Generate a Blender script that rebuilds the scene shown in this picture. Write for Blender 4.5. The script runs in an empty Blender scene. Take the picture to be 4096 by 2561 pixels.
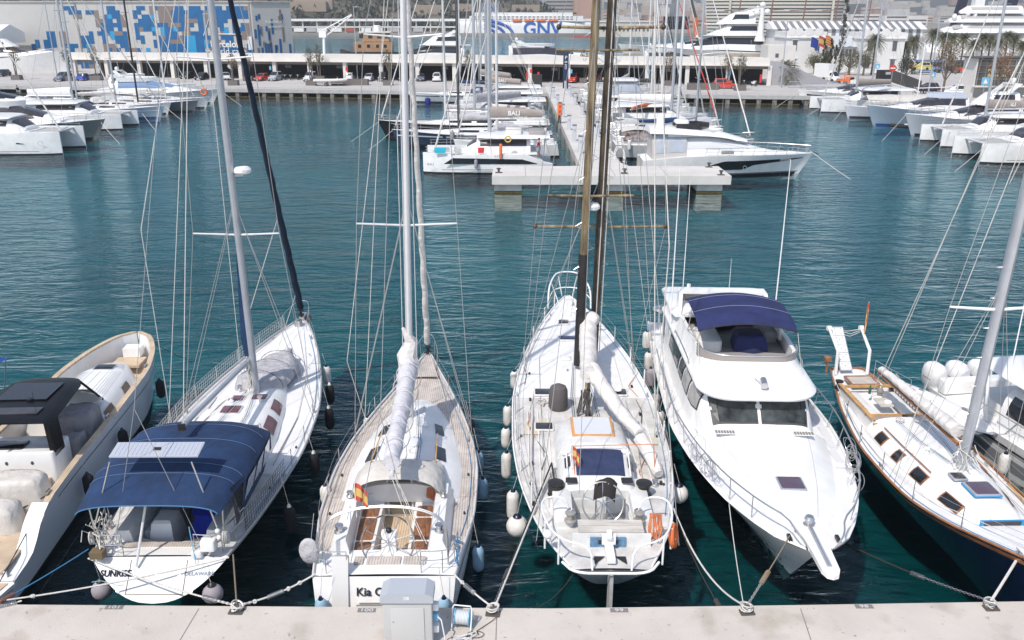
import bpy,bmesh,math,random
from mathutils import Vector,Matrix,Euler
R=math.radians
PI=math.pi
scene=bpy.context.scene
C=scene.collection
rnd=random.Random(7)
# camera
CAM_H=15.0
PITCH=19.56
FPX=3461.0
cd=bpy.data.cameras.new('camera')
cd.sensor_width=36.0
cd.lens=FPX/4096*36
cd.clip_start=0.2
cd.clip_end=30000
cam=bpy.data.objects.new('camera',cd)
C.objects.link(cam)
cam.location=(0,0,CAM_H)
cam.rotation_euler=(R(90-PITCH),0,0)
scene.camera=cam
# sky, sun, exposure
SUN=Vector((-0.33,-0.50,0.80)).normalized()
elev=math.asin(SUN.z)
world=bpy.data.worlds.new('World')
scene.world=world
world.use_nodes=True
wn=world.node_tree
bg=wn.nodes['Background']
sk=wn.nodes.new('ShaderNodeTexSky')
sk.sky_type='NISHITA'
sk.sun_disc=False
sk.sun_elevation=elev
sk.sun_rotation=math.atan2(SUN.x,SUN.y)
sk.air_density=1.0
sk.dust_density=1.0
sk.ozone_density=1.0
wn.links.new(sk.outputs[0],bg.inputs[0])
bg.inputs[1].default_value=0.15
sd=bpy.data.lights.new('sun','SUN')
sd.energy=3.7
sd.angle=R(0.55)
sd.color=(1.0,0.93,0.84)
so=bpy.data.objects.new('sun',sd)
C.objects.link(so)
so.rotation_euler=SUN.to_track_quat('Z','Y').to_euler()
so.location=(0,0,60)
scene.view_settings.view_transform='Standard'
scene.view_settings.look='None'
scene.view_settings.exposure=0.30
scene.view_settings.gamma=1.0
try:
 scene.cycles.max_bounces=8
 scene.cycles.transparent_max_bounces=16
 scene.cycles.volume_bounces=0
 scene.cycles.use_denoising=True
except Exception:
 pass
 # where things stand: survey of points on level planes
CR={'A':(1.15308,0,1250),'B':(1.1536,1100,1250),'C':(1.08,1900,1050),'D':(1.08,2500,1050),'E':(1.1533,3200,1250),'1':(2.16,0,0),'2':(2.16,1000,0),'3':(2.16,2000,0),'4':(2.16,2996,0),'5':(2.16,1400,400),'6':(2.16,2400,400),'a':(3.287,0,200),'b':(4.32,1880,150),'c':(3.36,2200,250),'d':(3.6,3500,280),'e':(3.456,2850,0),'f':(1.8893,3500,1200),'W':(0.59033,0,0)}
_c,_s=math.cos(R(PITCH)),math.sin(R(PITCH))
def sray(k,u,v):
 s,ox,oy=CR[k]
 x=u/s+ox-2048
 y=v/s+oy-1280.5
 return Vector((x,FPX*_c-y*_s,-FPX*_s-y*_c))
def P(k,u,v,z=0.0):
 d=sray(k,u,v)
 t=(z-CAM_H)/d.z
 return Vector((d.x*t,d.y*t,z))
def PY(k,u,v,Y):
 d=sray(k,u,v)
 t=Y/d.y
 return Vector((d.x*t,Y,CAM_H+d.z*t))
 # mesh helpers
SEP={k:None for k in 'side_deck cabin_window deck_seam mast_step toe_rail hull_stripe boot_stripe rubbing_strake rub_rail antifouling shadow_band window_surround side_window window_frame window hull_line rubbing_rail cap_rail platform_opening vent_slot red_stripe cabin_seam hull_window pile slat rub_strake deck sail_batten folded_crab_pot column trampoline deck_track'.split()}
SEP.update({'blue_panels':'blue_panel','brown_panels':'brown_panel','light_blue_panels':'light_blue_panel','pulpit':'guard_rail','stanchion_row':'stanchion','rail_stanchions':'rail_stanchion','gangway_hole':'gangway_hole'})
class MB:
 def __init__(s):
  s.v=[];s.f=[]
 def add(s,vs,fs):
  o=len(s.v)
  s.v+=[tuple(p)for p in vs]
  s.f+=[tuple(i+o for i in f)for f in fs]
  return s
 def box(s,c,d,rz=0.0,M=None,taper=1.0,ty=None):
  hx,hy,hz=d[0]/2,d[1]/2,d[2]/2
  ty=taper if ty is None else ty
  vs=[Vector((sx*hx*(taper if sz>0 else 1),sy*hy*(ty if sz>0 else 1),sz*hz))for sz in(-1,1)for sx,sy in((-1,-1),(1,-1),(1,1),(-1,1))]
  m=M if M is not None else Matrix.Rotation(rz,3,'Z')
  c=Vector(c)
  return s.add([m@v+c for v in vs],[(0,3,2,1),(4,5,6,7),(0,1,5,4),(1,2,6,5),(2,3,7,6),(3,0,4,7)])
 def rbox(s,c,d,r=0.05,rz=0.0,n=3,M=None):
  """box with rounded vertical edges and a softened top edge"""
  hx,hy=d[0]/2,d[1]/2
  r=min(r,hx*.95,hy*.95)
  def ring(k,z):
   out=[]
   for cx,cy,a0 in((hx-r,hy-r,0),(-hx+r,hy-r,PI/2),(-hx+r,-hy+r,PI),(hx-r,-hy+r,1.5*PI)):
    for i in range(n+1):
     a=a0+i/n*PI/2
     out.append(((cx+(r-k)*math.cos(a)),(cy+(r-k)*math.sin(a)),z))
   return out
  q=min(r*.5,d[2]*.4)
  rings=[ring(0,-d[2]/2),ring(0,d[2]/2-q),ring(q*.3,d[2]/2-q*.3),ring(min(q,r*.9),d[2]/2)]
  m=M if M is not None else Matrix.Rotation(rz,3,'Z')
  c=Vector(c)
  return s.loft([[m@Vector(p)+c for p in rg]for rg in rings],closed=True,cap=True)
 def poly(s,pts):
  return s.add(pts,[tuple(range(len(pts)))])
 def slab(s,pts,z0,z1):
  """vertical prism over an outline of xy points"""
  n=len(pts)
  vs=[(p[0],p[1],z0)for p in pts]+[(p[0],p[1],z1)for p in pts]
  fs=[tuple(range(n-1,-1,-1)),tuple(range(n,2*n))]+[(i,(i+1)%n,n+(i+1)%n,n+i)for i in range(n)]
  return s.add(vs,fs)
 def loft(s,secs,closed=False,cap=False):
  n=len(secs[0]);o=len(s.v)
  for sc in secs:
   s.v+=[tuple(p)for p in sc]
  m=n if closed else n-1
  for j in range(len(secs)-1):
   for i in range(m):
    a=o+j*n+i;b=o+j*n+(i+1)%n
    s.f.append((a,b,b+n,a+n))
  if cap:
   s.f.append(tuple(o+i for i in range(n-1,-1,-1)))
   s.f.append(tuple(o+(len(secs)-1)*n+i for i in range(n)))
  return s
 def tube(s,pts,r,n=6,cap=True,close=False):
  pts=[Vector(p)for p in pts]
  rs=r if isinstance(r,(list,tuple))else[r]*len(pts)
  if len(rs)!=len(pts):
   rs=[lin(list(enumerate(rs)),i*(len(rs)-1)/(len(pts)-1))for i in range(len(pts))]
  up=Vector((0,0,1));secs=[];prev=None
  L=len(pts)
  for i,p in enumerate(pts):
   if close:
    t=pts[(i+1)%L]-pts[i-1]
   else:
    t=pts[min(i+1,L-1)]-pts[max(i-1,0)]
   if t.length<1e-9:
    t=Vector((0,0,1))
   t.normalize()
   if prev is None:
    a=up if abs(t.z)<.9 else Vector((1,0,0))
    u=t.cross(a).normalized()
   else:
    u=(prev-t*prev.dot(t))
    u=u.normalized()if u.length>1e-6 else t.orthogonal().normalized()
   prev=u
   w=t.cross(u)
   secs.append([p+(u*math.cos(2*PI*k/n)+w*math.sin(2*PI*k/n))*rs[i]for k in range(n)])
  if close:
   secs.append(secs[0])
   return s.loft(secs,closed=True,cap=False)
  return s.loft(secs,closed=True,cap=cap)
 def seg(s,a,b,r,n=6,r2=None):
  return s.tube([a,b],[r,r if r2 is None else r2],n)
 def lathe(s,prof,c=(0,0,0),n=12,M=None,sy=1.0):
  c=Vector(c);secs=[]
  for rr,z in prof:
   ring=[Vector((rr*math.cos(2*PI*k/n),rr*sy*math.sin(2*PI*k/n),z))for k in range(n)]
   if M is not None:
    ring=[M@q for q in ring]
   secs.append([q+c for q in ring])
  return s.loft(secs,closed=True,cap=True)
 def ball(s,c,r,n=12,m=7,sc=(1,1,1)):
  c=Vector(c)
  prof=[(max(1e-3,math.sin(PI*i/m)),-math.cos(PI*i/m))for i in range(m+1)]
  secs=[[Vector((q*math.cos(2*PI*k/n)*sc[0],q*math.sin(2*PI*k/n)*sc[1],z*sc[2]))*r+c for k in range(n)]for q,z in prof]
  return s.loft(secs,closed=True,cap=True)
 def torus(s,c,R0,r,n=24,m=6,M=None):
  c=Vector(c);M=M or Matrix.Identity(3)
  return s.tube([c+M@Vector((R0*math.cos(2*PI*k/n),R0*math.sin(2*PI*k/n),0))for k in range(n)],r,m,close=True)
 def pieces(s):
  par=list(range(len(s.v)))
  def find(a):
   while par[a]!=a:
    par[a]=par[par[a]];a=par[a]
   return a
  for f in s.f:
   r0=find(f[0])
   for i in f[1:]:par[find(i)]=r0
  key={};grp={}
  for i,v in enumerate(s.v):
   k=(round(v[0],4),round(v[1],4),round(v[2],4))
   if k in key:par[find(i)]=find(key[k])
   else:key[k]=i
  for f in s.f:grp.setdefault(find(f[0]),[]).append(f)
  out=[]
  for fs in grp.values():
   m={};mb=MB()
   for f in fs:
    for i in f:
     if i not in m:m[i]=len(m);mb.v.append(s.v[i])
    mb.f.append(tuple(m[i]for i in f))
   out.append(mb)
  return out
 def build(s,name,m,parent=None,smooth=False,ang=35,loc=None):
  if name in SEP and parent is not None:
   ps=s.pieces()
   if 1<len(ps)<=100:
    return[q.build1(SEP[name]or name,m,parent,smooth,ang,loc)for q in ps][0]
   name=SEP[name]or name
  return s.build1(name,m,parent,smooth,ang,loc)
 def build1(s,name,m,parent=None,smooth=False,ang=35,loc=None):
  me=bpy.data.meshes.new(name)
  me.from_pydata(s.v,[],s.f)
  bm=bmesh.new();bm.from_mesh(me)
  bmesh.ops.remove_doubles(bm,verts=bm.verts,dist=1e-4)
  bmesh.ops.recalc_face_normals(bm,faces=bm.faces)
  bm.to_mesh(me);bm.free()
  me.materials.append(m)
  if smooth:
   me.polygons.foreach_set('use_smooth',[True]*len(me.polygons))
   me.set_sharp_from_angle(angle=R(ang))
  me.update()
  o=bpy.data.objects.new(name,me)
  C.objects.link(o)
  if parent is not None:
   o.parent=parent
  if loc is not None:
   o.location=loc
  return o
def tag(o,label=None,cat=None,group=None,kind=None):
 if label:o['label']=label
 if cat:o['category']=cat
 if group:o['group']=group
 if kind:o['kind']=kind
 return o
def thing(name,loc,rz,label,cat,group=None):
 o=bpy.data.objects.new(name,None)
 C.objects.link(o)
 o.empty_display_size=0.3
 o.location=loc
 o.rotation_euler=(0,0,rz)
 return tag(o,label,cat,group)
KIDS={}
def copy_tree(o,parent=None):
 c=o.copy();C.objects.link(c)
 if parent is not None:
  c.parent=parent
 for ch in[q for q in ALLKIDS(o)]:
  copy_tree(ch,c)
 return c
def ALLKIDS(o):
 return[q for q in o.children]
def interp(pts,x):
 """smooth 1-D curve through (x, y) points"""
 if x<=pts[0][0]:return pts[0][1]
 if x>=pts[-1][0]:return pts[-1][1]
 for i in range(len(pts)-1):
  if pts[i][0]<=x<=pts[i+1][0]:
   break
 x0,y0=pts[i];x1,y1=pts[i+1]
 h=x1-x0;d=(y1-y0)/h
 def sl(j):
  if j<=0:return(pts[1][1]-pts[0][1])/(pts[1][0]-pts[0][0])
  if j>=len(pts)-1:return(pts[-1][1]-pts[-2][1])/(pts[-1][0]-pts[-2][0])
  a=(pts[j][1]-pts[j-1][1])/(pts[j][0]-pts[j-1][0]);b=(pts[j+1][1]-pts[j][1])/(pts[j+1][0]-pts[j][0])
  return 0.0 if a*b<=0 else 2*a*b/(a+b)
 m0,m1=sl(i),sl(i+1)
 t=(x-x0)/h
 return(2*t**3-3*t**2+1)*y0+(t**3-2*t**2+t)*h*m0+(-2*t**3+3*t**2)*y1+(t**3-t**2)*h*m1
def lin(pts,x):
 if x<=pts[0][0]:return pts[0][1]
 for a,b in zip(pts,pts[1:]):
  if x<=b[0]:
   return a[1]+(b[1]-a[1])*(x-a[0])/(b[0]-a[0])
 return pts[-1][1]
def frange(a,b,n):
 return[a+(b-a)*i/(n-1)for i in range(n)]
 # materials
MATS={}
def mat(name,col,rough=0.5,metal=0.0,var=0.0,scale=3.0,bump=0.0,bscale=40.0,spec=0.5,coat=0.0,alpha=1.0,col2=None,trans=0.0,detail=6.0,stretch=None,bd=.02):
 if name in MATS:return MATS[name]
 m=bpy.data.materials.new(name)
 m.use_nodes=True
 nt=m.node_tree;N=nt.nodes;Lk=nt.links
 b=N['Principled BSDF']
 b.inputs['Base Color'].default_value=(*col,1)
 b.inputs['Roughness'].default_value=rough
 b.inputs['Metallic'].default_value=metal
 b.inputs['Specular IOR Level'].default_value=spec
 b.inputs['Coat Weight'].default_value=coat
 b.inputs['Alpha'].default_value=alpha
 b.inputs['Transmission Weight'].default_value=trans
 tc=N.new('ShaderNodeTexCoord')
 src=tc.outputs['Object']
 if stretch:
  mp=N.new('ShaderNodeMapping');mp.inputs['Scale'].default_value=stretch
  Lk.new(src,mp.inputs[0]);src=mp.outputs[0]
 if var>0 or col2:
  n=N.new('ShaderNodeTexNoise');n.inputs['Scale'].default_value=scale;n.inputs['Detail'].default_value=detail;n.inputs['Roughness'].default_value=.62
  Lk.new(src,n.inputs['Vector'])
  r=N.new('ShaderNodeValToRGB')
  r.color_ramp.elements[0].position=.33;r.color_ramp.elements[1].position=.68
  c0=tuple(max(0,c*(1-var))for c in col)
  c1=col2 if col2 else tuple(min(1,c*(1+var*.55))for c in col)
  r.color_ramp.elements[0].color=(*c0,1);r.color_ramp.elements[1].color=(*c1,1)
  Lk.new(n.outputs[0],r.inputs[0]);Lk.new(r.outputs[0],b.inputs['Base Color'])
 if bump>0:
  n2=N.new('ShaderNodeTexNoise');n2.inputs['Scale'].default_value=bscale;n2.inputs['Detail'].default_value=4
  Lk.new(src,n2.inputs['Vector'])
  bp=N.new('ShaderNodeBump');bp.inputs['Strength'].default_value=bump;bp.inputs['Distance'].default_value=bd
  Lk.new(n2.outputs[0],bp.inputs['Height']);Lk.new(bp.outputs[0],b.inputs['Normal'])
 MATS[name]=m
 return m
def plank(name,col,line,pitch=0.06,axis=1,rough=0.6,var=0.25,w=0.14,scale=2.0):
 if name in MATS:return MATS[name]
 m=mat(name,col,rough,var=var,scale=scale)
 nt=m.node_tree;N=nt.nodes;Lk=nt.links
 b=N['Principled BSDF']
 tc=[n for n in N if n.type=='TEX_COORD'][0]
 sx=N.new('ShaderNodeSeparateXYZ');Lk.new(tc.outputs['Object'],sx.inputs[0])
 d=N.new('ShaderNodeMath');d.operation='DIVIDE';d.inputs[1].default_value=pitch;Lk.new(sx.outputs[axis],d.inputs[0])
 f=N.new('ShaderNodeMath');f.operation='FRACT';Lk.new(d.outputs[0],f.inputs[0])
 l=N.new('ShaderNodeMath');l.operation='LESS_THAN';l.inputs[1].default_value=w;Lk.new(f.outputs[0],l.inputs[0])
 src=b.inputs['Base Color'].links[0].from_socket
 mx=N.new('ShaderNodeMix');mx.data_type='RGBA'
 Lk.new(l.outputs[0],mx.inputs[0]);Lk.new(src,mx.inputs[6]);mx.inputs[7].default_value=(*line,1)
 Lk.new(mx.outputs[2],b.inputs['Base Color'])
 return m
gel=mat('gelcoat_white',(.80,.795,.785),.28,var=.085,scale=1.6,spec=.5,coat=.15,detail=10)
gelw=mat('gelcoat_worn',(.70,.70,.69),.5,var=.16,scale=2.2,detail=9)
deckw=mat('deck_nonslip',(.76,.755,.75),.6,var=.09,scale=1.6,bump=.25,bscale=160)
deckg=mat('deck_grey_worn',(.56,.54,.52),.7,var=.18,scale=1.7,detail=9,bump=.3,bscale=90,col2=(.70,.69,.67))
cream=mat('cream_paint',(.74,.72,.66),.4,var=.06)
teak=plank('teak_deck',(.56,.50,.45),(.20,.17,.15),.075)
teakn=plank('teak_new',(.60,.47,.33),(.22,.16,.12),.075)
teakx=plank('teak_crosswise',(.42,.34,.28),(.12,.10,.08),.075,axis=0)
varn=mat('varnished_wood',(.33,.14,.055),.28,var=.45,scale=5,coat=.5,stretch=(.3,1,1))
varn2=mat('varnished_seat',(.27,.125,.065),.35,var=.5,scale=14,coat=.2,stretch=(.25,1,1))
oak=mat('light_wood',(.58,.33,.12),.4,var=.3,scale=6,stretch=(.3,1,1))
navy=mat('navy_canvas',(.010,.036,.105),.85,var=.4,scale=1.2,bump=.8,bscale=2.5,bd=.05,detail=9)
navy2=mat('purple_navy_canvas',(.016,.024,.10),.85,var=.35,scale=1.5,bump=.8,bscale=2.2,bd=.06,detail=9)
blkc=mat('black_canvas',(.02,.02,.022),.8,var=.3)
greyc=mat('grey_cover',(.46,.45,.47),.8,var=.2,scale=2.5,bump=1.0,bscale=3.5,bd=.12)
navyd=mat('navy_sail_cloth',(.005,.016,.04),.85,var=.4,scale=4,bump=1.0,bscale=6,bd=.05)
greyd=mat('grey_mauve_cover',(.30,.28,.29),.75,var=.2,scale=2.5,bump=1.0,bscale=3,bd=.12)
beige=mat('beige_canvas',(.60,.57,.53),.85,var=.14,scale=2,bump=.8,bscale=3,bd=.08)
sailc=mat('sail_cloth',(.68,.65,.62),.85,var=.14,scale=3,bump=1.0,bscale=2.6,bd=.09,stretch=(1,1,1.6))
sailb=mat('sail_bag_grey',(.60,.59,.63),.8,var=.12,scale=3,bump=1.0,bscale=2.4,bd=.10,stretch=(1.6,1,1))
taupe=mat('taupe_canvas',(.34,.29,.26),.85,var=.12,scale=2,bump=.5,bscale=5)
steel=mat('stainless_steel',(.62,.61,.60),.28,metal=.9,var=.1)
wire=mat('rigging_wire',(.42,.41,.40),.45,metal=.5)
alu=mat('painted_aluminium',(.66,.66,.67),.4,metal=.15,var=.06)
alus=mat('bare_aluminium',(.50,.52,.56),.35,metal=.5,var=.10,scale=2)
whitep=mat('white_paint',(.80,.80,.79),.4,var=.05)
rope=mat('rope_light',(.62,.60,.56),.9,var=.3,scale=30)
ropeb=mat('rope_blue',(.05,.22,.42),.9)
roped=mat('rope_dark',(.03,.03,.03),.9)
ropeo=mat('rope_orange',(.62,.22,.10),.85,var=.3,scale=30)
glass=mat('dark_glass',(.015,.017,.02),.06,spec=.8)
glassm=mat('smoked_glass',(.045,.04,.045),.10,spec=.7,var=.4,scale=2)
glassr=mat('hatch_maroon',(.16,.06,.065),.12,spec=.7,var=.3)
glassb=mat('hatch_blue',(.035,.045,.10),.14,spec=.7,var=.25)
vinyl=mat('clear_vinyl',(.42,.46,.52),.12,spec=.6,var=.12,scale=1.5)
blk=mat('black_plastic',(.02,.02,.02),.4)
rub=mat('tyre_rubber',(.025,.025,.025),.8)
fblu=mat('fender_blue',(.28,.45,.57),.5,var=.12)
fwht=mat('fender_white',(.72,.70,.66),.5,var=.14,scale=6)
fblk=mat('fender_black_sock',(.018,.018,.022),.9)
fgry=mat('fender_grey_sock',(.33,.30,.33),.95,var=.15)
navyh=mat('navy_hull',(.004,.007,.035),.12,spec=.6,coat=.4)
navyg=mat('blue_grey_hull',(.035,.055,.10),.15,coat=.4)
blackh=mat('black_hull',(.008,.008,.009),.12,coat=.4)
greyh=mat('grey_hull',(.13,.14,.16),.2,coat=.4)
lgrey=mat('light_grey_hull',(.52,.52,.52),.22,coat=.3,var=.05)
sbl=mat('pale_blue_hull',(.42,.50,.58),.2,coat=.3)
boot=mat('antifouling_black',(.012,.012,.014),.6)
bootb=mat('antifouling_blue',(.01,.07,.28),.6)
stripe=mat('stripe_navy',(.01,.014,.04),.3)
conc=mat('quay_concrete',(.54,.495,.445),.8,var=.09,scale=.7,bump=.35,bscale=24,detail=14)
_n=conc.node_tree;_b=_n.nodes['Principled BSDF'];_t=[q for q in _n.nodes if q.type=='TEX_COORD'][0]
for _sc,_p0,_p1,_cc in((.9,.56,.74,(.74,.70,.66,1)),(7,.66,.72,(.62,.58,.54,1))):
 _a=_n.nodes.new('ShaderNodeTexNoise');_a.inputs['Scale'].default_value=_sc;_a.inputs['Detail'].default_value=10;_n.links.new(_t.outputs['Object'],_a.inputs['Vector'])
 _r=_n.nodes.new('ShaderNodeMapRange');_r.inputs[1].default_value=_p0;_r.inputs[2].default_value=_p1;_n.links.new(_a.outputs[0],_r.inputs[0])
 _m=_n.nodes.new('ShaderNodeMix');_m.data_type='RGBA';_m.blend_type='MULTIPLY';_m.inputs[7].default_value=_cc
 _n.links.new(_r.outputs[0],_m.inputs[0]);_n.links.new(_b.inputs['Base Color'].links[0].from_socket,_m.inputs[6]);_n.links.new(_m.outputs[2],_b.inputs['Base Color'])
concg=mat('concrete_face',(.44,.43,.41),.85,var=.16,scale=.8,bump=.3,bscale=14,detail=10)
red=mat('red_plastic',(.62,.035,.02),.45)
orange=mat('orange_plastic',(.72,.17,.045),.5,var=.1)
yellow=mat('flag_yellow',(.62,.42,.12),.8)
flagr=mat('flag_red',(.50,.07,.05),.8)
greyp=mat('grey_cabinet',(.44,.44,.44),.42,var=.04,scale=1)
bluep=mat('blue_plastic',(.16,.42,.62),.4)
cush=mat('cushion_grey',(.33,.31,.30),.8,var=.1,bump=.3,bscale=12)
cushw=mat('cushion_white',(.70,.69,.66),.75,var=.08)
gelm=mat('gelcoat_matt',(.76,.755,.745),.55,var=.10,scale=1.4,spec=.3,detail=10)
letn=mat('letter_dark_navy',(.012,.016,.04),.8,spec=.1)
def text(s,size,m,parent,loc,M,ext=0.004,name='lettering',align='CENTER',sx=1.0,bold=0.0):
 cu=bpy.data.curves.new('t','FONT')
 cu.body=s;cu.size=size;cu.extrude=ext;cu.align_x=align;cu.align_y='CENTER'
 cu.offset=bold;cu.resolution_u=3
 t=bpy.data.objects.new('t',cu)
 C.objects.link(t)
 me=bpy.data.meshes.new_from_object(t.evaluated_get(bpy.context.evaluated_depsgraph_get()))
 bpy.data.objects.remove(t);bpy.data.curves.remove(cu)
 me.name=name
 me.materials.clear();me.materials.append(m)
 M4=M.to_4x4()@Matrix.Diagonal((sx,1,1,1))
 me.transform(Matrix.Translation(loc)@M4)
 o=bpy.data.objects.new(name,me);C.objects.link(o)
 if parent is not None:o.parent=parent
 return o
def face_M(right,up):
 """columns: text x along right, text y along up"""
 r=Vector(right).normalized();u=Vector(up);u=(u-r*u.dot(r)).normalized();n=r.cross(u)
 return Matrix((r,u,n)).transposed()
 # boat helpers (x forward, y to port, z up from the waterline)
class Hull:
 def __init__(s,L,beam,sheer,zb=-.6,rs=0.0,rb=.8,k0=.78,k1=.12,p0=.55,p1=1.0,tp=2.2,zbs=None):
  s.zbs=zbs;s.L,s.beam,s.sheer,s.zb,s.rs,s.rb,s.k0,s.k1,s.p0,s.p1,s.tp=L,beam,sheer,zb,rs,rb,k0,k1,p0,p1,tp
 def b(s,x):return interp(s.beam,x)
 def zs(s,x):return interp(s.sheer,x)
 def ev(s,t,q,side,off=0.0):
  xa=s.rs*(1-q);xb=s.L-s.rb*(1-q)
  x=xa+(xb-xa)*t
  xd=s.L*t
  w=t**s.tp
  k=s.k0+(s.k1-s.k0)*w;p=s.p0+(s.p1-s.p0)*w
  y=(s.b(xd)+off)*(k+(1-k)*(q**p))+(off if q<1 else 0)*0
  zb=interp(s.zbs,xd)if s.zbs else s.zb
  return Vector((x,side*y,zb+(s.zs(xd)-zb)*q))
 def q_of(s,t,z):
  zb=interp(s.zbs,s.L*t)if s.zbs else s.zb
  return max(0.0,min(1.0,(z-zb)/(s.zs(s.L*t)-zb)))
 def mesh(s,nt=26,nq=7,close_stern=True,pq=1.5):
  mb=MB();secs=[]
  for i in range(nt):
   t=1-(1-i/(nt-1))**1.25
   secs.append([s.ev(t,(j/nq)**pq,-1)for j in range(nq,-1,-1)]+[s.ev(t,(j/nq)**pq,1)for j in range(0,nq+1)])
  mb.loft(secs)
  if close_stern:
   mb.add(secs[0],[tuple(range(len(secs[0])))])
  return mb
 def strip(s,z0,z1,t0=0,t1=1,off=.012,sides=(-1,1),n=24,rel=False):
  """a painted band or a window following the hull side; z0, z1 heights (or fractions of the sheer if rel)"""
  mb=MB()
  f0=z0 if callable(z0)else(lambda t:z0);f1=z1 if callable(z1)else(lambda t:z1)
  for sd_ in sides:
   secs=[]
   for i in range(n):
    t=t0+(t1-t0)*i/(n-1)
    a,b_=f0(t),f1(t)
    if not rel:
     a,b_=s.q_of(t,a),s.q_of(t,b_)
    secs.append([s.ev(t,a+(b_-a)*j/2,sd_,off)for j in range(3)])
   mb.loft(secs)
  return mb
 def deck(s,z=-.03,x0=0.0,x1=None,inner=None,n=26,inset=.03,camber=.05):
  """deck sheet; inner(x) gives the half width left open (cockpit) or 0"""
  x1=s.L if x1 is None else x1
  mb=MB();xs=frange(x0,x1,n)
  if inner:
   cuts=sorted(set(inner[2:]))if False else[]
  for sd_ in(-1,1):
   secs=[]
   for x in xs:
    b_=max(.01,s.b(x)-inset);w=inner(x)if inner else 0.0
    w=min(w,b_*.96)
    zz=s.zs(x)+z
    secs.append([Vector((x,sd_*(w+(b_-w)*j/3),zz+camber*(1-((w+(b_-w)*j/3)/max(b_,.01))**2)))for j in range(4)])
   mb.loft(secs)
  return mb
 def rail(s,dz,r,x0=0.0,x1=None,n=30,inset=.02,sides=(-1,1),nn=5):
  x1=s.L if x1 is None else x1
  mb=MB()
  for sd_ in sides:
   mb.tube([(x,sd_*max(.0,s.b(x)-inset),s.zs(x)+dz)for x in frange(x0,x1,n)],r,nn)
  return mb
class Cab:
 """superstructure: rounded sections (x, half width low, half width high, z low, z high)"""
 def __init__(s,st,n=4.0):
  s.st=st;s.n=n
 def at(s,x):
  st=s.st
  x=max(st[0][0],min(st[-1][0],x))
  return[lin([(q[0],q[i])for q in st],x)for i in(1,2,3,4)]
 def ev(s,x,a,off=0.0):
  """a in -1..1: -1 starboard foot, 0 top centre, 1 port foot"""
  wb,wt,z0,z1=s.at(x)
  th=(1-abs(a))*PI/2
  cz=max(0,math.sin(th))**(2/s.n);cy=max(0,math.cos(th))**(2/s.n)
  w=wb+(wt-wb)*cz
  sg=1 if a>=0 else-1
  return Vector((x,sg*(w*cy+off*cy),z0+(z1-z0)*cz+off*cz))
 def a_of(s,frac):
  return 1-math.asin(min(1,frac)**(s.n/2))/(PI/2)
 def mesh(s,m=18,cap=True,xs=None):
  xs=xs or[q[0]for q in s.st]
  A=[]
  for f in(0,.35,.7,.88,.95,.985):A.append(s.a_of(f))
  A+=[A[-1]*.75,A[-1]*.45,A[-1]*.2]
  A=sorted(set(A))
  full=[-a for a in reversed(A)]+[0]+A
  mb=MB()
  return mb.loft([[s.ev(x,a)for a in full]for x in xs],cap=cap)
 def win(s,x0,x1,f0,f1,sides=(-1,1),off=.012,n=8,skew0=0.0,skew1=0.0):
  """side glazing between heights f0..f1 (fractions), as a conforming pane"""
  mb=MB()
  for sd_ in sides:
   secs=[]
   for i in range(n):
    u=i/(n-1)
    col=[]
    for j in range(4):
     v=j/3
     xx=(x0+skew0*v)*(1-u)+(x1+skew1*v)*u
     col.append(s.ev(xx,sd_*s.a_of(f0+(f1-f0)*v),off))
    secs.append(col)
   mb.loft(secs)
  return mb
 def top(s,x0,x1,a0,a1,off=.012,n=6,m=6):
  mb=MB();m+=4
  def A(y):return math.copysign(1-math.acos(min(1,abs(y))**(s.n/2))/(PI/2),y)
  return mb.loft([[s.ev(x0+(x1-x0)*i/(n-1),A(a0+(a1-a0)*j/(m-1)),off)for j in range(m)]for i in range(n)])
def winch(x,y,z,parent,r=.11,h=.22,m=None):
 MB().lathe([(r*1.15,0),(r*1.15,.03),(r*.75,.06),(r*.7,h*.7),(r,h*.78),(r,h*.9),(r*.5,h),(.001,h)],(x,y,z),12).build('winch',m or steel,parent,True)
def hatch(cab_or_z,x,y,w,l,parent,gm=None,fm=None,z=None,rz=0):
 zz=z
 f=MB().rbox((x,y,zz+.02),(l+.1,w+.1,.05),.06,rz).build('deck_hatch',fm or steel,parent,True)
 MB().rbox((x,y,zz+.05),(l,w,.02),.05,rz).build('hatch_pane',gm or glassm,f,True)
def stanchions(h,parent,x0,x1,n,ht=.62,r=.013,inset=.08,rr=.006,m=None,close=None,sides=(-1,1),kids=True):
 """upright posts and two lifelines on each side"""
 for sd_ in sides:
  xs=frange(x0,x1,n)
  mb=MB()
  for x in xs:
   b_=sd_*(h.b(x)-inset);z=h.zs(x)
   mb.seg((x,b_,z-.03),(x,b_*1.0,z+ht),r,5)
  mb.build('stanchion_row',m or steel,parent)
  l=MB()
  for hh in(ht,ht*.52):
   l.tube([(x,sd_*(h.b(x)-inset),h.zs(x)+hh)for x in frange(x0,x1,3*n)],rr,4)
  l.build('lifeline',wire,parent)
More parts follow.
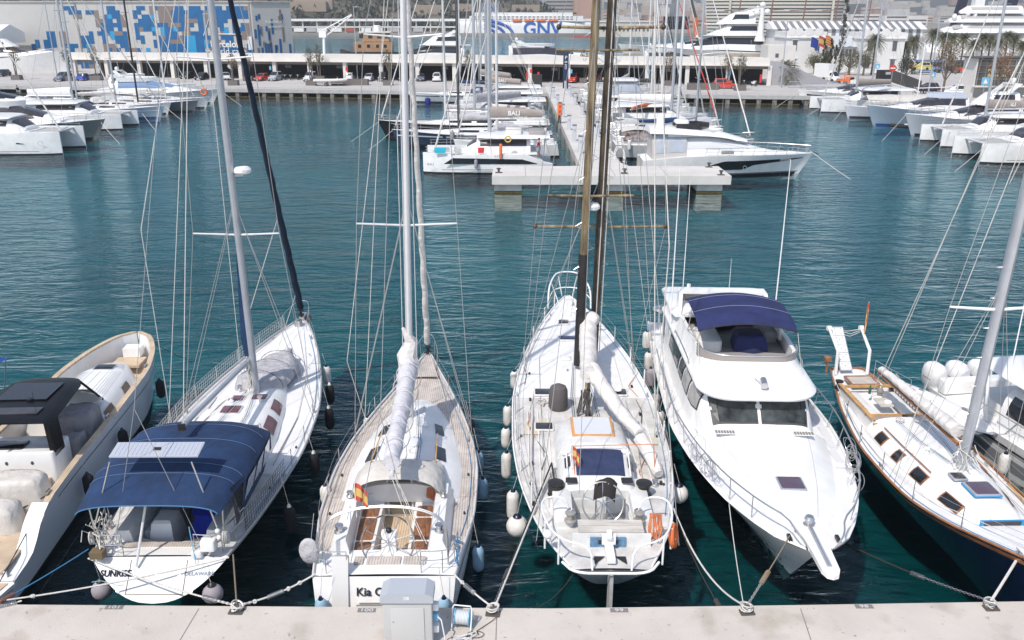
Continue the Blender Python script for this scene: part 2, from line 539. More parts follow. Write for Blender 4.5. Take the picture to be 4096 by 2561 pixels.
def fender(loc,L,r,m,label,top=None,group=None,ball=False,capm=None,linem=None):
 """a fender hanging on its lanyard; loc is its top eye"""
 if ball:
  prof=[(r*max(.02,math.sin(PI*i/10)),-r*1.05-r*1.05*math.cos(PI*(10-i)/10))for i in range(11)]
  prof=[(r*max(.02,math.sin(PI*i/10)),-.05-r*(1-math.cos(PI*i/10)))for i in range(11)]
 else:
  prof=[(.02,-.04),(r*.6,-.07),(r*.95,-.16),(r,-.26),(r,-L+.2),(r*.9,-L+.08),(r*.5,-L),(.02,-L)]
 t=thing('fender',loc,0,label,'fender',group)
 MB().lathe(prof,(0,0,0),14).build('fender_body',m,t,True)
 MB().lathe([(r*.34,-.12),(r*.42,-.06),(r*.3,0),(.03,.04)],(0,0,0),10).build('end_cap',capm or stripe,t,True)
 if top is not None:
  MB().tube([(0,0,0),Vector(top)-Vector(loc)],.008,4).build('lanyard',linem or rope,t)
 return t
def dress(t,h,L,zc,cx,cw,mx,seed=1,tracks=True):
 """running rigging and small fittings scattered over a sailing yacht's deck"""
 r_=random.Random(seed)
 for s_ in(-1,1):
  for x in(L*.08,L*.5,L*.88):
   y=s_*(h.b(x)-.16);z=h.zs(x)+.03
   o=MB().seg((x-.14,y,z+.07),(x+.14,y,z+.07),.016,6);o.box((x,y,z+.03),(.12,.05,.07));o.build('deck_cleat',steel,t,True)
  if tracks:MB().box((L*.38,s_*(cw+.22),h.zs(L*.38)+.04),(L*.2,.035,.03)).build('genoa_track',alus,t)
  pts=[Vector((L*.11,s_*(cw-.1),zc+.12)),Vector((L*.32,s_*(cw+.2),h.zs(L*.3)+.08)),Vector((L*.47,s_*(cw+.24),h.zs(L*.4)+.07)),Vector((L*.66,s_*(h.b(L*.66)*.7),h.zs(L*.66)+.08)),Vector((L*.93,s_*.12,h.zs(L*.93)+.4))]
  MB().tube(pts,.012,5).build('jib_sheet',rope,t)
  MB().tube([(x,s_*(h.b(x)-.2),h.zs(x)+.02)for x in frange(L*.12,L*.9,16)],.011,4).build('furling_line',rope if s_>0 else ropeb,t)
  for k in range(3):
   MB().tube([(mx-.15,s_*(.08+.05*k),zc+.1),(cx+(mx-cx)*.5,s_*(.30+.07*k),zc+.06),(cx+.25,s_*(.36+.07*k),zc+.08)],.009,4).build('halyard_tail',(rope,roped,ropeb)[k],t)
  MB().lathe([(.07,0),(.09,.05),(.05,.1),(.05,.16),(.09,.18),(.09,.22),(.001,.24)],(mx-.9,s_*.5,zc-.02),10).build('deck_vent',gel,t,True)
  for x in(L*.2,L*.35):MB().box((x,s_*(h.b(x)-.3),h.zs(x)+.035),(.09,.05,.05)).build('fairlead',blk,t)
 for k in range(4):
  x=cx+r_.uniform(-.2,.3);y=r_.uniform(-.8,.8);mb=MB()
  for j in range(4):mb.torus((x+r_.uniform(-.03,.03),y+r_.uniform(-.03,.03),zc+.05+.012*j),.10+.012*j,.011,14,4)
  mb.build('coiled_tail',rope,t,True)
def wave_line(a,b,sag,n=14):
 a,b=Vector(a),Vector(b)
 return[a.lerp(b,i/n)-Vector((0,0,sag*4*(i/n)*(1-i/n)))for i in range(n+1)]
def twisted(a,b,r,turns,bulge=.12,n=40,m=7):
 """a furled sail: lumpy tapered roll from a to b"""
 a,b=Vector(a),Vector(b)
 mb=MB();d=(b-a).normalized();u=d.orthogonal().normalized();w=d.cross(u);secs=[]
 for i in range(n+1):
  t=i/n;rr=r*(1.0-.55*t);ph=turns*2*PI*t
  sec=[]
  for k in range(m):
   an=2*PI*k/m
   q=rr*(1+bulge*math.cos(an*1-ph)+.05*math.sin(3*an+ph*2))
   sec.append(a.lerp(b,t)+(u*math.cos(an)+w*math.sin(an))*q)
  secs.append(sec)
 return mb.loft(secs,closed=True,cap=True)
def sailpack(a,b,h0,h1,w0,w1,sag=.05,seed=1,n=22,lump=.12):
 """flaked sail or sail bag lying on a boom from a (mast) to b (end)"""
 r_=random.Random(seed)
 a,b=Vector(a),Vector(b);d=(b-a);side=Vector((d.y,-d.x,0)).normalized();up=Vector((0,0,1))
 mb=MB();secs=[]
 for i in range(n+1):
  t=i/n;h=h0+(h1-h0)*t;w=w0+(w1-w0)*t
  l1=1+lump*r_.uniform(-1,1);l2=lump*r_.uniform(-1,1)*w
  c=a.lerp(b,t)
  sec=[]
  for k in range(12):
   an=2*PI*k/12
   sec.append(c+side*(math.cos(an)*w*l1*(1+.18*math.sin(an))*(.75 if math.sin(an)>.5 else 1)+l2)+up*((math.sin(an)*.5+.42)*h*(1+lump*r_.uniform(-.5,.5))-sag*math.sin(PI*t)))
  secs.append(sec)
 return mb.loft(secs,closed=True,cap=True)
 # WATER AND NEAR QUAY
def water_mat():
 m=bpy.data.materials.new('harbour_water');m.use_nodes=True
 nt=m.node_tree;N=nt.nodes;Lk=nt.links
 N.clear()
 out=N.new('ShaderNodeOutputMaterial')
 mix=N.new('ShaderNodeMixShader');tr=N.new('ShaderNodeBsdfTransparent');gl=N.new('ShaderNodeBsdfGlossy');fr=N.new('ShaderNodeFresnel')
 tr.inputs[0].default_value=(.86,.95,.96,1)
 gl.inputs['Roughness'].default_value=.05
 gl.inputs['Color'].default_value=(.80,.92,.99,1)
 fr.inputs[0].default_value=1.34
 tc=N.new('ShaderNodeTexCoord')
 prev=None
 def layer(sx,sy,rot,sc,detail,strength,dist,prev):
  mp=N.new('ShaderNodeMapping');mp.inputs['Scale'].default_value=(sx,sy,1);mp.inputs['Rotation'].default_value=(0,0,rot)
  n=N.new('ShaderNodeTexNoise');n.inputs['Scale'].default_value=sc;n.inputs['Detail'].default_value=detail;n.inputs['Roughness'].default_value=.55
  n.inputs['Distortion'].default_value=.6
  Lk.new(tc.outputs['Object'],mp.inputs[0]);Lk.new(mp.outputs[0],n.inputs['Vector'])
  b=N.new('ShaderNodeBump');b.inputs['Strength'].default_value=strength;b.inputs['Distance'].default_value=dist
  Lk.new(n.outputs[0],b.inputs['Height'])
  if prev:Lk.new(prev.outputs[0],b.inputs['Normal'])
  return b
 b1=layer(.55,1.5,R(16),.55,3,1.0,.27,None)
 b2=layer(.7,1.7,R(-14),1.7,4,1.0,.12,b1)
 pn=N.new('ShaderNodeTexNoise');pn.inputs['Scale'].default_value=.045;pn.inputs['Detail'].default_value=3;Lk.new(tc.outputs['Object'],pn.inputs['Vector'])
 pm=N.new('ShaderNodeMapRange');pm.inputs[1].default_value=.38;pm.inputs[2].default_value=.62;pm.inputs[3].default_value=.35;pm.inputs[4].default_value=1.0;Lk.new(pn.outputs[0],pm.inputs[0]);Lk.new(pm.outputs[0],b2.inputs['Strength'])
 b3=layer(1,1,R(30),.09,2,1.0,.35,b2)
 for nd in(gl,fr):Lk.new(b3.outputs[0],nd.inputs['Normal'])
 Lk.new(fr.outputs[0],mix.inputs[0]);Lk.new(tr.outputs[0],mix.inputs[1]);Lk.new(gl.outputs[0],mix.inputs[2])
 Lk.new(mix.outputs[0],out.inputs[0])
 return m
tag(MB().poly([(-2500,-60,0),(2500,-60,0),(2500,1500,0),(-2500,1500,0)]).build('water',water_mat()),kind='structure')
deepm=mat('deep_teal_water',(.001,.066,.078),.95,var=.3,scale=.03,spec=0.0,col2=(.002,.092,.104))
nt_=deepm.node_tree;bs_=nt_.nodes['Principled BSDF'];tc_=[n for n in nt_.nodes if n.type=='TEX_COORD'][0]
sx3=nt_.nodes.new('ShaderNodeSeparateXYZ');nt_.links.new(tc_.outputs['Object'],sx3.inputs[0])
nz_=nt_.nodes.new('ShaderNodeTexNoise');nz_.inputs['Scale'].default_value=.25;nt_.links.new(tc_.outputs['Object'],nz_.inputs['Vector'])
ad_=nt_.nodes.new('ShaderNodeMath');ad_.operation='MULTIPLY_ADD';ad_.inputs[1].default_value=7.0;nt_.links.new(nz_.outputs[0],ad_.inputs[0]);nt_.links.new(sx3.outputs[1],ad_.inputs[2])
mr_=nt_.nodes.new('ShaderNodeMapRange');mr_.inputs[1].default_value=20;mr_.inputs[2].default_value=42;mr_.inputs[3].default_value=.5;mr_.inputs[4].default_value=1.0;nt_.links.new(ad_.outputs[0],mr_.inputs[0])  # shade in the water near the quay put into the colour, fading outward
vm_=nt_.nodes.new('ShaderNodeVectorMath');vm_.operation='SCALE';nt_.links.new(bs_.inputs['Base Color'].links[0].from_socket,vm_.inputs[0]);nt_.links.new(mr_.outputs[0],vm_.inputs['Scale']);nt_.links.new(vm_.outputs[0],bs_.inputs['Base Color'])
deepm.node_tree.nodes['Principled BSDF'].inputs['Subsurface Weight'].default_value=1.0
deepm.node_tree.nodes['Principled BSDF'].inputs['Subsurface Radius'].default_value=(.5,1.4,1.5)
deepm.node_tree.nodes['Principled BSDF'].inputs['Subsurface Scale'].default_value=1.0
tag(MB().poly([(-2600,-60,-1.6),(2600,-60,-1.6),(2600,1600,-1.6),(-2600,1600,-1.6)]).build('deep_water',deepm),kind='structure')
QZ=1.2
edge=[P('A',0,1347,QZ),P('A',1498,1358,QZ),P('B',1268,1366,QZ),P('E',0,1350,QZ),P('E',1033,1333,QZ)]
edge=[(-60,edge[0].y+.25)]+[(p.x,p.y)for p in edge]+[(60,edge[-1].y+.6)]
q=MB().slab([(60,-30),(60,edge[-1][1])]+edge[::-1][1:]+[(-60,-30)],QZ-.32,QZ)
tag(q.build('quay',conc),kind='structure')
tag(MB().slab([(60,-30),(60,edge[-1][1]-.12)]+[(a,b-.12)for a,b in edge[::-1][1:]]+[(-60,-30)],-4,QZ-.325).build('quay_wall',concg),kind='structure')
jm=mat('joint_dark',(.22,.20,.18),.9)
for(k,u,v,u2)in(('W',470,1437,425),('W',1173,1446,1171),('W',1890,1437,1915)):
 a=P(k,u,v,QZ);b=P(k,u2,1512,QZ);b=a+(b-a)*2.2
 MBj=MB().poly([(a.x-.012,a.y-.01,QZ+.004),(a.x+.012,a.y-.01,QZ+.004),(b.x+.012,b.y,QZ+.004),(b.x-.012,b.y,QZ+.004)])
 tag(MBj.build('expansion_joint',jm),kind='structure')
platem=mat('berth_plate',(.20,.19,.185),.6);platew=mat('plate_letter',(.62,.60,.57),.6)
for s,u,v,wh in(('101',270,1434,'in front of the SUNRISE transom'),('100',866,1441,'just left of the grey cabinet'),('99',1462,1441,'behind the weathered yacht with dark masts'),('98',2040,1432,'right of the motor yacht bow')):
 p=P('W',u,v,QZ)
 o=MB().box((p.x,p.y-.01,QZ+.004),(.44,.15,.008)).build('berth_plate',platem)
 tag(o,'small dark berth number plate reading %s, %s'%(s,wh),'number plate','berth number plates on the near quay')
 text(s,.15,platew,o,Vector((p.x,p.y-.01,QZ+.01)),face_M((1,0,0),(0,1,0)),.002,sx=1.5)
 # service cabinet
cx=-2.38
t=thing('power_cabinet',(cx,16.55,QZ),0,'tall grey electricity cabinet at the front edge of the quay','cabinet')
MB().rbox((0,0,.62),(1.12,.5,1.24),.03).build('cabinet_body',greyp,t,True)
MB().rbox((0,-.262,.56),(.76,.02,1.06),.01).build('door',mat('grey_door',(.47,.47,.465),.4),t,True)
prof=[(-.6,1.24),(-.6,1.40),(-.42,1.50),(.42,1.50),(.6,1.40),(.6,1.24)]
mb=MB().loft([[(x,y,z)for x,z in prof]for y in(-.3,.28)],closed=True,cap=True)
mb.build('roof_hood',mat('grey_hood',(.40,.43,.47),.35),t)
MB().box((0,-.305,1.37),(.13,.008,.08)).build('label_plate',mat('label_pale',(.60,.63,.66),.5),t)
text('V',.05,stripe,t,Vector((-.035,-.311,1.37)),face_M((1,0,0),(0,0,1)),.001)
MB().seg((-.33,-.285,.72),(-.33,-.26,.72),.018,8).build('door_lock',steel,t)
for z in(.35,.68,.95):
 o=MB().rbox((.62,.0,z),(.14,.16,.17),.03).build('power_socket',whitep if z!=.68 else bluep,t,True)
for z in(.15,1.0):
 MB().box((-.575,.02,z),(.03,.1,.14)).build('hinge',blk,t)
mb=MB()
for k in range(5):
 c=Vector((-1.28+.08*math.sin(k*2.1),16.35+.09*math.cos(k*1.7),QZ+.03+.012*k))
 mb.tube([c+Vector(((.26+.03*k)*math.cos(a),(.2+.02*k)*math.sin(a+k*.3),.01*math.sin(3*a)))for a in frange(0,2*PI*.97,22)],.013,5)
mb.tube([(-1.72,16.5,QZ+.7),(-1.62,16.4,QZ+.66),(-1.55,16.3,QZ+.3),(-1.5,16.25,QZ+.03),(-1.2,16.15,QZ+.02)],.018,5)
tag(mb.build('power_cable',mat('cable_white',(.62,.62,.62),.5),None,True),'white shore power cable coiled on the quay beside the cabinet','cable')
mb=MB().tube([(-.95+.16*math.cos(a)+.02*a,16.68+.11*math.sin(a),QZ+.03)for a in frange(0,9,30)]+[(-.5,17.15,QZ+.03),(-.36,17.3,QZ+.06)],.009,5)
mb.tube([(-1.6,16.2,QZ+.02),(-1.2,16.45,QZ+.02),(-.98,16.7,QZ+.02)],.009,5)
tag(mb.build('thin_cable',mat('cable_brown',(.09,.05,.035),.6),None,True),'thin brown cable looped on the quay by the reel','cable')
t=thing('hose_reel',(-1.18,17.02,QZ),R(-8),'pale blue cable reel wound with white cord on the quay','cable reel')
Mx=Matrix.Rotation(R(90),3,'Y')
for x in(-.17,.17):
 MB().lathe([(.02,-.012),(.2,-.012),(.2,.012),(.02,.012)],(x,0,.26),20,Mx).build('reel_flange',bluep,t,True)
 f=MB();f.tube([(x*1.35,-.2,.02),(x*1.35,-.05,.3),(x*1.35,0,.5),(x*1.35,.15,.3),(x*1.35,.24,.02)],.018,6)
 f.build('reel_leg',whitep,t,True)
mb=MB()
for k in range(9):
 mb.torus((-.14+.035*k,0,.26),.15+.01*(k%2),.02,16,5,Mx)
mb.build('wound_cord',mat('cord_white',(.60,.62,.64),.6),t,True)
MB().tube([(-.23,0,.5),(-.2,.03,.56),(.2,.03,.56),(.23,0,.5)],.017,6).build('handle',whitep,t,True)
# mooring cleats on the quay
castm=mat('cast_iron',(.09,.082,.075),.6,var=.3,scale=8)
cleats=[]
for(u,v,lab)in((560,1441,'iron mooring ring on the quay between berth plates 101 and 100'),(1165,1446,'iron mooring ring on the quay just right of the cable reel'),(1762,1443,'iron mooring ring on the quay ahead of the white motor yacht'),(2337,1433,'iron mooring ring at the right end of the quay')):
 p=P('W',u,v,QZ)
 t=thing('mooring_ring',(p.x,p.y,QZ),R(rnd.uniform(-8,8)),lab,'mooring ring','mooring rings along the near quay')
 MB().rbox((0,-.06,.012),(.36,.24,.024),.03).build('base_plate',castm,t,True)
 MB().ball((0,.0,.09),.085,12,7,(1.2,.9,.9)).build('iron_head',castm,t,True)
 MB().torus((0,.03,.08),.13,.016,18,6,Matrix.Rotation(R(35),3,'X')).build('ring',steel,t,True)
 mb=MB()
 for k in range(5):
  mb.torus((rnd.uniform(-.03,.03),rnd.uniform(-.03,.05),.06+.025*k),.11+.01*k,.017,14,5,Euler((rnd.uniform(-.5,.5),rnd.uniform(-.5,.5),0)).to_matrix())
 mb.build('rope_lashing',rope,t,True)
 cleats.append(Vector((p.x,p.y+.02,QZ+.12)))
def mooring(a,b,r,m,label,sag=.25,spring=None,sm=None,group=None,n=14,chain=0.0,knots=()):
 """a line from the boat (a) to the quay (b) with an optional coil spring and a rope eye at the quay end"""
 a,b=Vector(a),Vector(b)
 pts=wave_line(a,b,sag,n)
 t=thing('mooring_line',b,0,label,'mooring rope',group)
 pl=[p-b for p in pts]
 MB().tube(pl,r,6).build('rope',m,t,True)
 if spring:
  i=int(spring*n);p0,p1=pl[i],pl[i]+(pl[i+1]-pl[i]).normalized()*.42
  d=(p1-p0).normalized();u=d.orthogonal().normalized();w=d.cross(u)
  MB().tube([p0.lerp(p1,j/90)+(u*math.cos(j*.72)+w*math.sin(j*.72))*.055 for j in range(91)],.011,5).build('spring',sm or steel,t,True)
 if chain:
  i=int((1-chain)*n);mb=MB()
  L=pl[i:];tot=sum((L[j+1]-L[j]).length for j in range(len(L)-1));k=0;s_=0
  while s_<tot:
   q_=s_;j=0
   while j<len(L)-2 and q_>(L[j+1]-L[j]).length:
    q_-=(L[j+1]-L[j]).length;j+=1
   d=(L[j+1]-L[j]).normalized();c=L[j]+d*q_
   u=d.orthogonal().normalized();w=d.cross(u)
   if k%2:u,w=w,u
   mb.tube([c+d*.045*math.cos(an)+u*.028*math.sin(an)for an in frange(0,2*PI*11/12,12)],.010,4,close=True)
   s_+=.065;k+=1
  mb.build('chain',steel,t,True)
 for kf in knots:
  c=pl[0].lerp(pl[-1],kf);c=min(pl,key=lambda q_:(q_-c).length)
  mb=MB()
  for j in range(3):
   mb.torus(c+Vector((rnd.uniform(-.02,.02),rnd.uniform(-.02,.02),0)),.04,.018,10,5,Euler((rnd.uniform(0,3),rnd.uniform(0,3),0)).to_matrix())
  mb.build('knot',m,t,True)
 return t
class Berth:
 def __init__(s,name,loc,deg,label,cat):
  s.t=thing(name,loc,R(deg),label,cat)
  s.M=Matrix.Translation(loc)@Matrix.Rotation(R(deg),4,'Z')
  s.I=s.M.inverted()
 def L(s,k,u,v,z):return s.I@P(k,u,v,z)
 def W(s,p):return s.M@Vector(p)
def mast_parts(t,foot,H,r,lean=(0,0),m=None,name='mast',taper=.65,n=12,fore=1.5):
 top=Vector(foot)+Vector((lean[0],lean[1],H))
 secs=[]
 for i in range(9):
  f=i/8;rr=r*(1 if f<.7 else 1-(1-taper)*(f-.7)/.3)
  c=Vector(foot).lerp(top,f)
  secs.append([c+Vector((rr*fore*math.cos(a),rr*math.sin(a),0))for a in[2*PI*k/n for k in range(n)]])
 mo=MB().loft(secs,closed=True,cap=True).build(name,m or alu,t,True)
 return top,mo
def along(foot,top,z):
 foot,top=Vector(foot),Vector(top)
 return foot.lerp(top,(z-foot.z)/(top.z-foot.z))
def spreader(t,foot,top,z,w,sweep=0.0,r=.035,m=None,rise=.1,par=None):
 c=along(foot,top,z)
 tips=[]
 for sd_ in(-1,1):
  tip=c+Vector((-sweep,sd_*w,rise));tips.append(tip)
  MB().seg(c,tip,r,8,r*.7).build('spreader',m or alu,par or t,True)
 return tips
def wires(t,segs,r=.008,name='shroud',m=None,n=4):
 for s_ in segs:
  MB().tube(s_,r,n).build(name,m or wire,t)
def flag(t,p,w,h,droop=.6,stripes=((.27,'r'),(.46,'y'),(.27,'r')),staff=1.0,d=(0,1,0)):
 """staff with a hanging flag in horizontal bands"""
 p=Vector(p);d=Vector(d).normalized()
 st=MB().seg(p,p+Vector((0,0,staff)),.012,6).build('flag_staff',whitep,t,True)
 mm={'r':flagr,'y':yellow,'b':mat('flag_blue',(.02,.05,.28),.8),'w':mat('flag_white',(.75,.75,.74),.8)}
 z0=staff-h;acc=0
 for fr_,cc in stripes:
  secs=[]
  for j in range(2):
   f=acc+fr_*j
   secs.append([p+d*(w*u*(1-.35*droop))+Vector((.03*math.sin(u*9+f*2),.03*math.cos(u*8),z0+h*(1-f)-droop*w*u*u*.9))for u in frange(0,1,7)])
  MB().loft(secs).build('flag_band',mm[cc],st,True)
  acc+=fr_
  # KIA
b=Berth('sailing_yacht',Vector((-3.29,18.75,0)),90.7,'white sailing yacht with teak side decks and brown cockpit seats, moored stern-on behind the cabinet','sailing yacht')
t=b.t
h=Hull(14.9,[(0,1.84),(1.4,2.03),(3.3,2.26),(5.2,2.28),(7,2.12),(9.2,1.68),(11.3,1.12),(13.3,.5),(14.9,.04)],[(0,1.35),(5,1.30),(10,1.42),(14.9,1.66)],rs=-.55,rb=.9,k0=.80,k1=.05,p0=.5,p1=1.0)
h.mesh(30,8).build('hull',gelm,t,True,50)
h.strip(.98,1.06,.03,.99,.008).build('hull_stripe',stripe,t)
h.strip(-.05,.12,0,.98,.01).build('boot_stripe',stripe,t)
inn=lambda x:1.05 if 1.15<x<3.95 else 0.0
h.deck(-.02,0.05,1.15,None,5).build('aft_deck',gel,t)
h.deck(-.02,1.16,3.94,inn,10).build('side_deck',teak,t)
h.deck(-.02,3.95,14.8,None,26).build('side_deck',teak,t)
h.rail(.03,.035,0,14.85).build('toe_rail',alu,t,True)
MB().slab([(12.2,-.55),(12.2,.55),(14.4,.09),(14.4,-.09)],1.66,1.70).build('anchor_locker',teak,t)
c=Cab([(3.75,1.80,1.25,1.25,1.86),(5.5,1.80,1.2,1.27,1.90),(7.5,1.56,1.0,1.3,1.84),(9.0,1.2,.75,1.33,1.74),(10.1,.78,.42,1.35,1.60),(10.6,.45,.2,1.38,1.44)],2.7)
c.mesh(xs=frange(3.75,10.5,16)).build('coachroof',gel,t,True,50)
for x0,x1 in((4.0,4.35),(5.4,6.3),(7.2,8.0)):
 c.win(x0,x1,.62,.82,(-1,1)).build('cabin_window',glass,t)
hatch(c,9.1,0,.5,.5,t,gel,alu,z=1.76)
hatch(c,6.3,-.1,.55,.55,t,mat('hatch_white',(.72,.73,.76),.3),alu,z=1.89)
hatch(c,4.75,0,.72,.8,t,mat('hatch_white',(.72,.73,.76),.3),gel,z=1.9)
for y in(-1.0,1.0):
 MB().tube([(4.6,y,1.9),(4.7,y,1.97),(6.8,y*.93,1.95),(6.9,y*.93,1.86)],.022,6).build('grab_rail',oak,t,True)
for sd_ in(-1,1):
 mb=MB()
 mb.loft([[(x,sd_*1.62,1.30),(x,sd_*(1.45+.0),1.78-.0*x),(x,sd_*1.12,1.82),(x,sd_*1.05,1.5),(x,sd_*1.05,1.0)]for x in frange(.95,3.9,8)],cap=True)
 mb.build('cockpit_coaming',gel,t,True,40)
 MB().box((2.45,sd_*.78,1.22),(2.7,.62,.06)).build('cockpit_seat',gel,t)
 MB().box((2.45,sd_*.49,.95),(2.7,.05,.56)).build('seat_front',gel,t)
 for x0,x1 in((1.22,1.68),(1.76,2.86),(2.94,3.5)):
  MB().rbox(((x0+x1)/2,sd_*.79,1.262),(x1-x0,.48,.024),.08).build('seat_panel',varn2,t,True)
MB().box((2.5,0,.66),(2.9,1.0,.04)).build('cockpit_floor',teakn,t)
MB().box((3.93,0,1.15),(.06,2.1,1.0)).build('bulkhead',gel,t)
MB().box((3.86,0,1.35),(.05,.66,1.15)).build('companionway_door',mat('smoked_door',(.13,.12,.09),.3),t)
for y in(-.36,.36):MB().box((3.85,y,1.35),(.06,.05,1.2)).build('door_frame',alu,t)
for y in(-.68,.68):
 f=MB().rbox((3.87,y,1.62),(.34,.05,.17),.05,R(90)).build('bulkhead_window',glass,t,True)
MB().box((.9,0,1.1),(.06,2.2,.5)).build('aft_bulkhead',gel,t)
for y0,y1 in((.52,-.36),(-.44,-1.02),(.86,.62)):
 MB().box((.62,(y0+y1)/2,1.40),(.32,abs(y1-y0),.03)).build('aft_seat',teak,t)
MB().loft([[(x+.0,y*w,z)for x,y in((.98+ex,-1),(1.42-ex*.5,-1),(1.42-ex*.5,1),(.98+ex,1))]for z,w,ex in((.68,.24,0),(1.35,.2,.05),(1.68,.19,.08),(1.78,.15,.14))],closed=True,cap=True).build('pedestal',gel,t)
pd=MB().rbox((1.28,0,1.80),(.22,.42,.14),.05).build('instrument_pod',gel,t,True)
MB().ball((1.22,0,1.92),.085,12,7).build('compass',blk,pd,True)
for y in(-.1,.1):MB().box((1.14,y,1.66),(.03,.15,.15)).build('display',mat('display_grey',(.45,.47,.48),.3),pd)
Mw=Matrix.Rotation(R(-62),3,'Y')
wh=MB().torus((.98,0,1.72),.70,.022,40,6,Mw).build('steering_wheel',mat('wheel_leather',(.18,.17,.155),.5),t,True)
mb=MB()
for k in range(8):mb.seg(Vector((.98,0,1.72)),Vector((.98,0,1.72))+Mw@Vector((.7*math.cos(k*PI/4+.3),.7*math.sin(k*PI/4+.3),0)),.012,5)
mb.ball((.98,0,1.72),.05)
mb.build('wheel_spokes',steel,wh,True)
for y in(-1.35,1.35):
 winch(1.35,y,1.80,t,.12,.24)
 winch(3.1,y,1.84,t,.09,.18)
MB().rbox((0,0,0),(.42,1.45,.2),.05,M=Euler((R(0),R(0),0)).to_matrix()@face_M((0,1,0),(.32,0,.95))).build('raft_case',mat('case_white',(.62,.61,.60),.5),t,True,loc=(-.02,1.12,1.15))
MB().box((-.16,.05,.98),(.04,1.25,.52),M=Matrix.Rotation(R(20),3,'Y')).build('transom_door',gel,t)
text('Kia Ora',.30,blk,t,Vector((-.21,.22,1.02)),face_M((0,-1,0),(.34,0,1)),.003,sx=1.0,bold=.006)
MB().box((-.5,0,.42),(.42,1.4,.05)).build('bathing_step',gel,t)
MB().box((-.32,0,.7),(.04,1.4,.02)).build('step_line',jm,t)
sh=Cab([(3.0,1.3,1.12,1.82,2.44),(3.35,1.36,1.2,1.82,2.56),(4.1,1.36,1.15,1.84,2.50),(4.8,1.22,.95,1.86,2.08),(5.1,1.15,.8,1.86,1.93)],2.8)
mb=sh.mesh(xs=frange(3.0,5.1,12),cap=False);mb.build('sprayhood',beige,t,True,70)
sh.top(4.35,4.75,-.42,.42,.012).build('sprayhood_window',mat('hood_window',(.30,.29,.28),.2),t)
arch=[(0.45+.0,1.62,1.4),(.5,1.62,2.2),(.6,1.5,2.65),(.75,.9,2.86),(.8,0,2.92),(.75,-.9,2.86),(.6,-1.5,2.65),(.5,-1.62,2.2),(.45,-1.62,1.4)]
def smoothp(pts,n=3):
 pts=[Vector(p)for p in pts]
 for _ in range(n):
  q_=[pts[0]]
  for a_,b_ in zip(pts,pts[1:]):q_+=[a_.lerp(b_,.25),a_.lerp(b_,.75)]
  pts=q_+[pts[-1]]
 return pts
for dx in(0,.07):
 MB().tube([p+Vector((dx,0,0))for p in smoothp(arch)],.026,8).build('stern_arch',steel,t,True)
flag(t,(.8,.75,2.6),.42,.5,.8,staff=1.0,d=(.1,-1,0))
for sd_ in(-1,1):
 mb=MB()
 for zz in(1.75,2.02):
  mb.tube(smoothp([(.1,sd_*.95,zz),(.1,sd_*1.4,zz),(.2,sd_*1.74,zz),(1.0,sd_*1.86,zz)],2),.014,6)
 for q_ in((.1,.95),(.12,1.5),(.6,1.78),(1.0,1.86)):mb.seg((q_[0],sd_*q_[1],1.36),(q_[0],sd_*q_[1],2.02),.014,6)
 mb.build('pushpit',steel,t,True)
stanchions(h,t,2.2,13.2,7)
mb=MB().tube(smoothp([(13.2,.5,2.25),(14.2,.35,2.35),(15.0,.12,2.4),(15.0,-.12,2.4),(14.2,-.35,2.35),(13.2,-.5,2.25)],2),.016,6)
for x,y in((13.2,.5),(14.3,.3),(14.3,-.3),(13.2,-.5)):mb.seg((x,y*.9,1.6),(x,y,2.32),.014,6)
mb.build('pulpit',steel,t,True)
foot=(8.45,0.12,1.78)
top,mo=mast_parts(t,foot,18.5,.105,(-.1,-.42),alu)
cr=along(foot,top,8.4)
tips=spreader(t,foot,top,8.57,1.6,.15,.04)
tips2=spreader(t,foot,top,14.3,1.17,.12,.035)
bend=(2.05,-.02,3.05)
bm_=MB().seg((8.2,.1,3.1),bend,.075,8).build('boom',alu,t,True)
sailpack((8.3,.1,3.25),(2.3,-.0,3.15),.95,.50,.30,.22,.05,3,26,.09).build('sail_bag',sailb,t,True,80)
MB().tube([(8.3,.05,3.6),(8.38,.16,4.1),(8.45,.0,4.6),(8.32,.25,5.1)],[.38,.34,.22,.05],8).build('sail_head',sailc,t,True)
ft=(14.55,0,1.75);ftop=along(foot,top,18.6)
twisted(Vector(ft)+Vector((-.1,0,.45)),ftop,.13,11,.16,90).build('furled_genoa',sailc,t,True,80)
MB().lathe([(.03,0),(.14,.02),(.14,.06),(.05,.1),(.05,.2),(.14,.24),(.14,.28),(.03,.3)],(14.52,0,1.75),12).build('furler_drum',blk,t,True)
ch=[Vector((7.95,s_*2.0,1.4))for s_ in(-1,1)]
wires(t,[[ch[i],tips[i],tips2[i],along(foot,top,19)]for i in(0,1)]+[[ch[i]+Vector((-.2,0,0)),along(foot,top,9.5)]for i in(0,1)]+[[ch[i]+Vector((.25,0,0)),along(foot,top,9.4)]for i in(0,1)],.011)
wires(t,[[(.3,s_*.9,1.5),(.9,0,5.5)]for s_ in(-1,1)]+[[(.9,0,5.5),Vector(top)]],.009,'backstay')
wires(t,[[Vector((8.3,y,1.8)),along(foot,top,z)+Vector((.0,y*.8,0))]for y,z in((-.16,17),(.2,18),(.32,12))],.012,'halyard',alu)
wires(t,[[(7.3,1.35,1.6),(6.9,1.9,4.5),along(foot,top,17)+Vector((0,.2,0))],[(7.5,1.62,1.5),along(foot,top,18)+Vector((0,.35,0))]],.011,'running_line',rope)
wires(t,[[(2.2,.02,3.1),(.7,-.75,1.9)],[(2.2,-.05,3.1),(.75,-.95,1.9)],[(2.15,-.1,3.1),(.75,-1.05,1.8)]],.010,'mainsheet',rope)
mb=MB()
for k in range(6):mb.torus((3.8,.95-.02*k,1.62),.11,.012,14,5,Matrix.Rotation(R(90+6*k),3,'Y'))
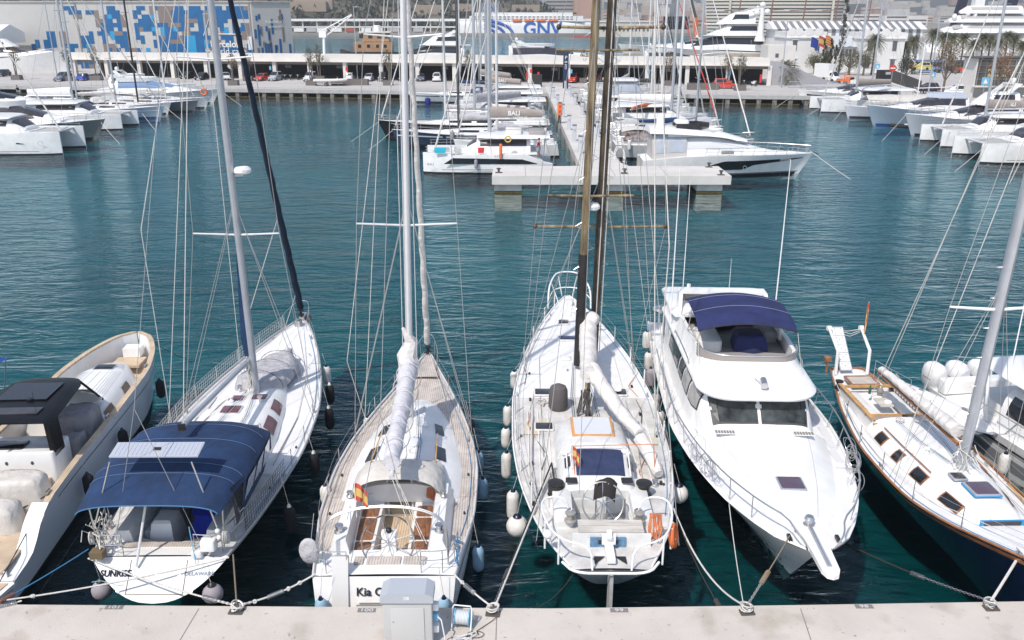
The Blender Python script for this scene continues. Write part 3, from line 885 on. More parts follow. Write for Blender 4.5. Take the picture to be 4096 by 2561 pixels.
tag(mb.build('rope_coil',rope,None,True),'light rope coil hanging at the cockpit front of the yacht behind the cabinet','rope').matrix_world=b.M
mb=MB()
for k in range(7):mb.tube([(3.75,-.85-.03*k,1.75),(3.7,-.87-.03*k,1.4-.02*k),(3.7,-.80-.03*k,1.42),(3.75,-.82-.03*k,1.72)],.013,5)
tag(mb.build('rope_coil',ropeo,None,True),'red rope hanks under the beige sprayhood','rope').matrix_world=b.M
mb=MB()
for k in range(8):mb.torus((.9-.08*k,-1.86,1.85-.05*k),.09,.012,12,5,Euler((.3*k,.5*k,0)).to_matrix())
tag(mb.build('rope_coil',ropeb,None,True),'blue rope bundle on the right stern rail of the yacht behind the cabinet','rope').matrix_world=b.M
o=MB().ball((0,0,0),.34,12,8,(.8,.3,1.15)).build('covered_lifebuoy',greyc,None,True)
o.location=b.W((.55,2.0,1.75));tag(o,'lifebuoy in a grey cover on the left stern rail of the yacht behind the cabinet','lifebuoy')
mb=MB()
for k in range(6):mb.tube([(7.8-.95*k,.06+.42*math.cos(a),3.55-.05*k+.52*math.sin(a))for a in frange(0,6.2,14)],.014,4)
mb.build('sail_lashing',rope,t)
KF='fenders hanging from the teak-decked yacht'
for(x,y,z,Lf,lab,m_)in((7.3,-2.25,1.05,.75,'pale blue fender farthest forward on the teak-decked yacht',fblu),(5.7,-2.42,.95,.78,'pale blue fender amidships on the teak-decked yacht',fblu),(2.1,-2.36,.85,.85,'pale blue fender nearest the stern on the teak-decked yacht side',fblu),(-.38,1.58,1.0,.85,'pale blue fender at the left of the transom marked Kia',fblu),(-.38,-1.55,1.0,.85,'pale blue fender partly hidden by the grey cabinet',fblu),(9.4,1.78,1.35,.7,'white fender with a blue cap on the left bow of the teak-decked yacht',fwht),(4.3,2.33,1.55,.65,'white fender on the left side of the teak-decked yacht',fwht),(2.1,2.35,.9,.75,'black fender on the left quarter of the teak-decked yacht',fblk),(9.5,-1.88,1.2,.65,'black fender on the right bow of the teak-decked yacht',fblk)):
 w=b.W((x,y,z));fender(w,Lf,.165,m_,lab,b.W((x,y*.93,1.9)),KF)
dress(t,h,14.9,1.88,3.9,1.28,8.45,4)
# SUNRISE
b=Berth('sailing_yacht',Vector((-9.32,19.5,0)),90.6,'white sailing yacht named SUNRISE with a big navy blue cockpit canopy and solar panel','sailing yacht')
t=b.t
h=Hull(17.5,[(0,1.80),(1.5,2.06),(3.5,2.32),(6,2.52),(8.5,2.46),(11,2.12),(13.5,1.55),(15.8,.84),(17.1,.3),(17.5,.05)],[(0,1.42),(6,1.38),(12,1.55),(17.6,1.9)],rs=-.85,rb=1.5,k0=.02,k1=.05,p0=.46,p1=.9,zbs=[(0,.58),(1.2,.2),(4,-.35),(7,-.6),(17.6,-.6)])
h.mesh(30,12).build('hull',gelm,t,True,50)
h.strip(.72,.80,.02,.97,.008).build('hull_stripe',stripe,t)
h.strip(1.18,1.22,.02,.99,.01).build('rubbing_strake',mat('strake_grey',(.35,.35,.37),.5),t)
inn=lambda x:.95 if .5<x<4.4 else 0.0
h.deck(-.02,.5,4.4,inn,10).build('side_deck',deckg,t)
h.deck(-.02,4.41,17.5,None,28).build('side_deck',deckw,t)
h.deck(-.02,.03,.49,None,4).build('aft_deck',gel,t)
h.rail(.03,.035,0,17.5).build('toe_rail',MATS['strake_grey'],t,True)
MB().box((.5,0,1.455),(.22,2.5,.03)).build('teak_step',teak,t)
c=Cab([(4.2,1.5,1.3,1.35,2.02),(6.5,1.48,1.24,1.38,2.10),(8.5,1.28,1.02,1.42,2.04),(10.4,.98,.72,1.46,1.92),(12.2,.55,.3,1.52,1.66),(12.6,.4,.2,1.54,1.60)],3.4)
c.mesh(xs=frange(4.2,12.6,18)).build('coachroof',gel,t,True,50)
for x0,x1 in((4.9,5.7),(6.5,7.5),(8.0,8.9)):
 c.win(x0,x1,.35,.80,(-1,1)).build('cabin_window',glassr,t)
hatch(c,7.6,.30,.62,.55,t,glassr,alu,z=2.06);hatch(c,8.65,.42,.5,.42,t,glassr,alu,z=2.0);hatch(c,8.75,-.38,.5,.42,t,glassr,alu,z=2.0)
hatch(c,10.6,-.5,.4,.35,t,glass,alu,z=1.86)
MB().lathe([(.2,0),(.2,.03),(.1,.06),(.07,.16),(.001,.17)],(6.0,-.9,2.03),12).build('vent',steel,t,True)
MB().tube(smoothp([(5.8,-1.1,2.0),(5.8,-1.1,2.3),(6.2,-1.1,2.3),(6.2,-1.1,2.0)],2),.014,6).build('vent_guard',steel,t,True)
mb=MB()
for x,y in((8.3,1.15),(5.2,1.25)):mb.box((x,y,2.02),(.9,.04,.05))
mb.box((5.0,0,2.12),(.05,2.2,.04))
mb.build('deck_track',alus,t)
for x0,y0 in((5.3,.9),(5.3,-.2),(9.4,.5)):
 winch(x0,y0,2.04,t,.09,.18)
MB().box((2.4,0,.85),(3.9,1.9,.04)).build('cockpit_floor',teak,t)
for sd_ in(-1,1):
 MB().loft([[(x,sd_*1.55,1.36),(x,sd_*1.4,1.76),(x,sd_*1.05,1.78),(x,sd_*.95,1.3),(x,sd_*.95,.85)]for x in frange(.7,4.2,7)],cap=True).build('cockpit_coaming',gel,t,True,40)
MB().box((2.6,.68,1.1),(2.6,.5,.5)).build('cockpit_seat',gel,t)
MB().box((4.2,0,1.3),(.05,1.9,1.0)).build('bulkhead',gel,t)
MB().box((4.15,0,1.4),(.04,.7,.9)).build('companionway_door',blk,t)
MB().loft([[(x,y,z)for x,y in((1.0+e_,.72-w),(2.0-e_,.72-w),(2.0-e_,.02+w),(1.0+e_,.02+w))]for z,w,e_ in((.87,0,0),(1.3,.03,.06),(1.68,.08,.16),(1.74,.14,.24))],closed=True,cap=True).build('helm_console',gel,t)
MB().lathe([(.02,0),(.12,0),(.12,.02),(.02,.02)],(1.15,.4,1.44),16,face_M((0,1,0),(.2,0,1))).build('console_gauge',blk,t)
MB().torus((2.1,.38,1.6),.42,.016,28,6,Matrix.Rotation(R(80),3,'Y')).build('steering_wheel',steel,t,True)
MB().poly([(1.5,-.35,1.75),(1.5,-.95,1.7),(2.9,-.95,2.1),(2.9,-.4,2.2)]).loft([[(1.25+.25*k,-.25-.05*k,.95+.3*k+.05*math.sin(k*2)),(1.15+.25*k,-.92,.9+.32*k)]for k in range(5)]).build('blue_awning_panel',mat('bright_blue_cloth',(.01,.03,.35),.8),t,True)
tm=face_M((0,-1,0),(1.01,0,1))
MB().box((-.03+.0,0,1.25),(.02,.001,.001)).build('latch',steel,t)
def on_tr(y,z,off=.035):
 q_=(z-.58)/.84
 return Vector((-.85*(1-q_)-off,y,z))
mb=MB()
for(y0,z0),(y1,z1)in(((.74,1.36),(.74,.74)),((-.74,1.36),(-.74,.74)),((.74,.74),(-.74,.74))):
 mb.seg(on_tr(y0,z0,.0),on_tr(y1,z1,.0),.014,4)
mb.build('transom_door_seam',jm,t)
text('SUNRISE',.24,letn,t,on_tr(1.08,1.13),tm,.003,sx=.9,bold=.004)
text('DELAWARE',.15,mat('faded_letter',(.30,.34,.40),.8,spec=.1),t,on_tr(-1.10,1.12),tm,.003)
MB().tube([on_tr(1.66-.12*k,.98+.03*math.sin(k*.8)-.004*k)for k in range(8)],.008,4).build('name_swash',mat('swash_blue',(.15,.42,.58),.5),t)
for y in(.6,-.6,0):MB().lathe([(.001,-.01),(.05,-.01),(.05,.012),(.001,.012)],on_tr(y,1.05,.0),12,tm).build('deck_fitting',steel,t,True)
for y in(.95,-.95):MB().lathe([(.001,-.01),(.045,-.01),(.045,.012),(.001,.012)],on_tr(y,.8,.0),12,tm).build('drain_fitting',steel,t,True)
cz=Cab([(-.4,1.84,1.68,2.9,3.2),(.75,1.98,1.8,3.0,3.48),(1.2,2.04,1.84,3.0,3.54),(2.4,2.06,1.86,3.0,3.58),(3.6,1.98,1.7,2.9,3.50),(4.3,1.9,1.5,2.8,3.28),(4.7,1.85,1.3,2.7,3.02)],3.0)
mb=cz.mesh(xs=frange(-.4,4.7,14),cap=False);mb.build('canopy_roof',navy,t,True,75)
for x,r_ in((.78,.012),(1.25,.014),(2.6,.012),(3.7,.012)):
 MB().tube([cz.ev(x,a,.006)for a in frange(-.93,.93,24)],r_*.6,4).build('canopy_seam',mat('seam_pale',(.10,.16,.28),.8),t)
MB().tube([cz.ev(-.39,a,.002)for a in frange(-.95,.95,24)],.016,5).build('canopy_hem',mat('hem_blue',(.06,.16,.30),.7),t)
for sd_ in(-1,1):
 secs=[[cz.ev(x,sd_*1.0),Vector((x+.15,sd_*(1.78 if x>1 else 1.8),1.80 if x<4.2 else 2.05))]for x in frange(1.2,4.7,8)]
 MB().loft(secs).build('canopy_side',navy,t)
 for x0,x1 in((1.5,2.3),(2.5,3.3),(3.5,4.3)):
  MB().poly([secs_p for secs_p in(cz.ev(x0,sd_*1.0)*1+Vector((0,sd_*.02,-.12)),cz.ev(x1,sd_*1.0)+Vector((0,sd_*.02,-.12)),Vector((x1+.12,sd_*1.83,2.05)),Vector((x0+.12,sd_*1.83,2.05)))]).build('canopy_window',vinyl,t)
MB().loft([[cz.ev(4.7,a)for a in frange(-1,1,12)],[Vector((5.15,y,2.02))for y in frange(-1.6,1.6,12)]]).build('canopy_front',navy,t,True)
for y in(-.95,.95):
 MB().poly([(4.86,y-.5,2.86),(4.86,y+.5,2.86),(5.12,y+.5,2.2),(5.12,y-.5,2.2)]).build('canopy_window',vinyl,t)
MB().loft([[Vector((.5,-1.9,3.2)),Vector((.55,-1.93,2.0))],[Vector((1.25,-2.02,3.1)),Vector((1.3,-1.85,1.9))]]).build('canopy_side_window',glassm,t)
sp=MB().box((.42,.0,0),(.62,2.3,.035)).build('solar_panel',mat('panel_frame',(.55,.57,.62),.35,metal=.3),t)
sp.location=(.35,-.02,4.12);sp.rotation_euler=(0,R(-9),0)
for k in range(20):
 if k in(9,10):continue
 MB().box((.42,-1.08+.1135*k,.021),(.54,.09,.006)).build('solar_cell',mat('cell_pale',(.42,.45,.52),.15,spec=.8),sp)
MB().box((.42,0,.03),(.1,.18,.04)).build('junction_box',blk,sp)
for y in(-1.0,1.0):
 MB().seg((.3,y*1.05,4.08),(.0,y*1.6,2.3),.02,6).build('panel_strut',steel,t,True)
MB().seg((-.25,.55,1.3),(.35,.2,3.25),.035,8).build('canopy_prop',alu,t,True)
MB().seg((-.2,-1.0,1.3),(.05,-.85,2.3),.012,6).build('canopy_prop',bluep,t)
for sd_ in(-1,1):
 mb=MB()
 for zz in(1.8,2.1):
  mb.tube(smoothp([(.0,sd_*.95,zz),(-.05,sd_*1.35,zz),(.1,sd_*1.62,zz),(1.3,sd_*1.92,zz)],2),.016,6)
 for x,y in((0,.95),(-.02,1.4),(.15,1.62),(.8,1.78),(1.3,1.92)):mb.seg((x,sd_*y,1.4),(x,sd_*y,2.1),.014,5)
 mb.seg((.15,sd_*1.66,1.5),(.2,sd_*1.75,3.05),.02,6)
 mb.build('pushpit',steel,t,True)
 mb=MB()
 for k in range(7):
  mb.torus((.0+.03*k,sd_*(1.74+.02*(k%3)),2.0-.02*k),.17,.02,16,5,Euler((R(90),0,R(10*k))).to_matrix()@Matrix.Diagonal((.55,1,1)))
 o=mb.build('rope_coil',rope,None,True);o.matrix_world=b.M
 tag(o,'thick rope hank on the %s stern rail of the yacht named SUNRISE'%('left' if sd_>0 else 'right'),'rope')
mb=MB()
for k in range(26):
 a=Vector((rnd.uniform(-.1,.8),rnd.uniform(1.5,1.85),rnd.uniform(1.55,2.4)))
 mb.tube([a,a+Vector((rnd.uniform(-.2,.2),rnd.uniform(-.15,.15),rnd.uniform(-.2,.2))),a+Vector((rnd.uniform(-.3,.3),rnd.uniform(-.2,.2),rnd.uniform(-.3,.1)))],.014,5)
mb.build('rope_tangle',rope,t,True)
MB().box((-.14,1.55,1.62),(.26,.34,.2)).build('wire_basket',mat('basket_brown',(.16,.12,.07),.6),t)
MB().rbox((-.05,-1.35,1.85),(.32,.38,.3),.06).build('gas_box',whitep,t,True)
MB().rbox((.0,-1.0,1.55),(.25,.3,.2),.06).build('outboard_bracket',gelw,t,True)
for y,z in((-1.6,2.2),(-1.62,2.0)):MB().ball((.0,y,z),.07,10,6).build('beacon',whitep,t,True)
netm=mat('net_white',(.60,.60,.58),.8)
for sd_ in(-1,1):
 mb=MB()
 xa,xb_=(4.4,16.4)if sd_>0 else(1.2,4.2)
 nn=int((xb_-xa)/.14)
 for i in range(nn+1):
  x=xa+(xb_-xa)*i/nn;y=sd_*(h.b(x)-.08);z=h.zs(x)
  mb.seg((x,y,z),(x,y,z+.62),.0055,3)
 for j in range(1,6):
  mb.tube([(x,sd_*(h.b(x)-.08),h.zs(x)+.62*j/5)for x in frange(xa,xb_,24)],.0055,3)
 mb.build('guardrail_net',netm if sd_>0 else blkc,t)
stanchions(h,t,1.6,16.2,10,.64)
mb=MB().tube(smoothp([(16.2,.55,2.5),(17.2,.4,2.6),(17.9,.2,2.65),(17.9,-.2,2.65),(17.2,-.4,2.6),(16.2,-.55,2.5)],2),.018,6)
for x,y in((16.2,.55),(17.3,.38),(17.3,-.38),(16.2,-.55)):mb.seg((x,y*.8,1.85),(x,y,2.55),.015,6)
mb.build('pulpit',steel,t,True)
MB().box((17.7,0,1.98),(.7,.22,.12)).build('bow_roller',steel,t)
mb=MB().seg((18.1,0,1.9),(17.2,0,2.12),.035,6);mb.box((18.1,0,1.75),(.12,.5,.3));mb.build('anchor',castm,t)
MB().rbox((16.7,0,2.0),(.4,.3,.3),.08).build('windlass',steel,t,True)
foot=(9.25,-.14,2.0)
top,mo=mast_parts(t,foot,19.5,.115,(-.2,.12),alus)
tips=spreader(t,foot,top,7.88,1.45,.2,.04)
tips2=spreader(t,foot,top,13.6,1.2,.2,.035)
MB().seg((9.05,0,3.3),(2.6,.0,3.95),.085,10).build('boom',alus,t,True)
MB().box((2.55,0,3.95),(.06,.2,.2)).build('boom_end',blk,t)
rad=MB().lathe([(.02,0),(.24,.01),(.29,.06),(.29,.15),(.22,.22),(.02,.24)],along(foot,top,9.95)+Vector((.1,-.36,0)),16).build('radar_dome',whitep,mo,True)
MB().seg(along(foot,top,9.9),along(foot,top,9.9)+Vector((.1,-.36,0)),.04,6).build('radar_bracket',alu,mo)
ftop=along(foot,top,20.2)
twisted((17.35,0,2.5),ftop,.15,16,.10,100).build('furled_genoa',navyd,t,True,80)
MB().lathe([(.03,0),(.15,.02),(.15,.06),(.05,.1),(.05,.2),(.15,.24),(.15,.28),(.03,.3)],(17.3,0,2.15),12).build('furler_drum',blk,t,True)
MB().loft([[Vector((9.5,-.06,2.2)),Vector((9.5,.10,2.2)),Vector((9.6,.02,2.2))],[Vector((9.5,-.05,4.2)),Vector((9.5,.30,4.0)),Vector((9.65,.1,4.0))],[Vector((9.45,0,7.2)),Vector((9.45,.12,7.2)),Vector((9.5,.05,7.2))]],closed=True,cap=True).build('sail_cover_bundle',navy,t,True)
ch=[Vector((8.7,s_*2.3,1.5))for s_ in(-1,1)]
wires(t,[[ch[i],tips[i],tips2[i],along(foot,top,20.5)]for i in(0,1)]+[[ch[i]+Vector((-.35,0,0)),along(foot,top,9.1)]for i in(0,1)]+[[ch[i]+Vector((.3,0,0)),along(foot,top,9.0)]for i in(0,1)],.011)
wires(t,[[(-.0,1.2,1.5),(.3,.2,5.6)],[(0,-1.2,1.5),(.3,.2,5.6)],[(.3,.2,5.6),Vector(top)]],.009,'backstay')
wires(t,[[(2.7,.0,4.0),along(foot,top,20)],[(5.1,1.35,2.05),(5.3,1.5,9),along(foot,top,19)],[(5.8,1.9,1.5),along(foot,top,19.5)],[(9.1,.3,2.1),along(foot,top,17)+Vector((0,.2,0))]],.012,'halyard',rope)
wires(t,[[(9.3,.1,2.2),(13.8,.2,1.9),(17,.1,3.2)],[(9.6,.1,4.5),(15.6,.2,7.0),(17.0,.1,3.4)]],.012,'foresail_sheet',rope)
mb=MB();
for k in range(12):mb.tube([(9.15+rnd.uniform(-.2,.3),rnd.uniform(-.2,.25),2.05),(9.2+rnd.uniform(-.1,.2),rnd.uniform(-.14,.14),2.6+rnd.uniform(0,.6)),(9.25,rnd.uniform(-.1,.1),3.4)],.014,5)
mb.build('mast_lines',rope,t,True)
winch(9.2,-.14,2.6,t,.09,.16);winch(9.2,.14,2.9,t,.08,.16)
dd=thing('covered_dinghy',b.W((11.3,-.1,1.75)),R(91.2-12),'dinghy under a crumpled grey cover on the foredeck of the yacht named SUNRISE','dinghy')
sec=[];rr_=random.Random(5)
for i in range(15):
 f=i/14;x=-1.75+3.5*f;w=.95*(1-abs(2*f-.9)**2.6)**.5 if abs(2*f-.9)<1 else .12
 w=max(w,.18)
 sec.append([Vector((x+rr_.uniform(-.04,.04),w*math.cos(a)*(1+rr_.uniform(-.07,.07)),max(0,.58*math.sin(a)**.8*(1+rr_.uniform(-.12,.12))*(1-.35*abs(math.cos(2*a))*.4))))for a in frange(0,PI,13)])
MB().loft(sec,cap=True).build('dinghy_cover',greyc,dd,True,80)
mb=MB()
for x in(-.9,.2,1.1):mb.tube([(x,.95*math.cos(a),.02+.62*max(0,math.sin(a)))for a in frange(0,PI,14)],.010,4)
mb.build('lashing',roped,dd)
KF='fenders hanging from the yacht named SUNRISE'
for(x,y,z,Lf,lab,m_)in((13.0,-1.9,1.5,.8,'white fender farthest forward on the right side of the SUNRISE yacht',fwht),(11.6,-2.28,1.3,.85,'black fender beside the white one on the SUNRISE yacht',fblk),(9.7,-2.6,1.2,.9,'second black fender from the bow on the SUNRISE yacht',fblk),(6.2,-2.76,1.2,.85,'dark fender amidships on the SUNRISE yacht',fblk),(3.2,-2.62,1.0,.95,'dark fender below the cockpit canopy of the SUNRISE yacht',fblk)):
 fender(b.W((x,y,z)),Lf,.17,m_,lab,b.W((x,y*.94,2.0)),KF,capm=fwht if m_ is fblk else None)
for y,lab in((1.75,'round grey covered fender under the left end of the SUNRISE transom'),(-1.35,'round grey covered fender under the right end of the SUNRISE transom')):
 fender(P('A',462,1232,.9)if y>0 else P('A',975,1250,.9),.6,.27,fgry,lab,b.W((-.35,y*.9,1.5)),'round fenders at the SUNRISE transom',ball=True,capm=blk)
dress(t,h,17.5,2.06,5.0,1.55,9.25,5)
sun_b=b
# AMAR (old racing sloop)
b=Berth('sailing_yacht',Vector((2.55,18.75,0)),89.6,'large weathered white sailing yacht with two dark wooden masts and a grey worn deck','sailing yacht')
t=b.t
h=Hull(21.6,[(0,1.02),(.6,1.3),(1.6,1.72),(3,2.08),(5,2.42),(7.5,2.6),(10,2.62),(13,2.38),(16.5,1.76),(19.3,.98),(21.0,.36),(21.6,.06)],[(0,1.55),(3,1.5),(8,1.45),(15,1.6),(21.6,1.95)],rs=.9,rb=1.6,k0=.25,k1=.04,p0=.7,p1=.95,zbs=[(0,.45),(2,.1),(5,-.5),(8,-.6),(21.6,-.6)])
h.mesh(34,9).build('hull',mat('hull_old_white',(.72,.72,.74),.35,var=.10,scale=1.2),t,True,50)
h.strip(-.1,.33,.04,.4,.01,(1,)).build('red_stripe',red,t)
h.strip(-.5,.22,.02,.97,.008).build('antifouling',navyh,t,True)
inn=lambda x:.78 if 2.0<x<3.5 else 0.0
h.deck(-.02,.02,2.0,None,8).build('aft_deck',deckg,t)
h.deck(-.02,2.01,3.49,inn,6).build('side_deck',deckg,t)
h.deck(-.02,3.5,10.6,None,18).build('side_deck',deckg,t)
h.deck(-.02,10.61,21.5,None,26).build('foredeck',deckw,t)
h.rail(.02,.03,.1,21.5).build('toe_rail',whitep,t,True)
dl=MB()
for y in(1.35,1.7,2.05):dl.box((6.8,y,1.50),(5.2,.025,.03));dl.box((6.8,-y,1.50),(5.2,.025,.03))
dl.build('deck_seam',mat('seam_white',(.78,.77,.75),.7),t)
for x,y,l_,w_ in((8.1,1.9,.9,.5),(7.2,-1.95,.5,.6),(8.6,1.5,.5,.4)):
 MB().box((x,y,1.495),(l_,w_,.02)).build('deck_patch',mat('patch_sand',(.55,.50,.40),.8),t)
MB().box((2.75,0,1.0),(1.5,1.56,.04)).build('cockpit_floor',mat('floor_grey',(.36,.36,.36),.7),t)
for a,d in(((2.0,0,1.25),(.04,1.56,.5)),((3.5,0,1.25),(.04,1.56,.5)),((2.75,.78,1.25),(1.5,.04,.5)),((2.75,-.78,1.25),(1.5,.04,.5))):
 MB().box(a,d).build('cockpit_wall',gelw,t)
for sd_ in(-1,1):
 MB().rbox((3.1,sd_*1.12,1.62),(2.3,.55,.3),.08).build('cockpit_coaming',gelw,t,True)
c=Cab([(3.5,1.16,1.05,1.45,1.80),(3.75,1.18,1.06,1.45,1.95),(5.15,1.2,1.08,1.45,2.42),(5.3,1.2,1.08,1.45,2.44),(7.4,1.22,1.05,1.45,2.15),(8.2,.9,.7,1.45,1.9),(8.5,.6,.4,1.45,1.6)],4.5)
c.mesh(xs=[3.5,3.75,4.2,4.7,5.15,5.3,6,6.6,7.4,7.8,8.2,8.5]).build('deckhouse',gelw,t,True,40)
c.top(3.95,4.95,-.72,.60,.03).build('deckhouse_window',glassb,t)
MB().tube([c.ev(5.2,a,.01)for a in frange(-.9,.9,20)],.03,5).build('deckhouse_rim',cushw,t)
for y in(.78,-.86):
 c.top(4.35,4.75,y*1.05-.07,y*1.05+.07,.02).build('deckhouse_window',glassm,t)
 MB().tube([c.ev(x,y*.5,.10)for x in(3.9,4.2,5.0)],.022,6).build('grab_rail',whitep,t,True)
for y in(-.75,.75):
 for k in(0,1):
  MB().lathe([(.001,.0),(.11,.0),(.11,.05),(.08,.08),(.001,.09)],c.ev(4.95,y*.62+(k-.5)*.12,.0),14).build('vent_cap',gel,t,True)
MB().rbox((6.5,.0,2.36),(1.35,1.35,.07),.05).build('orange_frame',mat('frame_orange',(.62,.30,.10),.6,var=.2),t,True)
MB().box((6.5,.0,2.40),(1.18,1.18,.03)).build('panel',mat('panel_greywhite',(.60,.62,.66),.5),t)
for x,y,l_,w_,gm in((11.0,1.45,.5,.62,glassm),(11.0,-1.35,.5,.62,glassm),(8.2,1.5,.48,.58,glassm),(8.3,-1.55,.5,.55,glassm),(18.1,.35,.5,.42,glassm),(16.3,.25,.45,.75,glassb),(14.2,.45,.3,.35,gel),(14.2,-.5,.3,.35,glassb)):
 hatch(None,x,y,w_,l_,t,gm,gelw,z=h.zs(x)+.04)
MB().lathe([(.001,0),(.14,0),(.14,.02),(.001,.02)],(11.0,-1.35,1.64),16).build('hatch_fan',whitep,t,True)
MB().rbox((3.75,.82,1.99),(.28,.34,.03),.04).build('instrument',blk,t);MB().rbox((3.75,-.82,1.99),(.28,.34,.03),.04).build('instrument',blk,t)
for y in(1.28,-1.32):
 o=MB().lathe([(.22,0),(.25,.05),(.17,.12),(.17,.34),(.24,.4),(.24,.44),(.1,.46),(.001,.46)],(3.7,y,1.5 if y>0 else 1.5),16).build('winch',blk if y<0 else mat('winch_dark',(.05,.045,.045),.4,metal=.5),t,True)
 if y>0:
  mb=MB()
  for k in range(4):mb.torus((3.7,y,1.66+.06*k),.2,.032,20,6)
  mb.build('rope_turns',roped,t,True)
for y in(.95,-.95):
 winch(1.95,y,1.75,t,.15,.30,mat('winch_bronze',(.42,.40,.36),.45,metal=.5));winch(2.05,y*.98,2.0,t,.1,.02)
winch(4.3,-1.75,1.5,t,.1,.2);winch(5.2,-1.95,1.5,t,.1,.2)
Mw=Matrix.Rotation(R(-62),3,'Y')
wh=MB().torus((2.55,.0,1.95),.58,.024,40,7,Mw).build('steering_wheel',mat('wheel_steel',(.42,.41,.39),.35,metal=.6),t,True)
mb=MB()
for k in range(5):mb.seg(Vector((2.55,0,1.95)),Vector((2.55,0,1.95))+Mw@Vector((.58*math.cos(k*2*PI/5),.58*math.sin(k*2*PI/5),0)),.014,6)
mb.build('wheel_spokes',steel,wh,True)
MB().seg((2.75,0,1.0),(2.62,0,1.95),.07,8).build('pedestal',gelw,t,True)
mb=MB()
for y in(-.16,.16):mb.tube(smoothp([(2.9,y,1.0),(2.9,y,2.2),(2.75,y,2.45)],1),.02,6)
mb.build('pedestal_guard',steel,t,True)
jk=MB();secs=[]
for i in range(9):
 f=i/8
 secs.append([Vector((2.95-.35*f+.04*math.sin(k),.18-.62*k/6+.1*f,2.50-.06*math.sin(k*1.3)-.42*f*f-(.10 if k in(0,6)else 0)))for k in range(7)])
o=jk.loft(secs).build('jacket',mat('jacket_black',(.022,.018,.018),.9),None,True,80);o.matrix_world=b.M
tag(o,'dark jacket thrown over the steering wheel of the weathered yacht','jacket')
wood=mat('weathered_bench',(.56,.53,.48),.8,var=.30,scale=7,stretch=(1,.15,1),detail=9)
for x in(1.25,1.56):MB().box((x,-.1,1.92),(.28,1.75,.05)).build('bench_plank',wood,t)
MB().box((1.05,-.1,1.72),(.05,2.1,.42)).build('bench_back',gelw,t)
MB().box((1.0,0,1.70),(.06,.95,.3)).build('blue_panel',mat('panel_blue',(.12,.24,.38),.6,var=.4,scale=8),t)
MB().box((.965,.0,1.72),(.02,.52,.12)).build('slot',blk,t)
mb=MB().box((.55,0,1.72),(.9,.22,.12));mb.box((.85,0,1.9),(.12,.36,.28));mb.build('rudder_stock',whitep,t)
MB().lathe([(.05,-.06),(.14,-.06),(.14,.06),(.05,.06)],(.82,.0,2.05),14,Matrix.Rotation(R(90),3,'X')).build('sheave',whitep,t,True)
MB().poly([(.5,.12,1.605),(.5,.42,1.605),(.15,.42,1.605)][::1]).poly([(.5,-.12,1.605),(.5,-.42,1.605),(.15,-.42,1.605)]).build('platform_opening',blk,t)
MB().loft([[(x,y,z)for x,y in((-.12,-.045),(.25,-.06),(.25,.06),(-.12,.045))]for z in(1.4,.6,-.8)],closed=True,cap=True).build('rudder',mat('rudder_grey',(.45,.45,.44),.6,var=.2),t)
for sd_ in(-1,1):
 mb=MB()
 mb.tube(smoothp([(-.2,0,1.58),(-.2,sd_*.95,1.58),(.25,sd_*1.25,1.6)],2),.036,8)
 mb.tube(smoothp([(2.2,sd_*1.0,1.5),(2.2,sd_*1.0,2.35),(2.2,sd_*1.75,2.35),(1.2,sd_*1.75,2.35),(.2,sd_*1.35,2.3),(.0,sd_*.55,2.25),(-.1,sd_*.5,1.6)],2),.028,8)
 for x,y in((1.9,1.75),(1.0,1.68),(.3,1.35)):mb.seg((x,sd_*y,1.5),(x,sd_*y,2.33),.028,6)
 mb.build('stern_rail',whitep,t,True)
MB().ball((.75,1.62,2.1),.13,12,8).build('stern_lamp',whitep,t,True)
text('TAMAR',.42,mat('letter_navy',(.05,.06,.12),.5),t,Vector((2.35,2.02,1.02)),face_M((-1,-.30,-.02),(-.05,.25,1)),.004,sx=.85)
mb=MB().torus((0,0,0),.27,.075,28,8,Euler((R(80),0,R(70))).to_matrix())
o=mb.build('life_ring',orange,None,True);o.location=b.W((.95,-1.72,1.95));tag(o,'orange life ring on the right stern rail of the weathered yacht','life ring')
for k in range(4):
 an=k*PI/2+.5;Mr=Euler((R(80),0,R(70))).to_matrix()
 MB().ball(Mr@Vector((.27*math.cos(an),.27*math.sin(an),0)),.085,8,6,(.6,.9,.9)).build('white_band',whitep,o,True)
mb=MB();r_=random.Random(3)
for k in range(16):
 y=-1.28+.02*k-.16
 mb.tube([(1.35+r_.uniform(-.05,.05),y*1.0,2.35),(1.28,y+r_.uniform(-.06,.06),1.95),(1.2+r_.uniform(-.1,.1),y+r_.uniform(-.1,.1),1.66)],.018,5)
o=mb.build('rope_hank',ropeo,None,True);o.matrix_world=b.M;tag(o,'orange rope hank hung on the stern rail of the weathered yacht','rope')
for sd_ in(-1,1):
 mb=MB()
 for x in(3.2,5.2,7.3,9.4,11.6,13.8,16.0,18.2,19.8):mb.seg((x,sd_*(h.b(x)-.12),h.zs(x)),(x,sd_*(h.b(x)-.12),h.zs(x)+.72),.028,6)
 mb.build('stanchion_row',whitep,t)
 for hh in(.7,.38):
  MB().tube([(x,sd_*(h.b(x)-.12),h.zs(x)+hh)for x in frange(2.2,19.8,30)],.008,4).build('lifeline',wire,t)
mb=MB().tube(smoothp([(19.6,1.0,1.95),(19.8,.98,2.85),(21.2,.75,2.95),(22.1,.45,3.0),(22.1,-.45,3.0),(21.2,-.75,2.95),(19.8,-.98,2.85),(19.6,-1.0,1.95)],2),.04,8)
for x,y in((20.6,.85),(21.5,.45),(21.5,-.45),(20.6,-.85)):mb.seg((x,y*.55,1.9),(x,y,2.95),.03,6)
mb.tube(smoothp([(19.8,.95,2.4),(21.3,.62,2.45),(21.3,-.62,2.45),(19.8,-.95,2.4)],2),.028,6)
mb.build('pulpit',whitep,t,True)
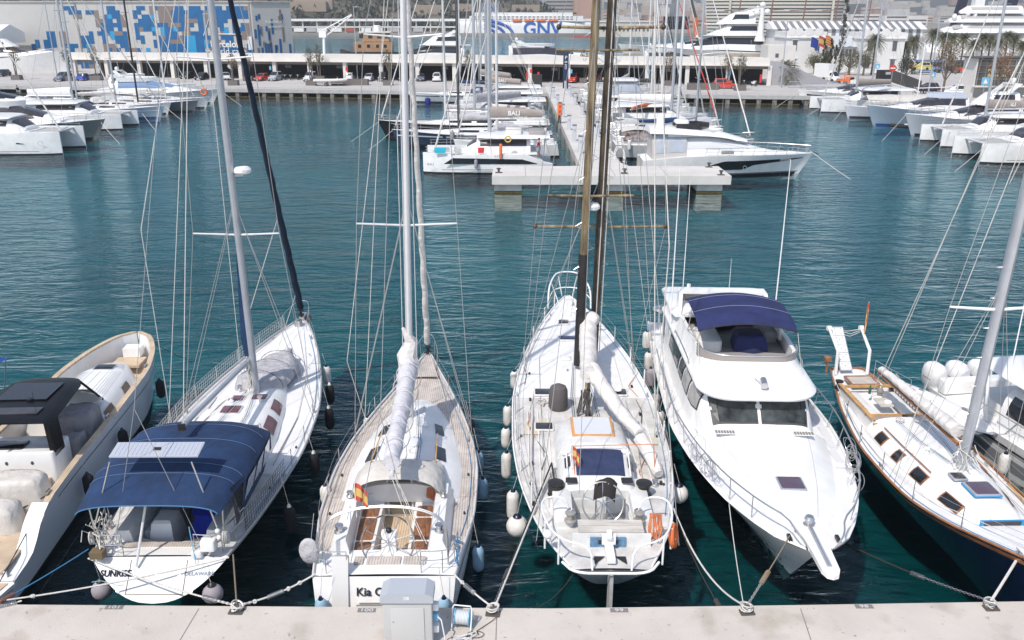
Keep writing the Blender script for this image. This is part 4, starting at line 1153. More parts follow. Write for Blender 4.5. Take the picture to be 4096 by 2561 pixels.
MB().rbox((20.3,0,2.02),(.5,.4,.25),.1).build('windlass',gelw,t,True)
bark=mat('peeling_mast',(.022,.018,.016),.55,var=.5,scale=2.6,stretch=(2,2,.5),col2=(.13,.09,.05),detail=12)
bark2=mat('varnished_mast',(.06,.035,.018),.5,var=.4,scale=1.7,stretch=(2.5,2.5,.3),col2=(.38,.29,.16),detail=12)
darkm=mat('mast_lower_dark',(.02,.018,.018),.5,var=.5,scale=3)
foot=(14.1,-.68,1.95)
top,mo=mast_parts(t,foot,20,.17,(-.3,-.33),bark,fore=1.2)
MB().seg(Vector(foot)+Vector((-.22,0,0)),Vector(top)+Vector((-.2,-.05,0)),.02,5).build('mast_track',alu,mo)
foot2=(13.2,.0,1.75)
top2,mo2=mast_parts(t,foot2,20,.15,(.3,-.43),bark2,fore=1.2)
f0=Vector(foot2)
MB().seg(f0,along(foot2,top2,6.3),.19,12).build('mast_dark_section',darkm,mo2,True)
for z,w,par,ft_,tp_ in((7.18,2.52,mo,foot,top),(14.47,1.86,mo,foot,top)):
 c0=along(ft_,tp_,z)
 for sd_ in(-1,1):
  MB().seg(c0,c0+Vector((-.1,sd_*w,.05)),.06,8,.05).build('spreader',bark2,par,True)
  MB().ball(c0+Vector((-.1,sd_*w,.05)),.1,10,6).build('spreader_end',bark,par,True)
for z,w in((8.53,1.62),(13.73,1.48)):
 c0=along(foot2,top2,z)
 for sd_ in(-1,1):MB().seg(c0,c0+Vector((0,sd_*w-.15,.03)),.045,8).build('spreader',bark2,mo2,True)
rd=along(foot,top,8.1)
MB().lathe([(.02,0),(.2,.01),(.26,.07),(.26,.17),(.2,.25),(.02,.28)],rd+Vector((-.45,.35,-.15)),16).build('radar_dome',whitep,mo,True)
mb=MB()
for k in range(16):
 z=3.2+k*.85
 for ft_,tp_,sd_ in((foot,top,-1),(foot2,top2,1 if k%2 else-1)):
  p_=along(ft_,tp_,z)
  mb.tube([p_+Vector((-.05,sd_*.12,.1)),p_+Vector((-.1,sd_*.38,-.05)),p_+Vector((-.05,sd_*.12,-.15))],.012,4)
mb.build('mast_step',steel,mo)
sx_=[Vector((13.4,s_*2.2,1.65))for s_ in(-1,1)]
tp1=[along(foot,top,7.18)+Vector((-.1,s_*2.52,.05))for s_ in(-1,1)];tp2_=[along(foot,top,14.47)+Vector((-.1,s_*1.86,.05))for s_ in(-1,1)]
wires(t,[[sx_[i],tp1[i],tp2_[i],along(foot,top,21)]for i in(0,1)]+[[sx_[i]+Vector((d_,0,0)),along(foot,top,z_)]for i in(0,1)for d_,z_ in((-.4,9.4),(.4,9.3),(-.8,14))]+[[sx_[i]+Vector((-1.0,-.1 if i else .1,0)),along(foot2,top2,8.53)+Vector((0,(1.45 if i else-1.45),0)),along(foot2,top2,20)]for i in(0,1)],.011)
wires(t,[[(1.2,1.9,1.6),along(foot2,top2,14)],[(1.0,-1.9,1.6),along(foot,top,20)],[(21.5,0,1.95),along(foot,top,21)],[(18.5,0,1.9),along(foot,top,14)],[(7.6,-2.35,1.5),along(foot,top,20)],[(6.9,-2.4,1.5),along(foot,top,14.1)],[(2.3,.7,2.4),along(foot2,top2,17)]],.010,'stay')
wires(t,[[(7.5,-2.2,1.5),(8,-2.4,8),along(foot,top,21)+Vector((0,-.9,0))],[(7.7,-2.25,1.5),along(foot,top,21)+Vector((0,-1.1,0))],[(14,-.9,2),along(foot,top,20)+Vector((-.1,-.25,0))]],.018,'halyard',rope)
MB().seg((9.2,-.05,2.2),(13.9,-.5,3.2),.1,8).build('boom',bark2,t,True)
sp_=sailpack((13.4,-.35,3.1),(9.0,-.05,2.85),.72,.6,.34,.28,.1,4,26,.07);sp_.build('furled_mainsail',sailc,t,True,80)
sailpack((9.4,-.2,2.9),(6.0,-1.5,2.15),.58,.42,.29,.2,.15,6,20,.08).build('furled_mainsail_tail',sailc,t,True,80)
MB().ball((13.45,-.45,3.6),.38,12,8,(1,1,.8)).build('sail_head',sailc,t,True)
MB().tube(smoothp([(6.0,-1.5,2.2),(5.3,-1.75,1.95),(4.6,-1.9,1.7)],1),[.24,.23,.2,.15],10).build('sail_tail',sailc,t,True)
mb=MB()
for k in range(14):mb.tube([(9.2+rnd.uniform(-.3,.3),rnd.uniform(-.3,.3),1.5),(9.2+rnd.uniform(-.2,.2),rnd.uniform(-.2,.2),2.4)],.03,5)
mb.build('boom_tackle',castm,t,True)
MB().lathe([(.3,0),(.36,.1),(.34,.7),(.28,.85),(.1,.95),(.001,.97)],(9.7,.95,1.5),14).build('dark_bag',mat('bag_dark',(.10,.09,.09),.8,bump=.6,bscale=6),t,True)
MB().tube([(10.2,1.2,1.55),(9.9,1.6,1.55),(10.2,1.7,1.55),(10.3,1.4,1.56),(9.8,1.5,1.57)],.03,5).build('deck_rope',rope,t,True)
wires(t,[[(4.9,.75,2.5),(4.95,-1.75,2.55)],[(4.95,-1.75,2.55),(4.6,-1.8,1.6)],[(4.9,.75,2.5),(4.0,.7,2.0)]],.016,'orange_line',ropeo)
wires(t,[[(1.3+.6*k,1.55+.12*k,1.62),(4+k,2.0,1.6),(9+k*.5,1.9,1.65)]for k in range(3)],.012,'deck_line',rope)
flag(t,(4.2,.78,2.0),.3,.4,.9,staff=.85,d=(-.2,-1,0))
for(x,y,z,Lf,rr,lab,m_,ball)in((4.6,2.55,1.15,1.0,.2,'big white fender nearest the stern on the left of the weathered yacht',fwht,False),(3.5,2.42,.95,.7,.33,'round white fender on the left quarter of the weathered yacht',fwht,True),(6.9,2.78,1.25,1.0,.18,'white fender with navy cap, third from the stern on the left of the weathered yacht',fwht,False),(8.3,2.82,1.45,.8,.17,'white fender with navy cap, fourth from the stern on the left of the weathered yacht',fwht,False),(10.0,2.78,1.5,.85,.17,'white fender with navy cap, amidships on the left of the weathered yacht',fwht,False),(13.0,2.55,1.6,.8,.17,'white fender farthest forward on the left of the weathered yacht',fwht,False),(4.9,-2.62,1.2,.7,.3,'round white fender between the weathered yacht and the motor yacht',fwht,True)):
 fender(b.W((x,y,z)),Lf,rr,m_,lab,b.W((x,y*.92,1.9)),'fenders hanging from the weathered yacht',ball=ball)
dress(t,h,21.6,1.5,7.4,1.35,13.9,7)
for k in range(9):
 a_=Vector((3+1.1*k,(-1)**k*(1.5+.08*k),1.52));MB().tube([a_,a_+Vector((.9,.25*math.sin(k*2),.03)),a_+Vector((1.9,-.2*math.cos(k),.0))],.013,4).build('loose_line',(rope,ropeo,roped)[k%3],t)
 MB().rbox((3.2+1.2*k,(-1)**k*1.95,1.53),(.16,.08,.07),.02).build('turning_block',blk,t,True)
amar=b
# MOTOR YACHT
ang=math.degrees(math.atan2(-19.7,-.87))
b=Berth('motor_yacht',Vector((8.66,38.0,0)),ang,'white flybridge motor yacht with a dark blue bimini, its bow toward the quay','motor yacht')
t=b.t
h=Hull(19.35,[(0,2.3),(3,2.5),(8,2.68),(11,2.73),(13.5,2.52),(16.2,1.98),(17.4,1.55),(18.3,1.12),(18.9,.72),(19.35,.1)],[(0,1.35),(6,1.45),(12,1.7),(19.7,2.1)],rs=0,rb=2.6,k0=.88,k1=.0,p0=.6,p1=1.25,tp=1.5)
h.mesh(34,8).build('hull',gel,t,True,50)
h.strip(.9,.96,.05,.98,.012,rel=False).build('hull_stripe',stripe,t)
h.strip(.55,.62,.2,.99,.012).build('hull_stripe',stripe,t)
h.strip(.25,.55,.1,.97,.01).build('shadow_band',mat('hull_band_grey',(.30,.31,.33),.25,coat=.3),t)  # shade under the hull flare painted as a grey strip
h.strip(-.5,.16,0,.98,.008).build('antifouling',boot,t,True)
h.deck(-.02,.02,19.25,None,34).build('side_deck',deckw,t)
h.rail(.03,.045,0,19.25).build('rub_rail',gel,t,True)
c=Cab([(12.53,2.22,1.85,1.65,2.34),(14,2.0,1.5,1.75,2.24),(16,1.45,.95,1.9,2.16),(17.4,.9,.5,2.0,2.10),(18.0,.6,.3,2.03,2.07)],2.6)
c.mesh(xs=frange(12.53,18.0,16)).build('foredeck_trunk',gel,t,True,60)
hatch(None,16.0,.12,.66,.64,t,mat('hatch_mauve',(.10,.07,.10),.2,spec=.6),alus,z=2.14)
for y in(-1.25,1.25):
 p_=c.ev(12.6,y/2.2,.0)
 g=MB().box((13.1,y,2.305),(.24,.62,.02)).build('deck_vent',gel,t)
 mb=MB()
 for k in range(7):mb.box((13.1,y-.27+.09*k,2.322),(.18,.06,.02))
 mb.build('vent_slot',jm,g)
for y in(-.3,.26):MB().lathe([(.001,0),(.09,0),(.09,.02),(.001,.02)],(18.35,y,2.1),12).build('filler_cap',castm,t,True)
seam=mat('panel_seam',(.52,.52,.53),.5)
for y in(-1,1):
 MB().tube([c.ev(x,y*(.50+.012*(x-12.5)),.002)for x in frange(12.5,17.6,14)],.012,4).build('deck_seam_line',seam,t)
MB().tube([c.ev(17.2,a,.002)for a in frange(-.9,.9,10)],.010,4).build('deck_seam_line',seam,t)
for x in(12.9,14.4):
 for y in(-1,1):MB().tube([(x,y*(h.b(x)-.12),h.zs(x)+.01),(x,y*(c.at(x)[0]+.03),h.zs(x)+.015)],.012,4).build('deck_seam_line',seam,t)
nsk=mat('nonslip_grey',(.62,.62,.62),.75,bump=.4,bscale=120)
for k in range(9):
 for y in(-1,1):
  x=6.0+.95*k;w_=h.b(x)-.16
  MB().box((x,y*(w_-.16),h.zs(x)+.012),(.82,.26,.008)).build('nonslip_patch',nsk,t)
sal=Cab([(3.6,2.05,1.92,1.45,3.12),(9.8,2.12,1.95,1.55,3.12),(11.0,2.1,1.85,1.6,3.1),(11.6,1.95,1.7,1.7,3.08),(12.05,1.90,1.66,1.75,2.78),(12.55,1.86,1.6,1.7,2.30)],7)
sal.mesh(xs=[3.6,5,7,9,9.8,10.5,11.0,11.35,11.6,12.05,12.55]).build('saloon',gel,t,True,40)
wm=mat('window_frame_dark',(.05,.045,.045),.5)
for a0,a1 in((-.93,-.03),(.03,.93)):
 sal.top(11.66,12.53,a0,a1,.012,4,6).build('windscreen_frame',wm,t)
 sal.top(11.72,12.48,a0+.03,a1-.03,.024,4,6).build('windscreen',mat('windscreen_grime',(.03,.04,.04),.25,spec=.6,var=.8,scale=1.6,col2=(.075,.09,.09),detail=8),t)
for a in(-.3,.3):MB().seg(sal.ev(11.75,a+.06,.05),sal.ev(12.15,a,.05),.012,4).build('wiper',blk,t)
sideg=mat('curtained_glass',(.36,.35,.34),.25,spec=.6,var=.15)
for x0,x1,k0_,k1_ in((10.3,11.45,0,0),(9.0,10.15,.0,0),(7.9,8.85,.0,0),(5.0,7.7,.0,0)):
 sal.win(x0,x1,.42,.86,(-1,1),.010).build('window_frame',wm,t)
 sal.win(x0+.06,x1-.06,.46,.82,(-1,1),.020).build('side_window',sideg if x0>8.9 else glassm,t)
def outline(x0,x1,w0,w1,r,n=7):
 pts=[]
 for k in range(n+1):
  a=k/n*PI/2
  pts.append((x1-r+r*math.sin(a),w1-r*.9+r*.9*math.cos(a)))
 return[(x0,w0)]+pts
def sym(o_):return o_+[(x,-y)for x,y in o_[::-1]]
brim=sym(outline(3.4,12.45,2.15,1.98,1.15))
def grow(o_,d):
 cx_=8;return[(x+(d if x>5 else 0)*(1 if x>cx_ else .2),y+(d if y>0 else-d))for x,y in o_]
mb=MB().loft([[(x,y,z)for x,y in grow(brim,g)]for z,g in((3.08,-.06),(3.12,.0),(3.20,.02),(3.27,-.03),(3.33,-.16),(3.38,-.45))],closed=True,cap=True)
mb.build('flybridge_deck',gel,t,True,50)
fly=sym(outline(3.6,10.75,1.9,1.72,1.1))
fly_in=[(x-(.12 if x>5 else 0),y*.93)for x,y in fly]
rows=[[(x+dx*(1 if x>8 else 0),y*s_,z)for x,y in fly]for z,s_,dx in((3.22,1.1,1.05),(3.42,1.06,.45),(3.62,1.0,.1),(3.86,.985,0))]
mb=MB().loft(rows);mb.build('flybridge_coaming',gel,t,True,60)
MB().loft([[(x,y,3.86)for x,y in fly],[(x,y,3.86)for x,y in fly_in],[(x,y,3.40)for x,y in fly_in]]).build('coaming_lip',gel,t,True,50)
MB().loft([[(x+.02,y*1.005,z)for x,y in fly if x>8.3]for z in(3.62,4.02)]).build('fly_windscreen',mat('smoke_screen',(.32,.29,.27),.2,spec=.6),t,True,60)
MB().tube([(x+.03,y,4.03)for x,y in fly if x>7.6],.025,6).build('screen_rail',steel,t,True)
MB().slab([(3.7,-1.7),(9.4,-1.6),(9.4,1.6),(3.7,1.7)],3.385,3.40).build('fly_floor',cush,t)
MB().rbox((4.75,-.55,3.62),(.7,1.9,.42),.1).build('aft_bench',cush,t,True)
MB().rbox((4.4,-.55,3.95),(.2,1.9,.62),.08).build('bench_back',cush,t,True)
MB().rbox((6.6,1.3,3.62),(2.5,.55,.42),.1).build('side_bench',cush,t,True)
MB().rbox((6.8,1.6,3.85),(2.6,.16,.5),.07).build('bench_back',cushw,t,True)
MB().rbox((8.1,-1.1,3.62),(1.6,.9,.42),.2).build('sun_bench',cushw,t,True)
MB().rbox((6.8,-.9,3.6),(.6,.6,.4),.08).build('cool_box',greyp,t,True)
MB().ball((6.4,-.2,3.65),.5,12,8,(.8,1.1,.5)).build('black_bag',blkc,t,True)
mb=MB().loft([[(8.2+x*(1.0-.35*f)+.1*f,.45+y*(1-.30*f),3.42+z)for x,y in((-.5,-.6),(.6,-.7),(.8,0),(.6,.55),(-.5,.5),(-.6,0))]for f,z in((0,0),(.25,.28),(.6,.5),(1,.58))],closed=True,cap=True)
mb.build('helm_cover',navy2,t,True,50)
for sd_ in(-1,1):
 MB().loft([[(x,sd_*y,z)for x,y in((x0,y0),(x0+w_,y0),(x0+w_,y0+.14),(x0,y0+.14))]for x0,y0,z,w_ in((5.4,1.72,3.3,1.0),(4.9,1.66,4.0,.6),(4.6,1.6,4.45,.5))],closed=True,cap=True).build('arch_leg',gel,t)
MB().box((4.85,0,4.45),(.5,3.4,.1)).build('arch_bridge',gel,t)
ht=Cab([(2.4,2.0,2.0,3.78,3.85),(2.6,2.12,2.1,3.76,3.89),(5.5,2.12,2.1,3.76,3.91),(6.1,2.0,2.0,3.76,3.85)],6)
ht.mesh().build('aft_hardtop',gel,t,True,50)
MB().poly([(2.4,-2,3.76),(6.1,-2,3.76),(6.1,2,3.76),(2.4,2,3.76)]).build('hardtop_underside',gel,t)
for x,y in((2.6,-1.9),(2.6,1.9),(4.4,-1.95),(4.4,1.95)):MB().seg((x,y,1.4),(x,y,3.8),.035,6).build('hardtop_post',steel,t,True)
MB().rbox((2.6,.9,2.6),(2.2,1.0,.6),.1).build('aft_locker',gel,t,True)
MB().rbox((1.2,-1.4,2.2),(1.2,.5,1.4),.1).build('aft_cabin_side',gel,t,True)
bx=frange(6.3,9.7,12);secs=[]
for x in bx:
 u=(x-6.3)/3.4
 secs.append([Vector((x+.0,y,5.08-.28*(y/1.72)**2-.26*(2*u-1)**4-.04*u))for y in frange(-1.72,1.72,13)])
MB().loft(secs).build('bimini',navy2,t,True,80)
MB().loft([[p+Vector((0,0,-.02))for p in s_]for s_ in secs]).build('bimini_lining',blkc,t,True,80)
for x in(7.3,8.6):
 i=min(range(12),key=lambda j:abs(bx[j]-x))
 MB().tube([p+Vector((0,0,.008))for p in secs[i]],.008,4).build('bimini_seam',mat('seam_lilac',(.28,.28,.42),.8),t)
MB().tube([p for p in secs[-1]],.02,5).build('bimini_hem',blkc,t)
for sd_ in(-1,1):
 for x0 in(6.35,8.0,9.68):
  i=min(range(12),key=lambda j:abs(bx[j]-x0));p_=secs[i][0 if sd_<0 else-1]
  MB().seg(p_,(7.9 if x0>7 else 6.2,sd_*1.78,3.9),.018,6).build('bimini_bow',steel,t,True)
 MB().seg(secs[-1][0 if sd_<0 else-1],(10.6,sd_*1.75,3.3),.008,4).build('bimini_strap',rope,t)
for x,y,z0,z1,r_ in((5.6,-2.1,3.2,9.6,.03),(4.4,-1.5,4.1,8.8,.02),(5.3,2.05,3.2,9.8,.03),(3.3,.6,4.1,5.4,.012)):
 MB().tube([(x,y,z0),(x,y,(z0+z1)/2),(x-.05,y,z1)],[r_,r_*.8,r_*.4],6).build('whip_aerial',whitep,t,True)
MB().seg((2.8,-1.0,3.85),(2.8,-1.0,4.1),.08,10).build('navigation_lamp',whitep,t,True);MB().seg((3.4,1.6,3.85),(3.4,1.6,4.05),.08,10).build('navigation_lamp',whitep,t,True)
mb=MB()
for k in range(3):mb.tube([(3.6+.3*k,-1.5,3.9),(3.5+.3*k,-1.4,4.15),(3.7+.3*k,-1.0,4.15),(3.8+.3*k,-.9,3.9)],.014,5)
mb.build('folded_frame',steel,t,True)
MB().lathe([(.03,0),(.26,.02),(.3,.1),(.26,.2),(.05,.24),(.03,.3)],(3.3,-2.25,3.0),14).build('searchlight_pan',steel,t,True)
MB().seg((3.3,-2.25,2.2),(3.3,-2.25,3.0),.04,6).build('searchlight_post',steel,t)
sl=MB().seg((11.85,.12,3.62),(12.2,.10,3.55),.12,12).build('spotlight',steel,t,True)
MB().seg((11.3,-.02,3.45),(11.95,.1,3.5),.02,6).build('spotlight_arm',steel,t,True)
MB().seg((10.95,-.05,3.5),(11.1,-.05,3.48),.07,10).build('horn',cream,t,True)
for sd_ in(-1,1):
 MB().tube(smoothp([(6.6,sd_*2.05,3.3),(6.8,sd_*2.07,3.5),(9.6,sd_*2.0,3.48),(9.8,sd_*1.98,3.3)],1),.022,6).build('fly_handrail',steel,t,True)
def brp(x,sd_,hh,inw=.04):return Vector((x,sd_*max(.0,h.b(min(x,19.6))-inw),h.zs(min(x,19.7))+hh))
for sd_ in(-1,1):
 top_=[brp(x,sd_,.74 if x>6 else .74)for x in frange(5.5,18.1,26)]+[Vector((18.7,sd_*.72,2.72)),Vector((19.2,sd_*.6,2.6)),Vector((19.4,sd_*.42,2.45)),Vector((19.35,sd_*.32,2.2)),Vector((19.15,sd_*.3,2.1))]
 MB().tube(smoothp(top_,1),.024,7).build('bow_rail',steel,t,True)
 mb=MB()
 for x in(6.6,8.2,9.8,11.4,12.9,14.3,15.6,16.7,17.7):mb.seg(brp(x-.12,sd_,0,.14),brp(x,sd_,.74),.016,6)
 mb.build('rail_stanchions',steel,t)
 mb=MB();r_=random.Random(11+sd_)
 for k in range(16):
  x=r_.uniform(14.0,15.9);c_=brp(x,sd_,r_.uniform(.2,.7));mb.torus(c_,r_.uniform(.2,.34),.007,18,4,Euler((R(90)+r_.uniform(-.4,.4),r_.uniform(-.4,.4),R(20))).to_matrix())
 mb.build('folded_crab_pot',steel,t)
MB().slab([(18.0,-.40),(19.0,-.27),(20.2,-.22),(20.4,-.14),(20.46,0),(20.4,.14),(20.2,.22),(19.0,.27),(18.0,.40)],2.10,2.22).build('bow_plank',gel,t)
MB().box((19.15,0,2.235),(1.9,.12,.03)).build('chain_slot',alus,t)
MB().tube([(18.2,0,2.3),(19.2,0,2.26),(20.1,0,2.24)],.018,5).build('anchor_chain',steel,t)
MB().lathe([(.13,0),(.15,.1),(.08,.14),(.08,.22),(.14,.26),(.1,.34),(.001,.36)],(18.25,0,2.15),14).build('windlass',steel,t,True)
for sd_ in(-1,1):MB().box((18.75,sd_*.62,2.14),(.28,.09,.08)).build('bow_cleat',blk,t)
for(x,y,z,lab,m_)in((2.6,-2.62,1.9,'beige fender farthest aft on the motor yacht',fwht),(4.3,-2.7,1.6,'cream fender second from the stern on the motor yacht',fwht),(5.8,-2.78,1.5,'dark grey fender third from the stern on the motor yacht',fgry),(8.2,-2.85,1.45,'grey fender below the motor yacht side windows',fgry),(9.8,-2.9,1.5,'cream fender below the motor yacht side windows',fwht),(11.0,-2.93,1.35,'dark grey fender nearest the bow of the motor yacht',fgry)):
 fender(b.W((x,y,z)),.85,.2,m_,lab,b.W((x,y*.95,2.2)),'fenders hanging from the motor yacht')
my=b
# BLUE-HULLED CLASSIC SAILBOAT
ang=-88.6
b=Berth('classic_sailboat',Vector((13.18,31.5,0)),ang,'classic sailboat with a dark blue hull, varnished rail and wooden cockpit','sailboat')
t=b.t
h=Hull(14.4,[(0,.66),(.5,.78),(2,1.15),(3.7,1.52),(6.5,1.86),(9,1.78),(10.7,1.45),(12,.98),(13.3,.45),(14.4,.05)],[(0,1.75),(4,1.5),(8,1.45),(14.4,2.2)],rs=.7,rb=1.8,k0=.1,k1=.03,p0=.6,p1=.9)
h.mesh(30,9).build('hull',navyh,t,True,50)
h.strip(lambda t_:.925,lambda t_:.985,0,1,.02,rel=True).build('rubbing_rail',varn,t,True)
h.deck(-.02,.02,14.3,None,30).build('side_deck',deckw,t)
h.rail(.04,.04,.0,14.35).build('cap_rail',varn,t,True)
MB().tube([(0.0,y,1.8)for y in frange(-.62,.62,6)],.045,6).build('stern_cap',varn,t,True)
c=Cab([(4.9,1.32,1.15,1.42,2.05),(7,1.38,1.15,1.42,2.10),(9,1.22,.98,1.42,2.08),(10.3,.98,.74,1.45,2.04),(10.75,.82,.62,1.5,1.95),(11.05,.62,.45,1.55,1.62)],3.2)
c.mesh(xs=frange(4.9,11.05,20)).build('coachroof',gel,t,True,50)
for x0,x1 in((5.65,6.2),(6.95,7.35),(8.05,8.7),(9.5,10.3)):
 c.win(x0-.02,x1+.02,.34,.76,(-1,1),.012).build('window_surround',varn,t,True)
 c.win(x0+.04,x1-.04,.38,.73,(-1,1),.024).build('cabin_window',glass,t)
tape=mat('blue_tape',(.03,.26,.52),.6)
MB().poly([Vector((11.02,y,z))for y,z in((-.62,1.64),(.62,1.64),(.66,1.92),(-.66,1.92))]).poly([Vector((10.9,y,1.97))for y in(-.1,.1,.0)]).build('front_window_tape',tape,t)
MB().poly([Vector((11.03,y,z))for y,z in((-.5,1.70),(.5,1.70),(.53,1.87),(-.53,1.87))]).build('front_window',glassm,t)
MB().rbox((9.75,.05,2.11),(.82,.82,.02),.05).build('hatch_tape',tape,t)
hatch(None,9.75,.05,.66,.66,t,mat('hatch_mauve',(.10,.07,.10),.2),alus,z=2.12)
hatch(None,9.05,-.28,.34,.34,t,glassm,alus,z=2.12)
for sd_ in(-1,1):
 MB().tube([c.ev(x,sd_*.45,.06)for x in frange(5.6,8.6,8)],.022,6).build('grab_rail',varn,t,True)
MB().box((3.6,0,1.5),(2.9,2.0,.04)).build('cockpit_floor',teak,t)
for sd_ in(-1,1):
 MB().box((3.5,sd_*1.05,1.75),(2.9,.04,.5)).build('coaming',gel,t)
 MB().box((3.5,sd_*1.06,2.02),(3.0,.14,.04)).build('coaming_cap',oak,t)
 MB().rbox((3.2,sd_*.72,1.72),(1.9,.5,.14),.05).build('cushion',cushw,t,True)
 MB().seg((2.3,sd_*.93,1.88),(4.1,sd_*.93,1.88),.085,10).build('bolster',plank('striped_cushion',(.62,.62,.62),(.10,.12,.2),.22,0,.8,w=.45),t,True)
MB().box((4.75,0,1.85),(.7,2.1,.06)).build('bridge_deck',teakx,t)
for x in(4.4,5.1):MB().box((x,0,1.9),(.06,2.2,.05)).build('bridge_deck_trim',oak,t)
MB().box((2.1,0,1.95),(.06,2.1,.1)).build('aft_coaming',oak,t)
MB().box((1.45,0,1.86),(.75,.95,.08)).build('lazarette_lid',teak,t)
for a,d in(((1.06,0,1.88),(.05,1.05,.1)),((1.84,0,1.88),(.05,1.05,.1)),((1.45,.5,1.88),(.75,.05,.1)),((1.45,-.5,1.88),(.75,.05,.1))):MB().box(a,d).build('lid_frame',varn,t)
MB().rbox((3.4,0,1.9),(.7,.5,.05),.06).build('cockpit_table',wood,t)
MB().lathe([(.09,0),(.09,.12),(.12,.14),(.12,.2),(.07,.3),(.02,.36)],(2.9,.05,1.95),12).build('lantern',mat('lantern_glass',(.25,.24,.2),.2),t,True)
MB().lathe([(.05,0),(.05,.2),(.02,.28),(.02,.34)],(2.75,-.25,1.95),10).build('bottle',mat('bottle_green',(.02,.12,.08),.1),t,True)
MB().lathe([(.14,0),(.14,.05),(.1,.08),(.001,.08)],(3.5,.1,1.93),14).build('bowl',whitep,t,True)
winch(1.7,-.95,1.72,t,.15,.32,blk);winch(1.9,1.0,1.8,t,.15,.32,blk);winch(4.8,.1,1.9,t,.1,.18,blk)
for sd_ in(-1,1):
 mb=MB()
 mb.tube([(.5,sd_*.62,1.75),(.45,sd_*.62,2.7),(-.6,sd_*.64,3.25)],[.065,.065,.05],8)
 mb.build('davit',whitep,t,True);MB().lathe([(.06,-.08),(.1,-.08),(.1,.08),(.06,.08)],(-.62,sd_*.64,3.25),10,Matrix.Rotation(R(90),3,'X')).build('davit_sheave',whitep,t,True)
pas=MB().box((0,0,0),(1.9,.46,.05)).build('gangway',whitep,t);pas.location=(-.2,-.22,2.55);pas.rotation_euler=(0,R(42),0)
mb=MB()
for i in range(5):
 for dx,dy in((-.1,-.12),(-.1,.12),(0,0),(.1,-.12),(.1,.12)):mb.lathe([(.001,0),(.022,0),(.022,.004),(.001,.004)],(-.76+.38*i+dx,dy,.027),8)
mb.build('gangway_hole',blk,pas)
mb=MB()
for i in range(6):mb.box((-.93+.375*i,0,.03),(.03,.46,.02))
for y in(-.22,.22):mb.box((0,y,.03),(1.9,.03,.02))
mb.build('gangway_edge',alus,pas)
MB().box((.35,-.95,2.35),(.28,.25,.16)).build('wooden_bracket',varn,t);MB().seg((.4,-.95,1.8),(.38,-.95,2.3),.05,6).build('bracket_post',varn,t)
wires(t,[[(-.9,-.3,3.1),(-.8,.2,3.05),(-.62,.64,3.2)],[(-.9,-.3,3.1),(-.75,.3,2.95),(-.62,.64,3.15)],[(-.9,-.3,3.0),(-.75,.3,2.85),(-.6,.64,3.1)]],.014,'davit_line',rope)
flag(t,(-.3,.66,2.9),.34,1.0,2.2,staff=1.55,d=(.3,-.2,0))
mb=MB()
for zz in(2.1,2.4):mb.tube(smoothp([(.7,.8,zz),(1.6,1.0,zz),(2.6,1.3,zz)],1),.014,6)
for x,y in((.7,.8),(1.6,1.0),(2.6,1.3)):mb.seg((x,y,1.65),(x,y,2.4),.014,6)
mb.build('pushpit',steel,t,True)
stanchions(h,t,3.8,13.0,6,.66,sides=(-1,1))
foot=(8.45,.12,2.06)
top,mo=mast_parts(t,foot,16,.13,(.35,.35),alus)
MB().seg(Vector(foot)+Vector((-.2,0,.4)),Vector(top)+Vector((-.18,0,0)),.02,5).build('mast_track',blk,mo)
tips=spreader(t,foot,top,7.15,1.38,0,.05,whitep)
MB().seg((8.2,.05,2.75),(2.6,.05,2.72),.07,8).build('boom',varn,t,True)
sailpack((8.0,.1,2.9),(2.8,.05,2.8),.44,.26,.24,.13,.02,9,30,.13).build('furled_mainsail',sailc,t,True,80)
ch=[Vector((8.2,s_*1.7,1.45))for s_ in(-1,1)]
wires(t,[[ch[i],tips[i],along(foot,top,17)]for i in(0,1)]+[[ch[i]+Vector((d_,0,0)),along(foot,top,8.1)]for i in(0,1)for d_ in(-.35,.35)],.010)
wires(t,[[(3.0,.1,2.75),Vector(top)],[(3.1,-.1,2.8),Vector(top)+Vector((-.1,0,-1))],[(6.9,-.9,2.2),along(foot,top,14)],[(2.3,.05,1.6),(2.7,.05,2.7)]],.013,'line',rope)
mb=MB();r_=random.Random(2)
for k in range(30):
 a_=r_.uniform(0,6.3);zc=r_.uniform(2.1,3.0)
 p_=along(foot,top,max(zc,2.06))+Vector((.22*math.cos(a_),.22*math.sin(a_),0))
 mb.tube([p_,p_+Vector((r_.uniform(-.15,.15),r_.uniform(-.15,.15),-.2)),p_+Vector((r_.uniform(-.25,.25),r_.uniform(-.25,.25),r_.uniform(-.5,-.3)))],.015,5)
mb.build('mast_lines',rope,t,True)
mb=MB()
for k in range(7):mb.seg(along(foot,top,3+k*.9)+Vector((-.0,-.14,0)),along(foot,top,3+k*.9)+Vector((0,-.30,0)),.012,4)
mb.build('mast_step',steel,mo)
MB().tube([(x,h.b(x)-.25,1.62)for x in frange(8.6,11.6,8)],.03,6).build('boat_hook',oak,t,True)
MB().tube([(x,h.b(x)-.12,h.zs(x)+.06)for x in frange(9.6,12.4,8)],.022,5).build('tape_line',tape,t)
dress(t,h,14.4,2.1,5.2,1.3,8.45,6,False)
blue=b
